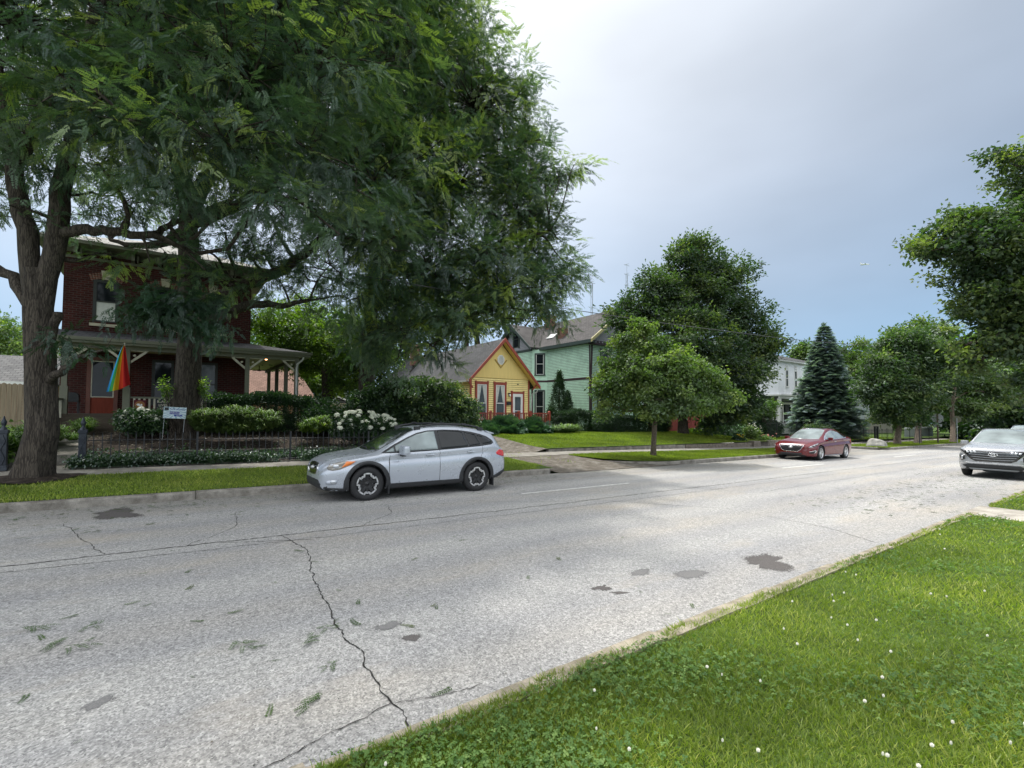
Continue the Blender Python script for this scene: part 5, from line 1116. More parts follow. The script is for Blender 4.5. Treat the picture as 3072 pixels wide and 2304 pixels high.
C.pan('grille', [(-.50, .66), (-.3, .672), (.3, .672), (.50, .66), (.40, .50), (.28, .42), (-.28, .42), (-.40, .50)], 'front', M['blackplastic'], .006)
C.pan('grille_bar', [ribbon([(-.47, z), (.47, z)], .010) for z in (.63, .55, .59)]+[ribbon([(-.38, z), (.38, z)], .010) for z in (.51, .47)], 'front', M['blackplastic'], .012)
C.pan('grille_frame', [ribbon([(-.53, .675), (-.3, .685), (.3, .685), (.53, .675)], .010), ribbon([(-.53, .675), (-.42, .49), (-.29, .405), (.29, .405), (.42, .49), (.53, .675)], .014)], 'front', M['chrome'], .013)
C.pan('badge', ring(0, .60, .09, .05, .013)+[ribbon([(-.045, .57), (-.02, .63)], .014), ribbon([(.02, .57), (.045, .63)], .014), ribbon([(-.035, .605), (.035, .595)], .012)], 'front', M['chrome'], .020)
C.pan('lower_grille', [(-.50, .34), (.50, .34), (.44, .25), (-.44, .25)], 'front', M['blackplastic'], .006)
C.pan('headlight', [[(.10, .60), (.16, .665), (.35, .73), (.62, .785), (.70, .79), (.58, .72), (.42, .655), (.25, .60)]], 'side', M['lampw'], .007, both=True)
C.pan('headlight_bulb', [ell(.30, .665, .07, .03), ell(.46, .715, .05, .025)], 'side', M['blackplastic'], .012, both=True)
C.pan('fog_lamp', [[(.10, .40), (.42, .47), (.46, .42), (.30, .33), (.12, .33)]], 'side', M['blackplastic'], .007, both=True)
C.pan('fog_trim', [ribbon([(.11, .41), (.42, .475), (.47, .42), (.34, .34)], .016)], 'side', M['chrome'], .012, both=True)
C.pan('tail_light', [[(4.45, .92), (4.5, .80), (4.78, .78), (4.80, .90), (4.65, .96)]], 'side', M['taillight'], .008, both=True)
C.pan('hood_seam', ribbon([(.14, -.55), (.5, -.68), (1.2, -.74)], .008), 'top', M['glossblack'], .0015, both=True)
C.mirror(1.78, .985, .86, M['redcar'], .95)
C.wheels('silver')

# --- pale silver crossover facing us at the near kerb, and another behind it
def suv_spec(paint_, k=1.0):
    return dict(L=4.63, paint=paint_, hwmax=.93, wr=.355, rim=.235, arch=.42, wheels=(.90, 3.655), crease=.05,
      top=[(0, .86), (.03, .935), (.10, .985), (.35, 1.05), (.8, 1.11), (1.1, 1.14), (1.2, 1.165), (1.45, 1.30), (1.75, 1.47), (1.95, 1.57), (2.2, 1.625), (2.7, 1.645), (3.4, 1.63), (4.0, 1.57), (4.2, 1.53), (4.4, 1.30), (4.52, 1.1), (4.60, .95), (4.63, .8)],
      bot=[(0, .38), (.08, .27), (.4, .23), (.9, .22), (3.6, .24), (4.2, .28), (4.63, .42)],
      belt=[(0, .78), (.06, .87), (.2, .93), (.5, .985), (1.0, 1.04), (1.4, 1.07), (3.0, 1.13), (4.0, 1.20), (4.4, 1.1), (4.55, .95), (4.63, .75)],
      hw=[(0, .62), (.03, .72), (.08, .79), (.18, .855), (.35, .905), (.6, .93), (1.0, .93), (3.7, .93), (4.1, .91), (4.4, .86), (4.55, .8), (4.63, .7)],
      raily=[(0, .56), (.1, .70), (.5, .80), (1.0, .82), (1.2, .80), (1.6, .72), (1.95, .66), (2.5, .645), (3.4, .63), (4.1, .61), (4.4, .66), (4.63, .6)],
      railz=[(0, .82), (.1, .945), (.5, 1.03), (1.0, 1.085), (1.2, 1.12), (1.45, 1.245), (1.75, 1.41), (1.95, 1.50), (2.2, 1.555), (2.7, 1.58), (3.4, 1.565), (4.0, 1.50), (4.2, 1.45), (4.4, 1.22), (4.52, 1.05), (4.6, .9), (4.63, .77)])
def suv(label, loc, paint_, wsm):
    s_ = suv_spec(paint_); C = Car('parked_car', label, 'car', loc, s_)
    C.pan('window_surround', [(1.35, 1.07), (1.6, 1.24), (1.9, 1.41), (2.2, 1.505), (2.7, 1.535), (3.4, 1.52), (3.9, 1.46), (4.1, 1.36), (4.0, 1.25), (3.4, 1.165), (2.5, 1.115)], 'side', M['glossblack'], .0045, both=True)
    for q in ([(1.62, 1.10), (1.9, 1.36), (2.2, 1.47), (2.55, 1.495), (2.58, 1.13)], [(2.68, 1.135), (2.66, 1.50), (3.3, 1.485), (3.42, 1.18)], [(3.52, 1.19), (3.42, 1.47), (3.85, 1.42), (3.98, 1.34), (3.9, 1.25)]):
        C.pan('side_window', [q], 'side', M['carglass'], .0105, both=True)
    wo = C.pan('windscreen', [(1.22, -.72), (1.14, -.4), (1.12, 0), (1.14, .4), (1.22, .72), (1.55, .67), (1.95, .595), (2.05, .59), (2.10, .3), (2.12, 0), (2.10, -.3), (2.05, -.59), (1.95, -.595), (1.55, -.67)], 'top', wsm, .006)[0]
    C.pan('grille', [(-.86, .935), (-.60, .93), (-.3, .905), (.3, .905), (.60, .93), (.86, .935), (.70, .80), (.55, .62), (.42, .55), (-.42, .55), (-.55, .62), (-.70, .80)], 'front', M['glossblack'], .008)
    C.pan('grille_bar', [ribbon([(-.64+.05*i, .86-.075*i), (-.2, .84-.075*i), (.2, .84-.075*i), (.64-.05*i, .86-.075*i)], .016) for i in range(4)], 'front', M['steel'], .014)
    C.pan('daytime_light', [[(.42+.09*i, .90-.012*i-.0), (.49+.09*i, .905-.01*i), (.46+.09*i, .82), (.40+.09*i, .83)] for i in range(3)], 'front', M['lampw'], .016, both=True)
    C.pan('badge', ring(0, .79, .115, .062, .016)+[ribbon([(-.055, .755), (-.025, .83)], .018), ribbon([(.025, .755), (.055, .83)], .018), ribbon([(-.045, .80), (.045, .785)], .014)], 'front', M['chrome'], .02)
    C.pan('headlight', [[(.68, .74), (.83, .77), (.86, .62), (.78, .55), (.69, .60)]], 'front', M['glossblack'], .010, both=True)
    C.pan('headlight_bulb', [ell(.77, .69, .035, .03), ell(.77, .62, .03, .025)], 'front', M['lampw'], .016, both=True)
    C.pan('lower_grille', [(-.62, .46), (.62, .46), (.78, .40), (.66, .33), (-.66, .33), (-.78, .40)], 'front', M['blackplastic'], .008)
    C.pan('bumper_trim', [ribbon([(-.84, .45), (-.66, .50), (.66, .50), (.84, .45)], .020)], 'front', M['alloy'], .012)
    C.pan('skid_plate', [(-.55, .27), (.55, .27), (.60, .32), (-.60, .32)], 'front', M['steel'], .010)
    C.pan('sill_trim', [(1.30, .24), (3.22, .24), (3.22, .36), (1.34, .36)], 'side', M['blackplastic'], .010, both=True)
    for wx in (.90, 3.655): C.pan('arch_trim', [arch_ring(wx, .355, .415, .49, .24)], 'side', M['blackplastic'], .012, both=True)
    C.pan('door_seam', [ribbon([(1.42, 1.05), (1.38, .36)], .01), ribbon([(2.63, 1.11), (2.63, .36)], .01), ribbon([(3.60, 1.18), (3.45, .80), (3.2, .5), (3.18, .36)], .01)], 'side', M['glossblack'], .0018, both=True)
    C.pan('hood_crease', [ribbon([(.15, -.36), (.6, -.48), (1.1, -.52)], .012)], 'top', M['steel'], .002, both=True)
    for hx in (2.4, 3.35):
        for sd in (-1, 1): b = MB(); b.cbox((hx, sd*.935, .95), (.20, .03, .03)); b.build('door_handle', paint_, C.root, bevel=.01)
    for sd in (-1, 1): rr = MB(); rr.tube([(2.0, sd*.62, 1.53), (2.2, sd*.62, 1.60), (2.7, sd*.61, 1.632), (3.5, sd*.60, 1.618), (4.05, sd*.59, 1.54)], .020, 8); rr.build('roof_rail', M['blackplastic'], C.root)
    C.mirror(1.62, 1.13, .88, paint_, 1.0)
    C.wheels('black')
suv('pale silver crossover with wide dark grille facing us at the near kerb', (22.15, 3.72, g(22.15)), M['greycar'], M['carglass2'])
suv('pale blue-grey crossover, only its roof seen behind the silver one', (30.4, 4.15, g(30.4)), M['bluecar'], M['carglass2'])
[o for o in COL.objects if o.get('label', '').startswith('pale blue-grey crossover')][0].scale = (1.05, 1.0, 1.09)

# ------------------------------------------------------------------ houses
class House:
    def __init__(h, name, label, cat, x, y, z): h.o = Vector((x, y, z)); h.root = thing(name, label, cat, h.o)
    def b(h, mb, name, mat, parent=None, label=None, bevel=0):
        """mesh given in world coordinates"""
        o_ = h.o; mb.v = [(v[0]-o_.x, v[1]-o_.y, v[2]-o_.z) for v in mb.v]
        return mb.build(name, mat, parent or h.root, label, bevel)
LAPM = []
def laps(mb, axis, a0, a1, c, z0, z1, out, pitch=.13, cut=None):
    """clapboards: axis 'x' runs along x on plane y=c, 'y' along y on plane x=c; out = sign of the outward direction; cut(z)->(lo,hi)"""
    z = z0
    while z < z1-1e-3:
        t = min(z+pitch, z1); lo, hi = cut(z+.5*(t-z)) if cut else (a0, a1)
        lo, hi = max(lo, a0), min(hi, a1)
        if hi-lo > .02:
            e = .036*out; f = .004*out
            for (u0, u1, w0, w1, y0, y1) in ((lo, hi, z, t, c+e, c+f),):
                P = (lambda u, v, q: (u, q, v)) if axis == 'x' else (lambda u, v, q: (q, u, v))
                mb.add([P(lo, z, c+e), P(hi, z, c+e), P(hi, t, c+f), P(lo, t, c+f), P(lo, z, c), P(hi, z, c)], [(0, 1, 2, 3), (4, 5, 1, 0)])
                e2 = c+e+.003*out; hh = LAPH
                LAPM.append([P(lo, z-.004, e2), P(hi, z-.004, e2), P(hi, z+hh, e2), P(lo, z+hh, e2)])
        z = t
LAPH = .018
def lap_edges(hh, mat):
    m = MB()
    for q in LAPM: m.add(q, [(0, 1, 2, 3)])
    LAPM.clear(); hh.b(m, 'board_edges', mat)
def window(h, axis, u0, u1, z0, z1, c, out, frame, sash, glass=None, trim=.09, sill=True, curtain=False, mid=.5, cap=0, shade=None, depth=.05):
    """outer trim, sash bars, pane and curtain; u along the wall"""
    P = (lambda u, q: (u, q)) if axis == 'x' else (lambda u, q: (q, u))
    def bx(mb, a0, a1, b0, b1, q0, q1):
        q0, q1 = sorted((c+q0*out, c+q1*out))
        if axis == 'x': mb.box(a0, a1, q0, q1, b0, b1)
        else: mb.box(q0, q1, a0, a1, b0, b1)
    m = MB(); t = trim
    if t > 0:
        bx(m, u0, u0+t, z0, z1, -.02, depth); bx(m, u1-t, u1, z0, z1, -.02, depth); bx(m, u0+t, u1-t, z1-t, z1, -.02, depth+.004)
        if cap: bx(m, u0-.04, u1+.04, z1, z1+cap, -.02, depth+.03)
        if sill: bx(m, u0-.04, u1+.04, z0-.05, z0, -.02, depth+.05)
    else: bx(m, u0-.02, u1+.02, z0-.06, z0, -.02, .06)
    w_ = h.b(m, 'window', frame)
    a0, a1, b0, b1 = u0+t, u1-t, z0+(t if not sill else .0), z1-t; zm = b0+(b1-b0)*mid; s = .055
    m = MB(); bx(m, a0, a0+s, b0, b1, -.03, .034); bx(m, a1-s, a1, b0, b1, -.03, .034); bx(m, a0+s, a1-s, b1-s, b1, -.03, .034); bx(m, a0+s, a1-s, b0, b0+s, -.03, .034); bx(m, a0+s, a1-s, zm-s/2, zm+s/2, -.03, .038)
    h.b(m, 'sash', sash, w_)
    m = MB(); bx(m, a0+s-.004, a1-s+.004, b0+s-.004, b1-s+.004, -.01, .008); h.b(m, 'pane', glass or M['glass'], w_)
    if curtain:
        m = MB(); n = 12; zt = b1-s-.01; zb = zm+.06; q = .010
        for sd in (0, 1):
            for i in range(n):
                f0, f1 = i/n, (i+1)/n; 
                def W(f): return (.30*(1-f)**1.0+.12)*(a1-a0)
                e0 = a0+s if sd == 0 else a1-s; g_ = 1 if sd == 0 else -1
                def pt(f, k): u = e0+g_*W(f)*k*.92; z = zt-(zt-zb)*f; qq = c+out*(.018+.006*math.sin(k*16)); return (u, qq, z) if axis == 'x' else (qq, u, z)
                for k in range(8): m.quad(pt(f0, k/8), pt(f0, (k+1)/8), pt(f1, (k+1)/8), pt(f1, k/8))
        h.b(m, 'curtain', M['curtain'], w_)
    if shade:
        m = MB(); bx(m, a0+s, a1-s, b0+s, zm-s/2 if shade == 'low' else b1-s, -.004, .014); h.b(m, 'window_shade', M['curtain'], w_)
    return w_
def gz(s): return float(g(s))
def railing(h, name, p0, p1, z0, z1, mat, matb=None, step=.12, bw=.035, rail=.06, flat=True, posts=True):
    p0 = Vector(p0); p1 = Vector(p1); ln = (p1-p0).length; ang = math.atan2((p1-p0).y, (p1-p0).x); mid_ = (p0+p1)/2
    m = MB(); m.cbox((mid_.x, mid_.y, z1-.03), (ln, .09, .06), ang); m.cbox((mid_.x, mid_.y, z0+.08), (ln, .05, .05), ang); o = h.b(m, name, mat)
    m = MB(); n = int(ln/step)
    for i in range(1, n):
        q = p0.lerp(p1, i/n); m.cbox((q.x, q.y, (z0+z1)/2+.02), (bw, .022, z1-z0-.12), ang)
    h.b(m, 'balusters', matb or mat, o); o2 = o.children[0]; o2['kind'] = 'stuff' if 0 else 'part'; del o2['kind']
    return o

# --- brick house with wrap-round porch
WY = 24.5
Hb = House('brick_house', 'two storey dark red brick house with wrap-round porch behind the locust trees', 'house', -.3, 24.5, gz(-.3)+1.0)
h = Hb; G0 = gz(0)
x0, x1 = -3.38, 2.9; zt = G0+7.62
m = MB()
wins = [(-2.52, -1.74, 5.2, 6.9), (-.62, .12, 5.2, 6.9), (1.05, 1.80, 5.2, 6.9)]
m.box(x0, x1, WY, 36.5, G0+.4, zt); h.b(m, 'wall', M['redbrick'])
m = MB(); m.box(x0-.03, x1+.03, WY-.04, 36.53, G0+7.62, G0+7.72); m.box(x0-.03, x1+.03, WY-.035, 36.53, G0+7.85, G0+8.02)
for x in np.arange(x0+.3, x1, .85): m.box(x, x+.12, WY-.5, WY-.04, G0+7.72, G0+7.98); m.box(x+.18, x+.24, WY-.38, WY-.04, G0+7.72, G0+7.98)
h.b(m, 'cornice', M['greytrim'])
m = MB(); m.box(x0+.02, x1-.02, WY+.02, 36.4, G0+7.72, G0+7.9); h.b(m, 'frieze', M['redbrick'])
m = MB(); m.prism([(x0-.75, G0+8.02), (x1+.75, G0+8.02), (x1+.8, G0+8.13), (x0-.8, G0+8.13)], WY-.8, 37.3, 'y'); h.b(m, 'eave', M['greytrim'])
m = MB(); a = [(x0-.82, WY-.82, G0+8.14), (x1+.82, WY-.82, G0+8.14), (x1+.82, 37.3, G0+8.14), (x0-.82, 37.3, G0+8.14)]; r = [(-.6, 28.5, G0+9.9), (.2, 33, G0+9.9)]
m.add(a+r, [(0, 1, 4), (1, 2, 5, 4), (2, 3, 5), (3, 0, 4, 5)]); h.b(m, 'roof', M['rooflight'])
for (a, b, c, d) in wins:
    mid_ = (a+b)/2
    m = MB(); m.prism([(mid_-.12, G0+d+.02), (mid_+.12, G0+d+.02), (mid_+.17, G0+d+.36), (mid_-.17, G0+d+.36)], WY-.05, WY+.02, 'y'); h.b(m, 'keystone', M['stone'])
    m = MB(); m.box(a-.08, b+.08, WY-.07, WY+.02, G0+c-.13, G0+c-.02); h.b(m, 'stone_sill', M['stone'])
    m = MB()
    for i in range(-6, 7):
        m.cbox((mid_+i*.078, WY-.012, G0+d+.17-.006*i*i*.5), (.062, .03, .25), 0, 0, R(i*2.6))
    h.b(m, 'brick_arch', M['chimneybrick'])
for i, (a, b, c, d) in enumerate(wins): window(h, 'x', a, b, G0+c, G0+d, WY, -1, M['darkframe'], M['darkframe'], trim=.05, sill=False, shade='low' if i == 0 else None, depth=.02)
PF = 22.2; pfz = G0+1.68
m = MB(); m.box(-3.45, 4.55, PF-.1, WY, pfz-.14, pfz); m.box(2.9, 4.55, WY, 30.6, pfz-.14, pfz); h.b(m, 'porch_floor', M['woodpost'])
m = MB(); m.box(-1.3, 4.5, PF, PF+.08, G0+.7, pfz-.14); m.box(4.42, 4.5, PF+.08, 30.5, G0+.7, pfz-.14); h.b(m, 'porch_skirt', M['darkframe'])
for i in range(3):
    m = MB(); m.box(-3.3, -1.3, PF-.1-.32*(i+1), PF-.1-.32*i+.0, G0+.8, pfz-.14-.17*i); h.b(m, 'step', M['woodpost'])
# porch roof: flat soffit, gutter, shallow shingled slope
m = MB(); m.box(-3.5, 4.6, PF-.3, WY, G0+4.13, G0+4.17); m.box(2.9, 4.6, WY, 30.7, G0+4.13, G0+4.17); h.b(m, 'porch_ceiling', M['ceil'])
m = MB(); m.box(-3.6, 4.9, PF-.42, PF-.30, G0+4.11, G0+4.26); m.box(4.72, 4.9, PF-.30, 31, G0+4.11, G0+4.26); m.box(-3.7, 4.95, PF-.50, PF-.40, G0+4.20, G0+4.31); m.box(-3.3, 4.5, PF-.06, PF+.08, G0+3.98, G0+4.13); m.box(4.38, 4.5, PF+.08, 30.4, G0+3.98, G0+4.13); h.b(m, 'fascia', M['greytrim'])
m = MB(); A = [(-3.7, PF-.48, G0+4.30), (4.95, PF-.48, G0+4.30), (4.95, 31, G0+4.30)]; B_ = [(-3.7, WY, G0+4.85), (2.9, WY, G0+4.85), (2.9, 31, G0+4.85)]
m.quad(A[0], A[1], B_[1], B_[0]); m.quad(A[1], A[2], B_[2], B_[1]); m.quad(A[0], B_[0], (-3.7, WY, G0+4.2), (-3.7, PF-.48, G0+4.2)); h.b(m, 'porch_roof', M['roofdark'])
def post(x, y, brk=(1, 1), low=0):
    m = MB(); w_ = .075
    m.box(x-w_, x+w_, y-w_, y+w_, pfz, G0+3.98); m.box(x-w_-.03, x+w_+.03, y-w_-.03, y+w_+.03, pfz, pfz+.95 if low else pfz+.2)
    o = h.b(m, 'porch_post', M['greytrim'])
    for k, sd in enumerate((-1, 1)):
        if not brk[k]: continue
        m = MB(); m.prism([(x+sd*.085, G0+3.50), (x+sd*.085, G0+3.60), (x+sd*.48, G0+3.96), (x+sd*.56, G0+3.96), (x+sd*.56, G0+3.92)][::sd], y-.03, y+.03, 'y')
        m.box(*sorted((x+sd*.08, x+sd*.6)), y-.035, y+.035, G0+3.955, G0+3.99); m.lathe([(.001, y-.04), (.045, y-.04), (.045, y+.04), (.001, y+.04)], (x+sd*.20, 0, G0+3.80), 'y', 10); h.b(m, 'bracket', M['palewood'], o)
post(-2.95, PF+.02, (1, 1), 1); post(-1.28, PF+.02, (1, 1), 1); post(2.55, PF+.02); post(4.42, PF+.02, (1, 0))
for y in (24.5, 26.9, 29.3): post(4.42, y, (0, 0))
post(2.95, 30.2, (0, 0))
railing(h, 'porch_railing', (-1.2, PF, 0), (2.5, PF, 0), pfz+.02, G0+2.30, M['greytrim'], M['palewood'], .145, .06)
railing(h, 'stair_railing', (-3.05, PF-1.2, 0), (-2.98, PF, 0), G0+1.2, G0+2.2, M['greytrim'], M['palewood'])
m = MB(); m.tube([(4.62, PF-.38, G0+4.14), (4.60, PF-.36, G0+4.02), (4.42, PF-.16, G0+3.82), (4.40, PF-.12, G0+3.65), (4.40, PF-.12, G0+1.2)], .04, 8); h.b(m, 'downspout', M['whiteold'])
# door and porch windows
m = MB(); m.box(-2.62, -2.49, WY-.06, WY+.02, pfz, G0+3.86); m.box(-1.80, -1.67, WY-.06, WY+.02, pfz, G0+3.86); m.box(-2.49, -1.80, WY-.06, WY+.02, G0+3.74, G0+3.86)
d_ = h.b(m, 'door', M['doorframe'], label='red-brown front door with a tall storm glass')
m = MB(); m.box(-2.49, -1.80, WY-.03, WY+.01, pfz, G0+2.30); h.b(m, 'door_panel', M['reddoor'], d_)
m = MB(); m.box(-2.49, -2.455, WY-.05, WY, G0+2.30, G0+3.72); m.box(-1.835, -1.80, WY-.05, WY, G0+2.30, G0+3.72); m.box(-2.455, -1.835, WY-.05, WY, G0+2.30, G0+2.335); m.box(-2.455, -1.835, WY-.05, WY, G0+3.685, G0+3.72); h.b(m, 'storm_frame', M['palewood'], d_)
m = MB(); m.box(-2.455, -1.835, WY-.03, WY-.02, G0+2.335, G0+3.685); h.b(m, 'pane', M['glass'], d_)
m = MB(); m.lathe([(.02, -.09), (.03, -.06), (.012, -.04)], (-1.86, WY, G0+2.6), 'y', 10); h.b(m, 'handle', M['chrome'], d_)
for (a, b) in ((-.62, .12), (.98, 1.68)): window(h, 'x', a, b, G0+2.0, G0+3.88, WY, -1, M['darkframe'], M['darkframe'], M['glass2'] if a > 0 else M['glass'], trim=.05, sill=False, depth=.02)
def lamp_glow(name, hh, p, col, st, r=.05, parent=None):
    t = NT(name+'_glow'); mt = t.bsdf((.9, .8, .6), .4, emit=(col, st)); m = MB(); m.lathe([(.001, r), (r*.8, r*.7), (r, 0), (r*.8, -r*.7), (.001, -r)], p, 'z', 10); return hh.b(m, name, mt, parent)
m = MB(); m.lathe([(.07, .03), (.07, -.01), (.03, -.02)], (3.35, 23.0, G0+4.10), 'z', 12); l_ = h.b(m, 'porch_lamp', M['woodpost']); lamp_glow('bulb', h, (3.35, 23.0, G0+4.05), (1, .45, .2), 4, .05, l_)
m = MB(); m.box(-1.42, -1.36, WY-.10, WY, G0+3.0, G0+3.2); l_ = h.b(m, 'wall_lamp', M['woodpost']); lamp_glow('bulb', h, (-1.39, WY-.14, G0+3.1), (1, .5, .15), 4, .035, l_)
m = MB(); m.lathe([(.02, 4.13), (.02, 3.95), (.09, 3.93), (.09, 3.86), (.0, 3.85)], (3.7, 27.5, G0), 'z', 10)
for k in range(4): m.cbox((3.7+.32*math.cos(k*PI/2+.4), 27.5+.32*math.sin(k*PI/2+.4), G0+3.90), (.45, .11, .012), k*PI/2+.4)
h.b(m, 'ceiling_fan', M['woodpost'])

# garage behind, seen through the porch
hg = House('garage', 'small orange brick garage with brown roof seen through the porch', 'garage', 9.0, 44, gz(9))
m = MB(); m.box(2.0, 9.6, 43, 50, gz(5)+.3, gz(5)+2.55); hg.b(m, 'wall', M['garagebrick'])
m = MB(); zb = gz(5)+2.75; m.add([(1.6, 42.6, zb), (10.2, 42.6, zb), (10.2, 50.4, zb), (1.6, 50.4, zb), (3.2, 46.5, zb+3.4), (9.0, 46.5, zb+3.4)], [(0, 1, 5, 4), (1, 2, 5), (2, 3, 4, 5), (3, 0, 4)]); hg.b(m, 'roof', M['roofbrown'])
m = MB(); m.box(1.6, 10.2, 42.55, 42.7, zb-.2, zb-.003); hg.b(m, 'gutter', M['white'])
h2 = House('garage', 'low white-edged garage roof between the porch and the dark trunk', 'garage', 15, 52, gz(15))
m = MB(); m.box(10.8, 15.2, 47, 54, gz(12)+.3, gz(12)+2.2); h2.b(m, 'wall', M['greyhouse'])
m = MB(); zb = gz(12)+2.2; m.prism([(10.4, zb), (15.6, zb), (15.6, zb+.12), (13.0, zb+1.15), (10.4, zb+.12)], 46.6, 54.4, 'y'); h2.b(m, 'roof', M['roofgrey'])
m = MB(); m.prism([(10.3, zb+.05), (13.0, zb+1.12), (15.7, zb+.05), (15.7, zb+.2), (13.0, zb+1.28), (10.3, zb+.2)], 46.5, 46.6, 'y'); h2.b(m, 'rake_board', M['white'])
h3 = House('neighbour_house', 'grey shingled roof at the left edge behind a plank fence', 'house', -12, 36, gz(-12))
m = MB(); m.box(-22, -5.6, 36, 44, gz(-12)+.3, gz(-8)+3.15); h3.b(m, 'wall', M['garagebrick'])
m = MB(); zb = gz(-8)+3.15; m.add([(-23, 35.4, zb), (-5.2, 35.4, zb), (-5.2, 44.6, zb), (-23, 44.6, zb), (-23, 40, zb+1.75), (-5.2, 40, zb+1.75)], [(0, 1, 5, 4), (2, 3, 4, 5), (1, 2, 5)]); h3.b(m, 'roof', M['roofgrey_f'])
m = MB(); m.box(-23, -5.1, 35.2, 35.4, zb-.15, zb+.02); h3.b(m, 'gutter', M['white'])

# --- yellow cottage
YY = 26.0; gy = gz(17.5)
hy = House('yellow_cottage', 'small yellow clapboard cottage with steep red-edged gable', 'house', 17.6, YY, gy+.9)
xa, xb = 15.3, 19.97; ap = 17.62; ez = gy+4.30
m = MB(); m.box(xa, xb, YY, 42, gy+.5, ez); m.prism([(xa, ez), (xb, ez), (ap, gy+6.62)], YY+.01, 42, 'y'); hy.b(m, 'wall', M['yellow'])
m = MB(); laps(m, 'x', xa+.1, xb-.1, YY, gy+1.0, gy+4.26, -1, .13); hy.b(m, 'clapboards', M['yellow'])
m = MB(); laps(m, 'y', YY+.1, 42, xa, gy+1.0, gy+4.2, -1, .13); hy.b(m, 'clapboards', M['yellow'])
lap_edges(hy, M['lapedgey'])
m = MB(); m.prism([(xa+.05, gy+4.30), (xb-.05, gy+4.30), (ap, gy+6.58)], YY-.035, YY, 'y')
for i in range(44): x = xa+.1+i*(xb-xa-.2)/44; m.prism([(x, gy+4.30), (x+.075, gy+4.30), (x+.037, gy+4.24)], YY-.035, YY-.005, 'y')
hy.b(m, 'gable_panel', M['yellowpanel'])
m = MB(); m.box(xa-.01, xa+.11, YY-.045, YY+.02, gy+.9, gy+4.25); m.box(xb-.11, xb+.01, YY-.045, YY+.02, gy+.9, gy+4.25); m.box(xb-.001, xb+.03, YY, YY+.12, gy+.9, gy+4.2); hy.b(m, 'corner_board', M['redtrim'])
sl_ = (6.85-4.02)/(ap-15.0)
def roofz(x): return gy+6.86-abs(x-ap)*(6.86-4.08)/(ap-14.98)
th = .10
for sd, xe in ((-1, 14.98), (1, 20.5)):
    ze = roofz(xe); m = MB(); bk = 41.9
    m.add([(ap, YY-.5, gy+6.86), (xe, YY-.5, ze), (xe, bk, ze), (ap, bk, gy+6.86), (ap, YY-.5, gy+6.86-th), (xe, YY-.5, ze-th), (xe, bk, ze-th), (ap, bk, gy+6.86-th)], [(0, 1, 2, 3), (4, 7, 6, 5), (1, 5, 6, 2), (0, 4, 5, 1), (3, 2, 6, 7)])
    hy.b(m, 'roof', M['roofgrey'])
    m = MB(); m.prism([(ap, gy+6.90), (xe-sd*-.04, ze+.02), (xe-sd*-.04, ze-.20), (ap, gy+6.64)][::sd], YY-.56, YY-.50, 'y'); hy.b(m, 'rake_board', M['redtrim'])
    m = MB(); m.prism([(ap, gy+6.75), (xe, ze-.11), (xe, ze-.14), (ap, gy+6.72)][::sd], YY-.5, YY-.0, 'y'); hy.b(m, 'soffit', M['yellowpanel'])
    m = MB(); m.box(*sorted((xe, xe+sd*.11)), YY-.5, bk, ze-.13, ze-.02); hy.b(m, 'gutter', M['whiteold'])
m = MB(); m.tube([(20.5, YY-.3, roofz(20.5)-.15), (20.42, YY-.28, roofz(20.5)-.38), (20.15, YY-.1, roofz(20.5)-.50), (20.06, YY-.05, gy+1.0)], .035, 8); hy.b(m, 'downspout', M['whiteold'])
for sd, x in ((1, xb), (-1, xa)):
    m = MB(); m.prism([(x+sd*.02, gy+3.55), (x+sd*.02, gy+3.66), (x+sd*.40, gy+4.10), (x+sd*.48, gy+4.02)][::-sd], YY-.42, YY-.36, 'y'); hy.b(m, 'bracket', M['redtrim'])
# two tall windows, octagonal vent with a chevron, door
for a, b in ((15.66, 16.64), (17.06, 18.04)):
    w_ = window(hy, 'x', a, b, gy+1.60, gy+3.98, YY-.045, -1, M['redtrim'], M['white'], M['glass2'], trim=.14, curtain=True, mid=.47, depth=.05)
    m = MB(); m.box(a+.10, b-.10, YY-.085, YY-.045, gy+3.99, gy+4.03); m.box(a-.02, a+.09, YY-.10, YY-.03, gy+3.9, gy+4.06); m.box(b-.09, b+.02, YY-.10, YY-.03, gy+3.9, gy+4.06); hy.b(m, 'window_cap', M['redtrim'], w_)
m = MB(); cx, cz = 17.60, gy+5.50
m.prism([(cx+.29*math.cos(R(22.5+45*k)), cz+.34*math.sin(R(22.5+45*k))) for k in range(8)], YY-.075, YY-.03, 'y'); v_ = hy.b(m, 'gable_vent', M['white'])
m = MB()
for k in range(8): m.cbox((cx, YY-.085, cz-.21+.06*k), (.36 if 1 < k < 6 else .25, .02, .03), 0, R(35))
hy.b(m, 'vent_slats', M['whiteold'], v_)
m = MB()
for sd in (-1, 1): m.prism([(cx-sd*.5, cz-.02), (cx-sd*.42, cz+.02), (cx+sd*.0, cz-.46), (cx, cz-.56)][::sd], YY-.07, YY-.03, 'y')
hy.b(m, 'chevron_trim', paint('ochre_trim', srgb(168, 136, 60), .6, .1))
m = MB(); a, b = 18.44, 19.52; zb = gy+1.02; ztp = gy+3.30
m.box(a, a+.13, YY-.075, YY-.0, zb, ztp+.14); m.box(b-.13, b, YY-.075, YY-.0, zb, ztp+.14); m.box(a+.13, b-.13, YY-.07, YY, ztp, ztp+.13); m.box(a-.02, a+.11, YY-.09, YY-.03, ztp+.1, ztp+.2); m.box(b-.11, b+.02, YY-.09, YY-.03, ztp+.1, ztp+.2)
dr = hy.b(m, 'door', M['redtrim'])
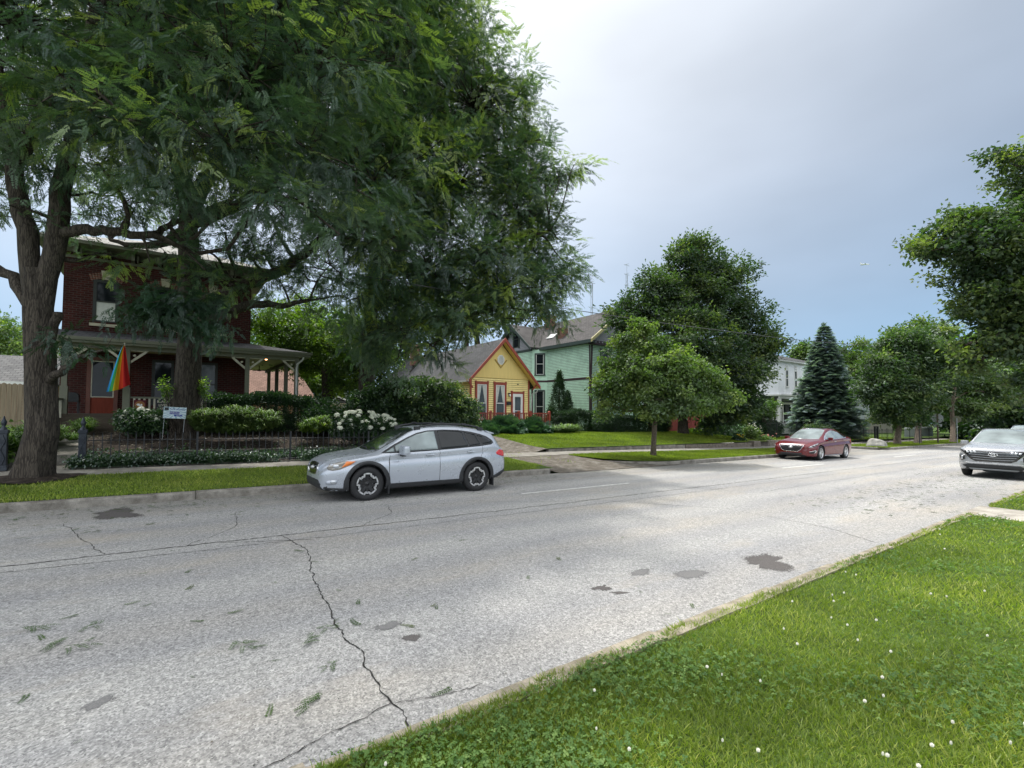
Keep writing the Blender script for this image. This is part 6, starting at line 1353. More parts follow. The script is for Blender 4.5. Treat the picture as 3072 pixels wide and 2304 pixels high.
m = MB(); c0, c1 = a+.13, b-.13; m.box(c0, c0+.17, YY-.066, YY-.01, zb, ztp); m.box(c1-.17, c1, YY-.066, YY-.01, zb, ztp); m.box(c0+.17, c1-.17, YY-.066, YY-.01, ztp-.2, ztp); m.box(c0+.17, c1-.17, YY-.066, YY-.01, zb, zb+.3); m.box(c0+.17, c1-.17, YY-.064, YY-.012, zb+1.13, zb+1.17); hy.b(m, 'storm_door', M['white'], dr)
m = MB(); m.box(c0+.165, c1-.165, YY-.052, YY-.043, zb+.29, ztp-.19); hy.b(m, 'pane', M['glass2'], dr)
m = MB(); m.box(c0+.03, c0+.08, YY-.10, YY-.05, zb+.95, zb+1.1); hy.b(m, 'handle', M['chrome'], dr)
m = MB(); m.cbox((18.28, YY-.07, gy+3.32), (.14, .12, .07)); l_ = hy.b(m, 'wall_lamp', M['iron']); m = MB(); m.lathe([(.001, .09), (.07, .06), (.09, 0), (.07, -.06), (.001, -.09)], (18.28, YY-.12, gy+3.18), 'z', 12); hy.b(m, 'lamp_globe', M['white'], l_)
m = MB(); m.box(18.06, 18.40, YY-.16, YY-.02, gy+2.55, gy+2.72); m.prism([(YY-.16, gy+2.72), (YY-.02, gy+2.72), (YY-.02, gy+2.78)], 18.06, 18.40, 'x'); hy.b(m, 'mailbox', M['iron'])
m = MB(); m.cbox((19.0, YY-.05, gy+3.95), (.12, .05, .05)); hy.b(m, 'flag_holder', M['iron'])
m = MB(); m.tube([(15.6, 28.2, roofz(15.6)), (15.6, 28.2, roofz(15.6)+.28)], .04, 8); m.tube([(15.9, 29.0, roofz(15.9)), (15.9, 29.0, roofz(15.9)+.22)], .05, 8); hy.b(m, 'vent_pipe', M['white'])
m = MB(); m.box(16.55, 17.15, 37.6, 38.2, gy+6.0, gy+7.75); m.box(16.50, 17.20, 37.55, 38.25, gy+7.6, gy+7.75); hy.b(m, 'chimney', M['chimneybrick'])
# front deck with turned red railing
DY = 24.0; dz = gy+1.02
m = MB(); m.box(15.0, 20.2, DY, YY-.01, dz-.12, dz); hy.b(m, 'deck', M['wood'])
for x in (15.55, 17.65, 18.56, 20.1):
    m = MB(); m.box(x-.06, x+.06, DY-.06, DY+.06, gy+.6, gy+2.08); m.prism([(x-.08, gy+2.08), (x+.08, gy+2.08), (x, gy+2.16)], DY-.08, DY+.08, 'y'); hy.b(m, 'rail_post', M['redtrim'])
for a, b in ((14.2, 15.5), (15.6, 17.6), (17.7, 18.51), (18.61, 20.05)):
    railing(hy, 'deck_railing', (a, DY, 0), (b, DY, 0), dz, gy+2.04, M['redtrim'], M['redtrim'], .12, .045)

# --- mint two-storey house
gm = gz(28); XS = 27.0; FY = 27.2
hm = House('mint_house', 'two storey mint green clapboard house with grey-brown gabled roof', 'house', 30, 33, gm+.9)
TY = 32.5; WX = 26.0
m = MB(); m.box(XS, 34.0, FY, 40, gm+.5, gm+7.75); m.box(WX, 34.0, TY+.9, 38.6, gm+.5, gm+7.75); hm.b(m, 'wall', M['mint'])
# angled bay corner joining main side to the wing
m = MB(); m.prism([(XS, TY), (WX, TY+.9), (XS, TY+.9)], gm+.5, gm+7.75, 'z'); hm.b(m, 'bay_wall', M['mint'])
m = MB(); laps(m, 'y', FY+.1, TY, XS, gm+1.0, gm+4.85, -1, .13); laps(m, 'y', FY+.1, TY, XS, gm+5.05, gm+7.65, -1, .13); hm.b(m, 'clapboards', M['mint'])
m = MB(); laps(m, 'x', XS+.1, 34, FY, gm+1.0, gm+4.85, -1, .13); laps(m, 'x', XS+.1, 34, FY, gm+5.05, gm+7.65, -1, .13); hm.b(m, 'clapboards', M['mint'])
m = MB(); laps(m, 'y', TY+.9, 38.5, WX, gm+1.0, gm+4.85, -1, .13); laps(m, 'y', TY+.9, 38.5, WX, gm+5.05, gm+7.65, -1, .13); hm.b(m, 'clapboards', M['mint'])
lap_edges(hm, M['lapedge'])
m = MB()
ln = math.hypot(1, .9)
for z0, z1 in ((1.0, 4.85), (5.05, 7.65)):
    z = gm+z0
    while z < gm+z1:
        nx, ny = -.9/ln*.036, -1/ln*.036
        m.add([(XS+nx, TY+ny, z), (WX+nx, TY+.9+ny, z), (WX, TY+.9, z+.13), (XS, TY, z+.13)], [(0, 1, 2, 3)]); z += .13
hm.b(m, 'clapboards', M['mint'])
m = MB(); m.box(XS-.05, XS+.0, FY, TY, gm+4.87, gm+5.05); m.box(XS-.05, 34, FY-.05, FY, gm+4.87, gm+5.05); m.box(WX-.05, WX, TY+.9, 38.6, gm+4.87, gm+5.05); m.prism([(XS-.05, TY), (WX-.05, TY+.9), (WX, TY+.93), (XS, TY+.04)], gm+4.87, gm+5.05, 'z'); hm.b(m, 'belt_board', M['maroon'])
m = MB(); m.box(XS-.05, XS+.12, FY-.055, FY+.12, gm+.9, gm+4.86); m.prism([(XS-.05, gm+5.05), (XS+.10, gm+5.05), (XS+.22, gm+7.6), (XS+.08, gm+7.6)], FY-.06, FY-.0, 'y'); m.box(XS-.045, XS, FY, FY+.12, gm+5.05, gm+7.6); m.box(WX-.04, WX+.02, TY+.8, TY+.98, gm+.9, gm+4.86); hm.b(m, 'corner_board', M['maroon'])
# bay windows (on the angled face, built facing -x at the corner) 
def angwin(z0, z1, frame, nm='window'):
    ax, ay = -1/ln, .9/ln; nx, ny = -.9/ln, -1/ln; cx, cy = (XS+WX)/2, TY+.45
    def q(u, z, o): return (cx+ax*u+nx*o, cy+ay*u+ny*o, z)
    def bx(mb, u0, u1, a, b, o0, o1): mb.add([q(u, z, o) for o in (o0, o1) for z in (a, b) for u in (u0, u1)], [(0, 2, 3, 1), (4, 5, 7, 6), (0, 1, 5, 4), (2, 6, 7, 3), (0, 4, 6, 2), (1, 3, 7, 5)])
    m = MB(); bx(m, -.46, -.34, z0, z1, 0, .085); bx(m, .34, .46, z0, z1, 0, .085); bx(m, -.34, .34, z1-.14, z1, 0, .09); bx(m, -.5, .5, z0-.08, z0, 0, .11); w_ = hm.b(m, nm, frame)
    zm = (z0+z1)/2; m = MB(); bx(m, -.34, -.29, z0, z1-.14, 0, .065); bx(m, .29, .34, z0, z1-.14, 0, .065); bx(m, -.29, .29, zm-.03, zm+.02, 0, .07); bx(m, -.29, .29, z0, z0+.05, 0, .065); hm.b(m, 'sash', M['whiteold'], w_)
    m = MB(); bx(m, -.295, .295, z0+.04, z1-.13, .0, .048); hm.b(m, 'pane', M['glass'], w_)
angwin(gm+5.55, gm+7.45, M['darkgreen']); angwin(gm+1.3, gm+4.2, M['darkgreen'])
window(hm, 'x', XS+1.05, XS+2.1, gm+5.45, gm+7.4, FY-.04, -1, M['darkgreen'], M['whiteold'], trim=.13)
window(hm, 'x', XS+3.0, XS+4.0, gm+5.45, gm+7.4, FY-.04, -1, M['darkgreen'], M['whiteold'], trim=.13)
window(hm, 'x', XS+.7, XS+1.7, gm+1.5, gm+4.2, FY-.04, -1, M['darkgreen'], M['whiteold'], trim=.13)
# main roof: ridge along y, gable to the street
RX = 30.6; rz = gm+11.0; ex0, ex1 = XS-.55, 34.7; ez0 = gm+7.95
for sd, xe in ((-1, ex0), (1, ex1)):
    m = MB(); m.add([(RX, FY-.6, rz), (xe, FY-.6, ez0), (xe, 41, ez0), (RX, 41, rz), (RX, FY-.6, rz-.12), (xe, FY-.6, ez0-.12), (xe, 41, ez0-.12), (RX, 41, rz-.12)], [(0, 1, 2, 3), (4, 7, 6, 5), (1, 5, 6, 2), (0, 4, 5, 1)]); hm.b(m, 'roof', M['roofgreen'])
    m = MB(); m.prism([(RX, rz+.03), (xe, ez0+.03), (xe, ez0-.24), (RX, rz-.25)][::sd], FY-.68, FY-.60, 'y'); hm.b(m, 'rake_board', M['cream'] if sd < 0 else M['darkgreen'])
m = MB(); m.box(ex0-.02, ex0+.1, FY-.6, TY+.6, ez0-.26, ez0-.0); m.box(ex0+.1, XS, FY-.6, TY+.6, ez0-.24, ez0-.18); hm.b(m, 'eave', M['darkgreen'])
m = MB(); m.prism([(XS, gm+7.75), (34, gm+7.75), (RX, gm+10.75)], FY-.03, FY+.3, 'y'); g_ = hm.b(m, 'street_gable', M['lilac'])
m = MB()
for r_ in range(14):
    zz = gm+7.95+r_*.2; hw_ = (rz-.3-zz)*(34-XS)/2/(rz-gm-7.75)
    for k in range(int(hw_*2/.2)): x_ = RX-hw_+k*.2+(.1 if r_ % 2 else 0); m.prism([(x_+.01, zz), (x_+.1, zz-.07), (x_+.19, zz), (x_+.19, zz+.2), (x_+.01, zz+.2)], FY-.045, FY-.032, 'y')
hm.b(m, 'fish_scale_shingles', M['lilac'], g_)
m = MB(); m.box(XS-.3, 34.3, FY-.35, FY-.04, gm+7.62, gm+7.70); m.box(XS-.3, 34.3, FY-.10, FY-.045, gm+7.72, gm+7.98)
hm.b(m, 'gable_band', M['maroon']); m = MB()
for k in range(18): m.lathe([(.001, FY-.13), (.06, FY-.13), (.06, FY-.10)], (XS+.1+.38*k, 0, gm+7.85), 'y', 10)
hm.b(m, 'rosettes', M['lilac'])
# cross gable wing facing the drive
GY = 36.0; gz1 = gm+10.35; lo_, hi_ = 33.0, 39.0; xe = WX-.55
for a, b in ((lo_, GY), (hi_, GY)):
    m = MB(); m.add([(xe, GY, gz1), (xe, a, ez0), (RX, a, ez0), (RX, GY, gz1), (xe, GY, gz1-.12), (xe, a, ez0-.12), (RX, a, ez0-.12), (RX, GY, gz1-.12)], [(0, 1, 2, 3), (4, 7, 6, 5), (1, 5, 6, 2), (0, 4, 5, 1)]); hm.b(m, 'roof', M['roofgreen'])
    m = MB(); v = [(GY, gz1+.03), (a, ez0+.0), (a, ez0-.26), (GY, gz1-.27)]; m.prism(v if a < GY else v[::-1], xe-.06, xe, 'x'); hm.b(m, 'rake_board', M['darkgreen'])
m = MB(); m.prism([(TY+.9, gm+7.75), (38.6, gm+7.75), (GY, gm+10.1)], WX-.03, WX+.4, 'x'); hm.b(m, 'side_gable', M['lilac'])
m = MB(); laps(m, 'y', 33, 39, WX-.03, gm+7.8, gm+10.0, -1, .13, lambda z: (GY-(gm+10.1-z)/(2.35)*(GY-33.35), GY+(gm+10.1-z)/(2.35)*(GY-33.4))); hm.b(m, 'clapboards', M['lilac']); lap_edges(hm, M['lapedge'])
m = MB(); m.box(WX-.09, WX-.02, TY+.9, 38.6, gm+7.65, gm+7.86); hm.b(m, 'gable_band', M['darkgreen'])
m = MB(); m.prism([(GY-.9, gz1-1.0), (GY, gz1-.30), (GY+.9, gz1-1.0), (GY+.6, gz1-.95), (GY+.45, gz1-.75), (GY+.2, gz1-.8), (GY, gz1-.62), (GY-.2, gz1-.8), (GY-.45, gz1-.75), (GY-.6, gz1-.95)], xe+.02, xe+.06, 'x'); hm.b(m, 'gable_bracket', M['darkgreen'])
window(hm, 'y', 35.2, 36.2, gm+8.1, gm+9.85, WX-.08, -1, M['darkgreen'], M['darkframe'], trim=.12, sill=False)
m = MB(); m.box(27.35, 28.05, 31.0, 31.6, gm+8.0, gm+9.55); hm.b(m, 'chimney', M['chimneybrick'])
m = MB(); m.box(29.6, 30.3, 35.3, 36.0, gm+9.8, gm+11.6); m.box(29.5, 30.4, 35.2, 36.1, gm+11.4, gm+11.6); hm.b(m, 'chimney', M['chimneybrick'])
sk = ez0+(27.9-ex0)*(rz-ez0)/(RX-ex0)
m = MB(); m.cbox((27.9, 33.0, sk+.08), (.7, .9, .08), 0, 0, -math.atan2(rz-ez0, RX-ex0)); hm.b(m, 'skylight', M['white'])
# small porch hood and porch at the street side
m = MB(); m.prism([(27.0, gm+4.75), (28.2, gm+5.15), (30.5, gm+4.75), (30.5, gm+4.62), (27.0, gm+4.62)], FY-1.6, FY-.06, 'y'); hm.b(m, 'porch_roof', M['roofgreen'])
m = MB(); m.prism([(27.0, gm+4.2), (28.6, gm+4.2), (27.0, gm+4.95)], FY-1.66, FY-1.6, 'y'); hm.b(m, 'porch_gable', M['cream'])
m = MB(); m.box(27.05, 27.2, FY-1.6, FY-1.45, gm+.9, gm+4.2); m.box(30.3, 30.45, FY-1.6, FY-1.45, gm+.9, gm+4.6); hm.b(m, 'porch_post', M['darkgreen'])
m = MB(); m.box(27.0, 30.5, FY-1.7, FY-.06, gm+.9, gm+1.2); hm.b(m, 'porch_floor', M['darkgreen'])
railing(hm, 'porch_railing', (27.25, FY-1.55, 0), (30.25, FY-1.55, 0), gm+1.2, gm+2.0, M['darkgreen'])

# red house behind the big tree
gr_ = gz(42); hr = House('red_house', 'red painted house glimpsed behind the big dark tree', 'house', 42, 27, gr_)
m = MB(); m.box(38.6, 45.5, 26, 36, gr_+.2, gr_+3.4); hr.b(m, 'wall', M['pinkbrick'])
m = MB(); zb = gr_+3.4; m.add([(38.2, 25.5, zb), (45.9, 25.5, zb), (45.9, 36.5, zb), (38.2, 36.5, zb), (42, 29, zb+2.2), (42, 33, zb+2.2)], [(0, 1, 4), (1, 2, 5, 4), (2, 3, 5), (3, 0, 4, 5)]); hr.b(m, 'roof', M['roofgrey'])
window(hr, 'x', 43.0, 43.9, gr_+1.2, gr_+2.9, 26, -1, M['white'], M['white'], trim=.1); window(hr, 'y', 28.5, 29.5, gr_+1.2, gr_+2.9, 38.6, -1, M['white'], M['white'], trim=.1)

# --- white board-and-batten house
gw = gz(50); FW = 24.0; XW = 50.5
hw = House('white_house', 'white board and batten house with charcoal porch beside the spruce', 'house', 54, 28, gw+.3)
m = MB(); m.box(XW, 60.5, FW, 36, gw+4.55, gw+7.9); hw.b(m, 'upper_wall', M['whiteboard'])
m = MB(); m.box(XW+.3, 60.3, FW+1.9, 36, gw+.3, gw+4.4); hw.b(m, 'lower_wall', M['charcoal'])
m = MB()
for x in np.arange(XW+.0, 60.5, .33): m.box(x, x+.045, FW-.03, FW, gw+4.6, gw+7.85)
for y in np.arange(FW+.02, 36, .33): m.box(XW-.03, XW, y, y+.045, gw+4.6, gw+7.85)
hw.b(m, 'battens', M['whiteboard'])
m = MB(); m.box(XW-.25, 60.8, FW-.3, 36.2, gw+4.40, gw+4.55); m.box(XW-.1, 60.6, FW-.12, FW+.0, gw+4.1, gw+4.4); hw.b(m, 'porch_beam', M['white'])
m = MB(); zb = gw+7.9; m.box(XW-.5, 61.1, FW-.5, 36.5, zb, zb+.14); hw.b(m, 'eave', M['whiteold'])
m = MB(); zb += .14; m.add([(XW-.55, FW-.55, zb), (61.2, FW-.55, zb), (61.2, 36.6, zb), (XW-.55, 36.6, zb), (53.6, 28.6, zb+1.7), (57.5, 28.6, zb+1.7)], [(0, 1, 5, 4), (1, 2, 5), (2, 3, 4, 5), (3, 0, 4)]); m.box(53.2, 57.9, 28.2, 29.0, zb+1.5, zb+1.95); hw.b(m, 'roof', M['roofgrey'])
for a in (52.2, 54.15):
    window(hw, 'x', a-.32, a+.32, gw+5.35, gw+7.15, FW-.03, -1, M['white'], M['white'], M['glass2'], trim=.06, mid=.5); window(hw, 'x', a-.25, a+.25, gw+7.35, gw+7.65, FW-.03, -1, M['white'], M['white'], M['glass2'], trim=.05)
window(hw, 'x', 57.0, 57.7, gw+6.1, gw+6.7, FW-.03, -1, M['white'], M['white'], trim=.08)
window(hw, 'x', 52.9, 53.9, gw+1.9, gw+3.8, FW+1.87, -1, M['white'], M['white'], trim=.16)
window(hw, 'x', 55.2, 57.4, gw+1.5, gw+3.8, FW+1.87, -1, M['white'], M['white'], trim=.16)
m = MB(); m.box(XW+.05, XW+.35, FW-.1, FW+.2, gw+.6, gw+4.1); m.box(60.1, 60.4, FW-.1, FW+.2, gw+.6, gw+4.1); hw.b(m, 'porch_column', M['white'])
m = MB(); m.box(XW, 60.6, FW-.15, FW+1.9, gw+1.35, gw+1.5); m.box(XW+.5, 60.5, FW-.05, FW+.05, gw+.5, gw+1.35); hw.b(m, 'porch_floor', M['white'])
railing(hw, 'porch_railing', (XW+.9, FW-.02, 0), (58.5, FW-.02, 0), gw+1.5, gw+2.5, M['white'], M['iron'], .12, .02)
lamp_glow('porch_lamp', hw, (54.6, FW+1.75, gw+3.55), (1, .9, .75), 6, .09)
# house beyond the spruce
gh = gz(72); hh_ = House('grey_house', 'pale grey house between the spruce and the corner tree', 'house', 74, 30, gh)
m = MB(); m.box(70.5, 84, 27, 38, gh-.5, gh+6.2); hh_.b(m, 'wall', M['greyhouse'])
m = MB(); zb = gh+6.2; m.add([(69.8, 26.3, zb), (84.7, 26.3, zb), (84.7, 38.7, zb), (69.8, 38.7, zb), (75, 32.5, zb+3), (80, 32.5, zb+3)], [(0, 1, 5, 4), (1, 2, 5), (2, 3, 4, 5), (3, 0, 4)]); hh_.b(m, 'roof', M['roofgrey_f'])
m = MB(); m.box(69.8, 84.7, 26.2, 26.3, zb-.25, zb); hh_.b(m, 'gutter', M['white'])
window(hh_, 'x', 71.4, 72.8, gh+.9, gh+2.4, 27, -1, M['white'], M['white'], trim=.15); window(hh_, 'x', 74.4, 75.8, gh+.9, gh+2.4, 27, -1, M['white'], M['white'], trim=.15)

# ------------------------------------------------------------------ shrubs, hedges, flowers
def shrub(name, label, lobes, mat, templates, ncl, per, crad, scale, cat='shrub', flat=.7, shell=.35, rb=(.35, .22), droop=.1, group=None, stems=True, spin=.8, up_=0.0):
    cx = sum(l[0] for l in lobes)/len(lobes); cy = sum(l[1] for l in lobes)/len(lobes); b = Vector((cx, cy, Z(cx, cy)))
    root = thing(name, label, cat, b, 0, group); loc = [(l[0]-b.x, l[1]-b.y, l[2]-b.z)+tuple(l[3:]) for l in lobes]
    cc, lid = sample_lobes(loc, ncl, shell); ce = np.array([l[:3] for l in loc])
    cc[:, 2] = np.maximum(cc[:, 2], .06)
    if stems:
        mb = MB()
        for c in cc[::max(1, len(cc)//40)]:
            s0 = (c[0]*.45+random.uniform(-.15, .15), c[1]*.45, .0); limb(mb, s0, c, .018, .006, .2, 3, 4)
        mb.build('stems', M['bark2'], root)
    n = len(cc)*per; o = rng.normal(size=(n, 3)); o /= np.linalg.norm(o, axis=1, keepdims=True); o *= rng.uniform(.2, 1, (n, 1))**.6*crad; o[:, 2] *= flat
    pos = np.repeat(cc, per, 0)+o; pos[:, 2] = np.maximum(pos[:, 2], .03); ow = np.repeat(cc-ce[lid], per, 0); ow /= np.maximum(np.linalg.norm(ow, axis=1, keepdims=True), .2)
    d = ow+o/crad*.6+rng.normal(0, .4, (n, 3)); d[:, 2] += droop+up_
    foliage('foliage', templates, pos, d, rng.uniform(*scale, n), np.repeat(rng.normal(rb[0], rb[1], len(cc)), per)+rng.normal(0, .12, n), M[mat], root, spin)
    return root
def hedge(name, label, x0, x1, y0, y1, h, mat='yew', n=2600, sc=(.8, 1.3), rnd_=.12, cat='hedge', tmpl=None, z0=None):
    b = Vector(((x0+x1)/2, (y0+y1)/2, Z((x0+x1)/2, (y0+y1)/2) if z0 is None else z0)); root = thing(name, label, cat, b); P = []; D = []
    for i in range(n):
        u, v, w_ = rng.uniform(-1, 1, 3); f = rng.integers(0, 7)
        if f < 3: p = (u, v, 1); d = (u*.3, v*.3, 1)
        elif f < 5: p = (u, -1, w_); d = (0, -1, .3)
        elif f == 5: p = (-1, v, w_); d = (-1, 0, .3)
        else: p = (1, v, w_); d = (1, 0, .3)
        r_ = rng.uniform(.82, 1.05); k = 1-.18*abs(p[2])**4*(abs(p[0])**6+abs(p[1])**6)/2
        px_ = np.array(p)*r_*[k, k, 1]; wob = 1+rnd_*math.sin(px_[0]*5+x0)*.5
        P.append((px_[0]*(x1-x0)/2, px_[1]*(y1-y0)/2, max(.03, (px_[2]*.5+.5)*h*wob))); D.append(np.array(d)+rng.normal(0, .5, 3))
    m = MB(); 
    for i in range(int((x1-x0)*4)): xx = rng.uniform(x0, x1)-b.x; m.tube([(xx, 0, 0), (xx+rng.uniform(-.1, .1), rng.uniform(-.1, .1), h*.8)], [.02, .008], 4)
    m.build('stems', M['bark2'], root)
    foliage('foliage', tmpl or LEAFS, np.array(P), np.array(D), rng.uniform(*sc, n), rng.normal(.35, .2, n), M[mat], root, .9); return root
def wz(s, h): return gz(s)+h
def L_(s, d, h, rx, ry, rz): return (s, d, wz(s, h), rx, ry, rz)
shrub('large_shrub', 'big dense rounded shrub behind the silver car, right half nearest the yellow cottage', [L_(9.6, 19.3, 2.1, 1.7, 1.3, 1.2), L_(10.6, 19.3, 1.7, 1.0, 1.1, 1.0), L_(10.0, 19.2, 1.3, 1.6, 1.2, .7), L_(9.0, 19.4, 2.5, 1.1, 1.0, .8)], 'shrub', LEAFM, 620, 9, .38, (.7, 1.05), flat=.45, rb=(.42, .25), droop=-.15)
shrub('large_shrub', 'big dark shrub left of the one beside the yellow cottage, behind the white hydrangeas', [L_(7.4, 20.0, 1.9, 1.4, 1.2, 1.1), L_(8.2, 20.0, 2.1, 1.2, 1.1, 1.1), L_(6.8, 20.0, 1.5, 1.0, 1.0, .8), L_(7.8, 19.8, 2.7, .9, .8, .5)], 'yew', LEAFM, 460, 9, .38, (.7, 1.05), flat=.45, rb=(.45, .25), droop=-.15)
hedge('clipped_hedge', 'dark clipped hedge along the brick porch', 1.2, 4.9, 20.3, 21.3, 1.32, 'yew', 3600)
shrub('round_shrub', 'dark round shrub at the right end of the porch hedge', [L_(5.3, 20.6, 1.7, .7, .7, .6), L_(4.7, 20.0, 1.5, .5, .5, .5)], 'yew', LEAFS, 200, 9, .22, (.8, 1.3))
GR_T = []
for s_ in range(3):
    r_ = np.random.default_rng(50+s_); v = []; f = []
    for i in range(16):
        a = r_.uniform(0, 6.28); ln_ = r_.uniform(.22, .4); up1 = r_.uniform(.5, 1.3); dx, dy = math.cos(a), math.sin(a); w_ = .008
        p0 = np.array([0, 0, 0]); p1 = np.array([dx*ln_*.4, dy*ln_*.4, ln_*up1*.5]); p2 = np.array([dx*ln_, dy*ln_, ln_*up1*.35]); sd = np.array([-dy, dx, 0])*w_; b = len(v)
        v += [p0-sd, p0+sd, p1+sd*1.4, p1-sd*1.4, p2]; f.append((b, b+1, b+2, b+3)); f.append((b+3, b+2, b+4, b+4))
    v = np.array(v); f4 = np.array([q for q in f if q[2] != q[3]]); f3 = np.array([q[:3] for q in f if q[2] == q[3]])
    GR_T.append((v, [f4, f3]))
def grassy(name, label, lobes, n, mat='grassy', cat='plant', sc=(.8, 1.3), group=None):
    cx = sum(l[0] for l in lobes)/len(lobes); cy = sum(l[1] for l in lobes)/len(lobes); b = Vector((cx, cy, Z(cx, cy))); root = thing(name, label, cat, b, 0, group)
    loc = [(l[0]-b.x, l[1]-b.y, l[2]-b.z)+tuple(l[3:]) for l in lobes]; cc, lid = sample_lobes(loc, n, .35); cc[:, 2] = np.maximum(cc[:, 2], 0.0)
    # template axis is +Z: build frames around vertical with a lean
    a = rng.uniform(0, 6.28, n); c, s = np.cos(a), np.sin(a); Mx = np.zeros((n, 3, 3)); Mx[:, 0, 0] = c; Mx[:, 0, 1] = -s; Mx[:, 1, 0] = s; Mx[:, 1, 1] = c; Mx[:, 2, 2] = 1; Mx[:, 0, 2] = rng.normal(0, .2, n); Mx[:, 1, 2] = rng.normal(0, .2, n)
    parts = []; idx = rng.integers(0, 3, n); scl = rng.uniform(*sc, n); rn = rng.normal(.4, .25, n)
    for k in range(3):
        q = idx == k
        if q.any(): parts.append(instance(GR_T[k][0], GR_T[k][1], cc[q], Mx[q], scl[q], rn[q]))
    v, f, r = merge(parts); obj('leaves', npmesh('leaves', v, f, np.clip(r, 0, 1)), M[mat], root); return root
grassy('arching_shrub', 'light green arching shrub in front of the porch hedge', [L_(1.0, 18.9, 1.45, .55, .5, .35), L_(1.9, 18.9, 1.5, .7, .5, .4), L_(2.7, 18.9, 1.4, .55, .5, .35), L_(1.8, 18.7, 1.2, 1.2, .5, .2)], 620, 'young', 'shrub', (.7, 1.1))
grassy('arching_shrub', 'yellow-green arching shrub left of the white hydrangeas', [L_(4.3, 18.6, 1.25, .45, .4, .28), L_(4.7, 18.9, 1.35, .3, .3, .3)], 160, 'lime', 'shrub', (.6, .9))
# white hydrangeas: each flower head a part
hv = []; hf = []
r_ = random.Random(3)
for i in range(150):
    z = 1-2*(i+.5)/150; a = i*2.39996; q = math.sqrt(max(0, 1-z*z)); n_ = Vector((q*math.cos(a), q*math.sin(a), z*.72)); t1 = n_.orthogonal().normalized(); t2 = n_.cross(t1).normalized(); c = n_*(.1*(1+r_.uniform(-.12, .1))); b = len(hv)
    an = r_.uniform(0, 3); t1, t2 = t1*math.cos(an)+t2*math.sin(an), t2*math.cos(an)-t1*math.sin(an)
    hv += [tuple(c+t1*.015), tuple(c+t2*.015+n_*.004), tuple(c-t1*.015), tuple(c-t2*.015+n_*.004)]; hf.append((b, b+1, b+2, b+3))
HEAD = npmesh('flower_head', np.array(hv), [np.array(hf)]); HEAD.materials.append(M['petal'])
def hydrangea(label, x0, x1, d0, zlo, zhi, nfl, seed, hs=1.0):
    r_ = random.Random(seed); cx = (x0+x1)/2; w_ = (x1-x0)/2; h_ = (zhi+zlo)/2
    root = shrub('hydrangea', label, [L_(cx-w_*.4, d0+.25, (zlo+h_)/2+.05, w_*.65, .5, (zhi-zlo)*.45), L_(cx+w_*.4, d0+.25, (zlo+h_)/2+.05, w_*.65, .5, (zhi-zlo)*.45)], 'yew', LEAFM, 130, 8, .22, (.5, .8), 'shrub', rb=(.4, .25))
    for i in range(nfl):
        x = r_.uniform(x0, x1); t = r_.random()**.6; z = wz(x, zlo+(zhi-zlo)*(.30+.7*t)*(1-.25*((x-cx)/w_)**2)); y = d0-.28+.55*t+r_.uniform(-.08, .08)
        o = bpy.data.objects.new('flower_head', HEAD); COL.objects.link(o); o.parent = root; o.location = (x-root.location.x, y-root.location.y, z-root.location.z); s_ = r_.uniform(.55, 1.1)*hs; o.scale = (s_*1.1, s_*1.1, s_); o.rotation_euler = (r_.uniform(-.4, .2), r_.uniform(-.3, .3), r_.random()*6)
hydrangea('wide white-flowered hydrangea behind the roof of the silver car', 4.9, 7.3, 18.0, .95, 1.93, 42, 4, 1.0)
hydrangea('white-flowered hydrangea between the porch step and the yard sign', -1.30, -.15, 19.6, 1.2, 1.85, 17, 5, .95)
hedge('clipped_hedge', 'dark green hedge behind the iris clump, left of the low box hedge', 20.6, 24.0, 23.2, 24.3, 1.28, 'yew', 3000)
hedge('clipped_hedge', 'low clipped box hedge on the lawn before the mint house', 22.9, 29.6, 21.7, 22.8, .98, 'yew', 5200)
def evergreen_cone(label, x, y, h_, r0, n):
    root = thing('arborvitae', label, 'evergreen', (x, y, Z(x, y))); P = []; D = []
    for i in range(n):
        t = random.random()**1.4; a = random.random()*6.28; r_ = r0*(1-t)**.8*random.uniform(.75, 1.05)*(1+.12*math.sin(5*a+t*9)); P.append((r_*math.cos(a), r_*math.sin(a), .1+t*(h_-.1))); D.append((math.cos(a)*.7, math.sin(a)*.7, .9))
    m = MB(); m.tube([(0, 0, 0), (0, 0, h_*.9)], [.08, .02], 6); m.build('trunk', M['bark2'], root)
    foliage('foliage', LEAFS, np.array(P), np.array(D)+rng.normal(0, .3, (n, 3)), rng.uniform(.8, 1.4, n), rng.normal(.35, .2, n), M['yew'], root, .9)
evergreen_cone('tall pointed dark evergreen against the mint house wall', 22.0, 25.2, 4.05, .95, 1700); evergreen_cone('shorter pointed evergreen right of the tall one against the mint house', 22.9, 25.3, 2.75, .65, 900); evergreen_cone('low rounded evergreen left of the tall pointed one', 21.1, 25.1, 1.45, .55, 500)
JN = 'blue-green juniper before the yellow cottage deck, '
for i, (s_, w_, z_, lb) in enumerate(((13.7, .8, .8, 'leftmost of the three, partly behind the car'), (15.4, 1.1, .98, 'the middle one of the three'), (17.2, 1.0, .92, 'rightmost of the three, next to the iris clump'))):
    shrub('juniper', JN+lb, [L_(s_, 22.2, z_, w_, .8, .50), L_(s_-.3, 21.9, z_-.25, w_*1.05, .8, .35), L_(s_+.3, 22.3, z_+.15, w_*.6, .6, .4)], 'juniper', NEED, 170, 10, .4, (.8, 1.25), flat=.5, rb=(.4, .25), droop=.25)
grassy('iris_clump', 'clump of sword-like leaves at the lawn edge right of the junipers', [L_(18.9, 21.6, .92, .5, .4, .14), L_(19.6, 21.6, .98, .6, .4, .14)], 260, 'grassy', 'plant', (1.2, 1.9))
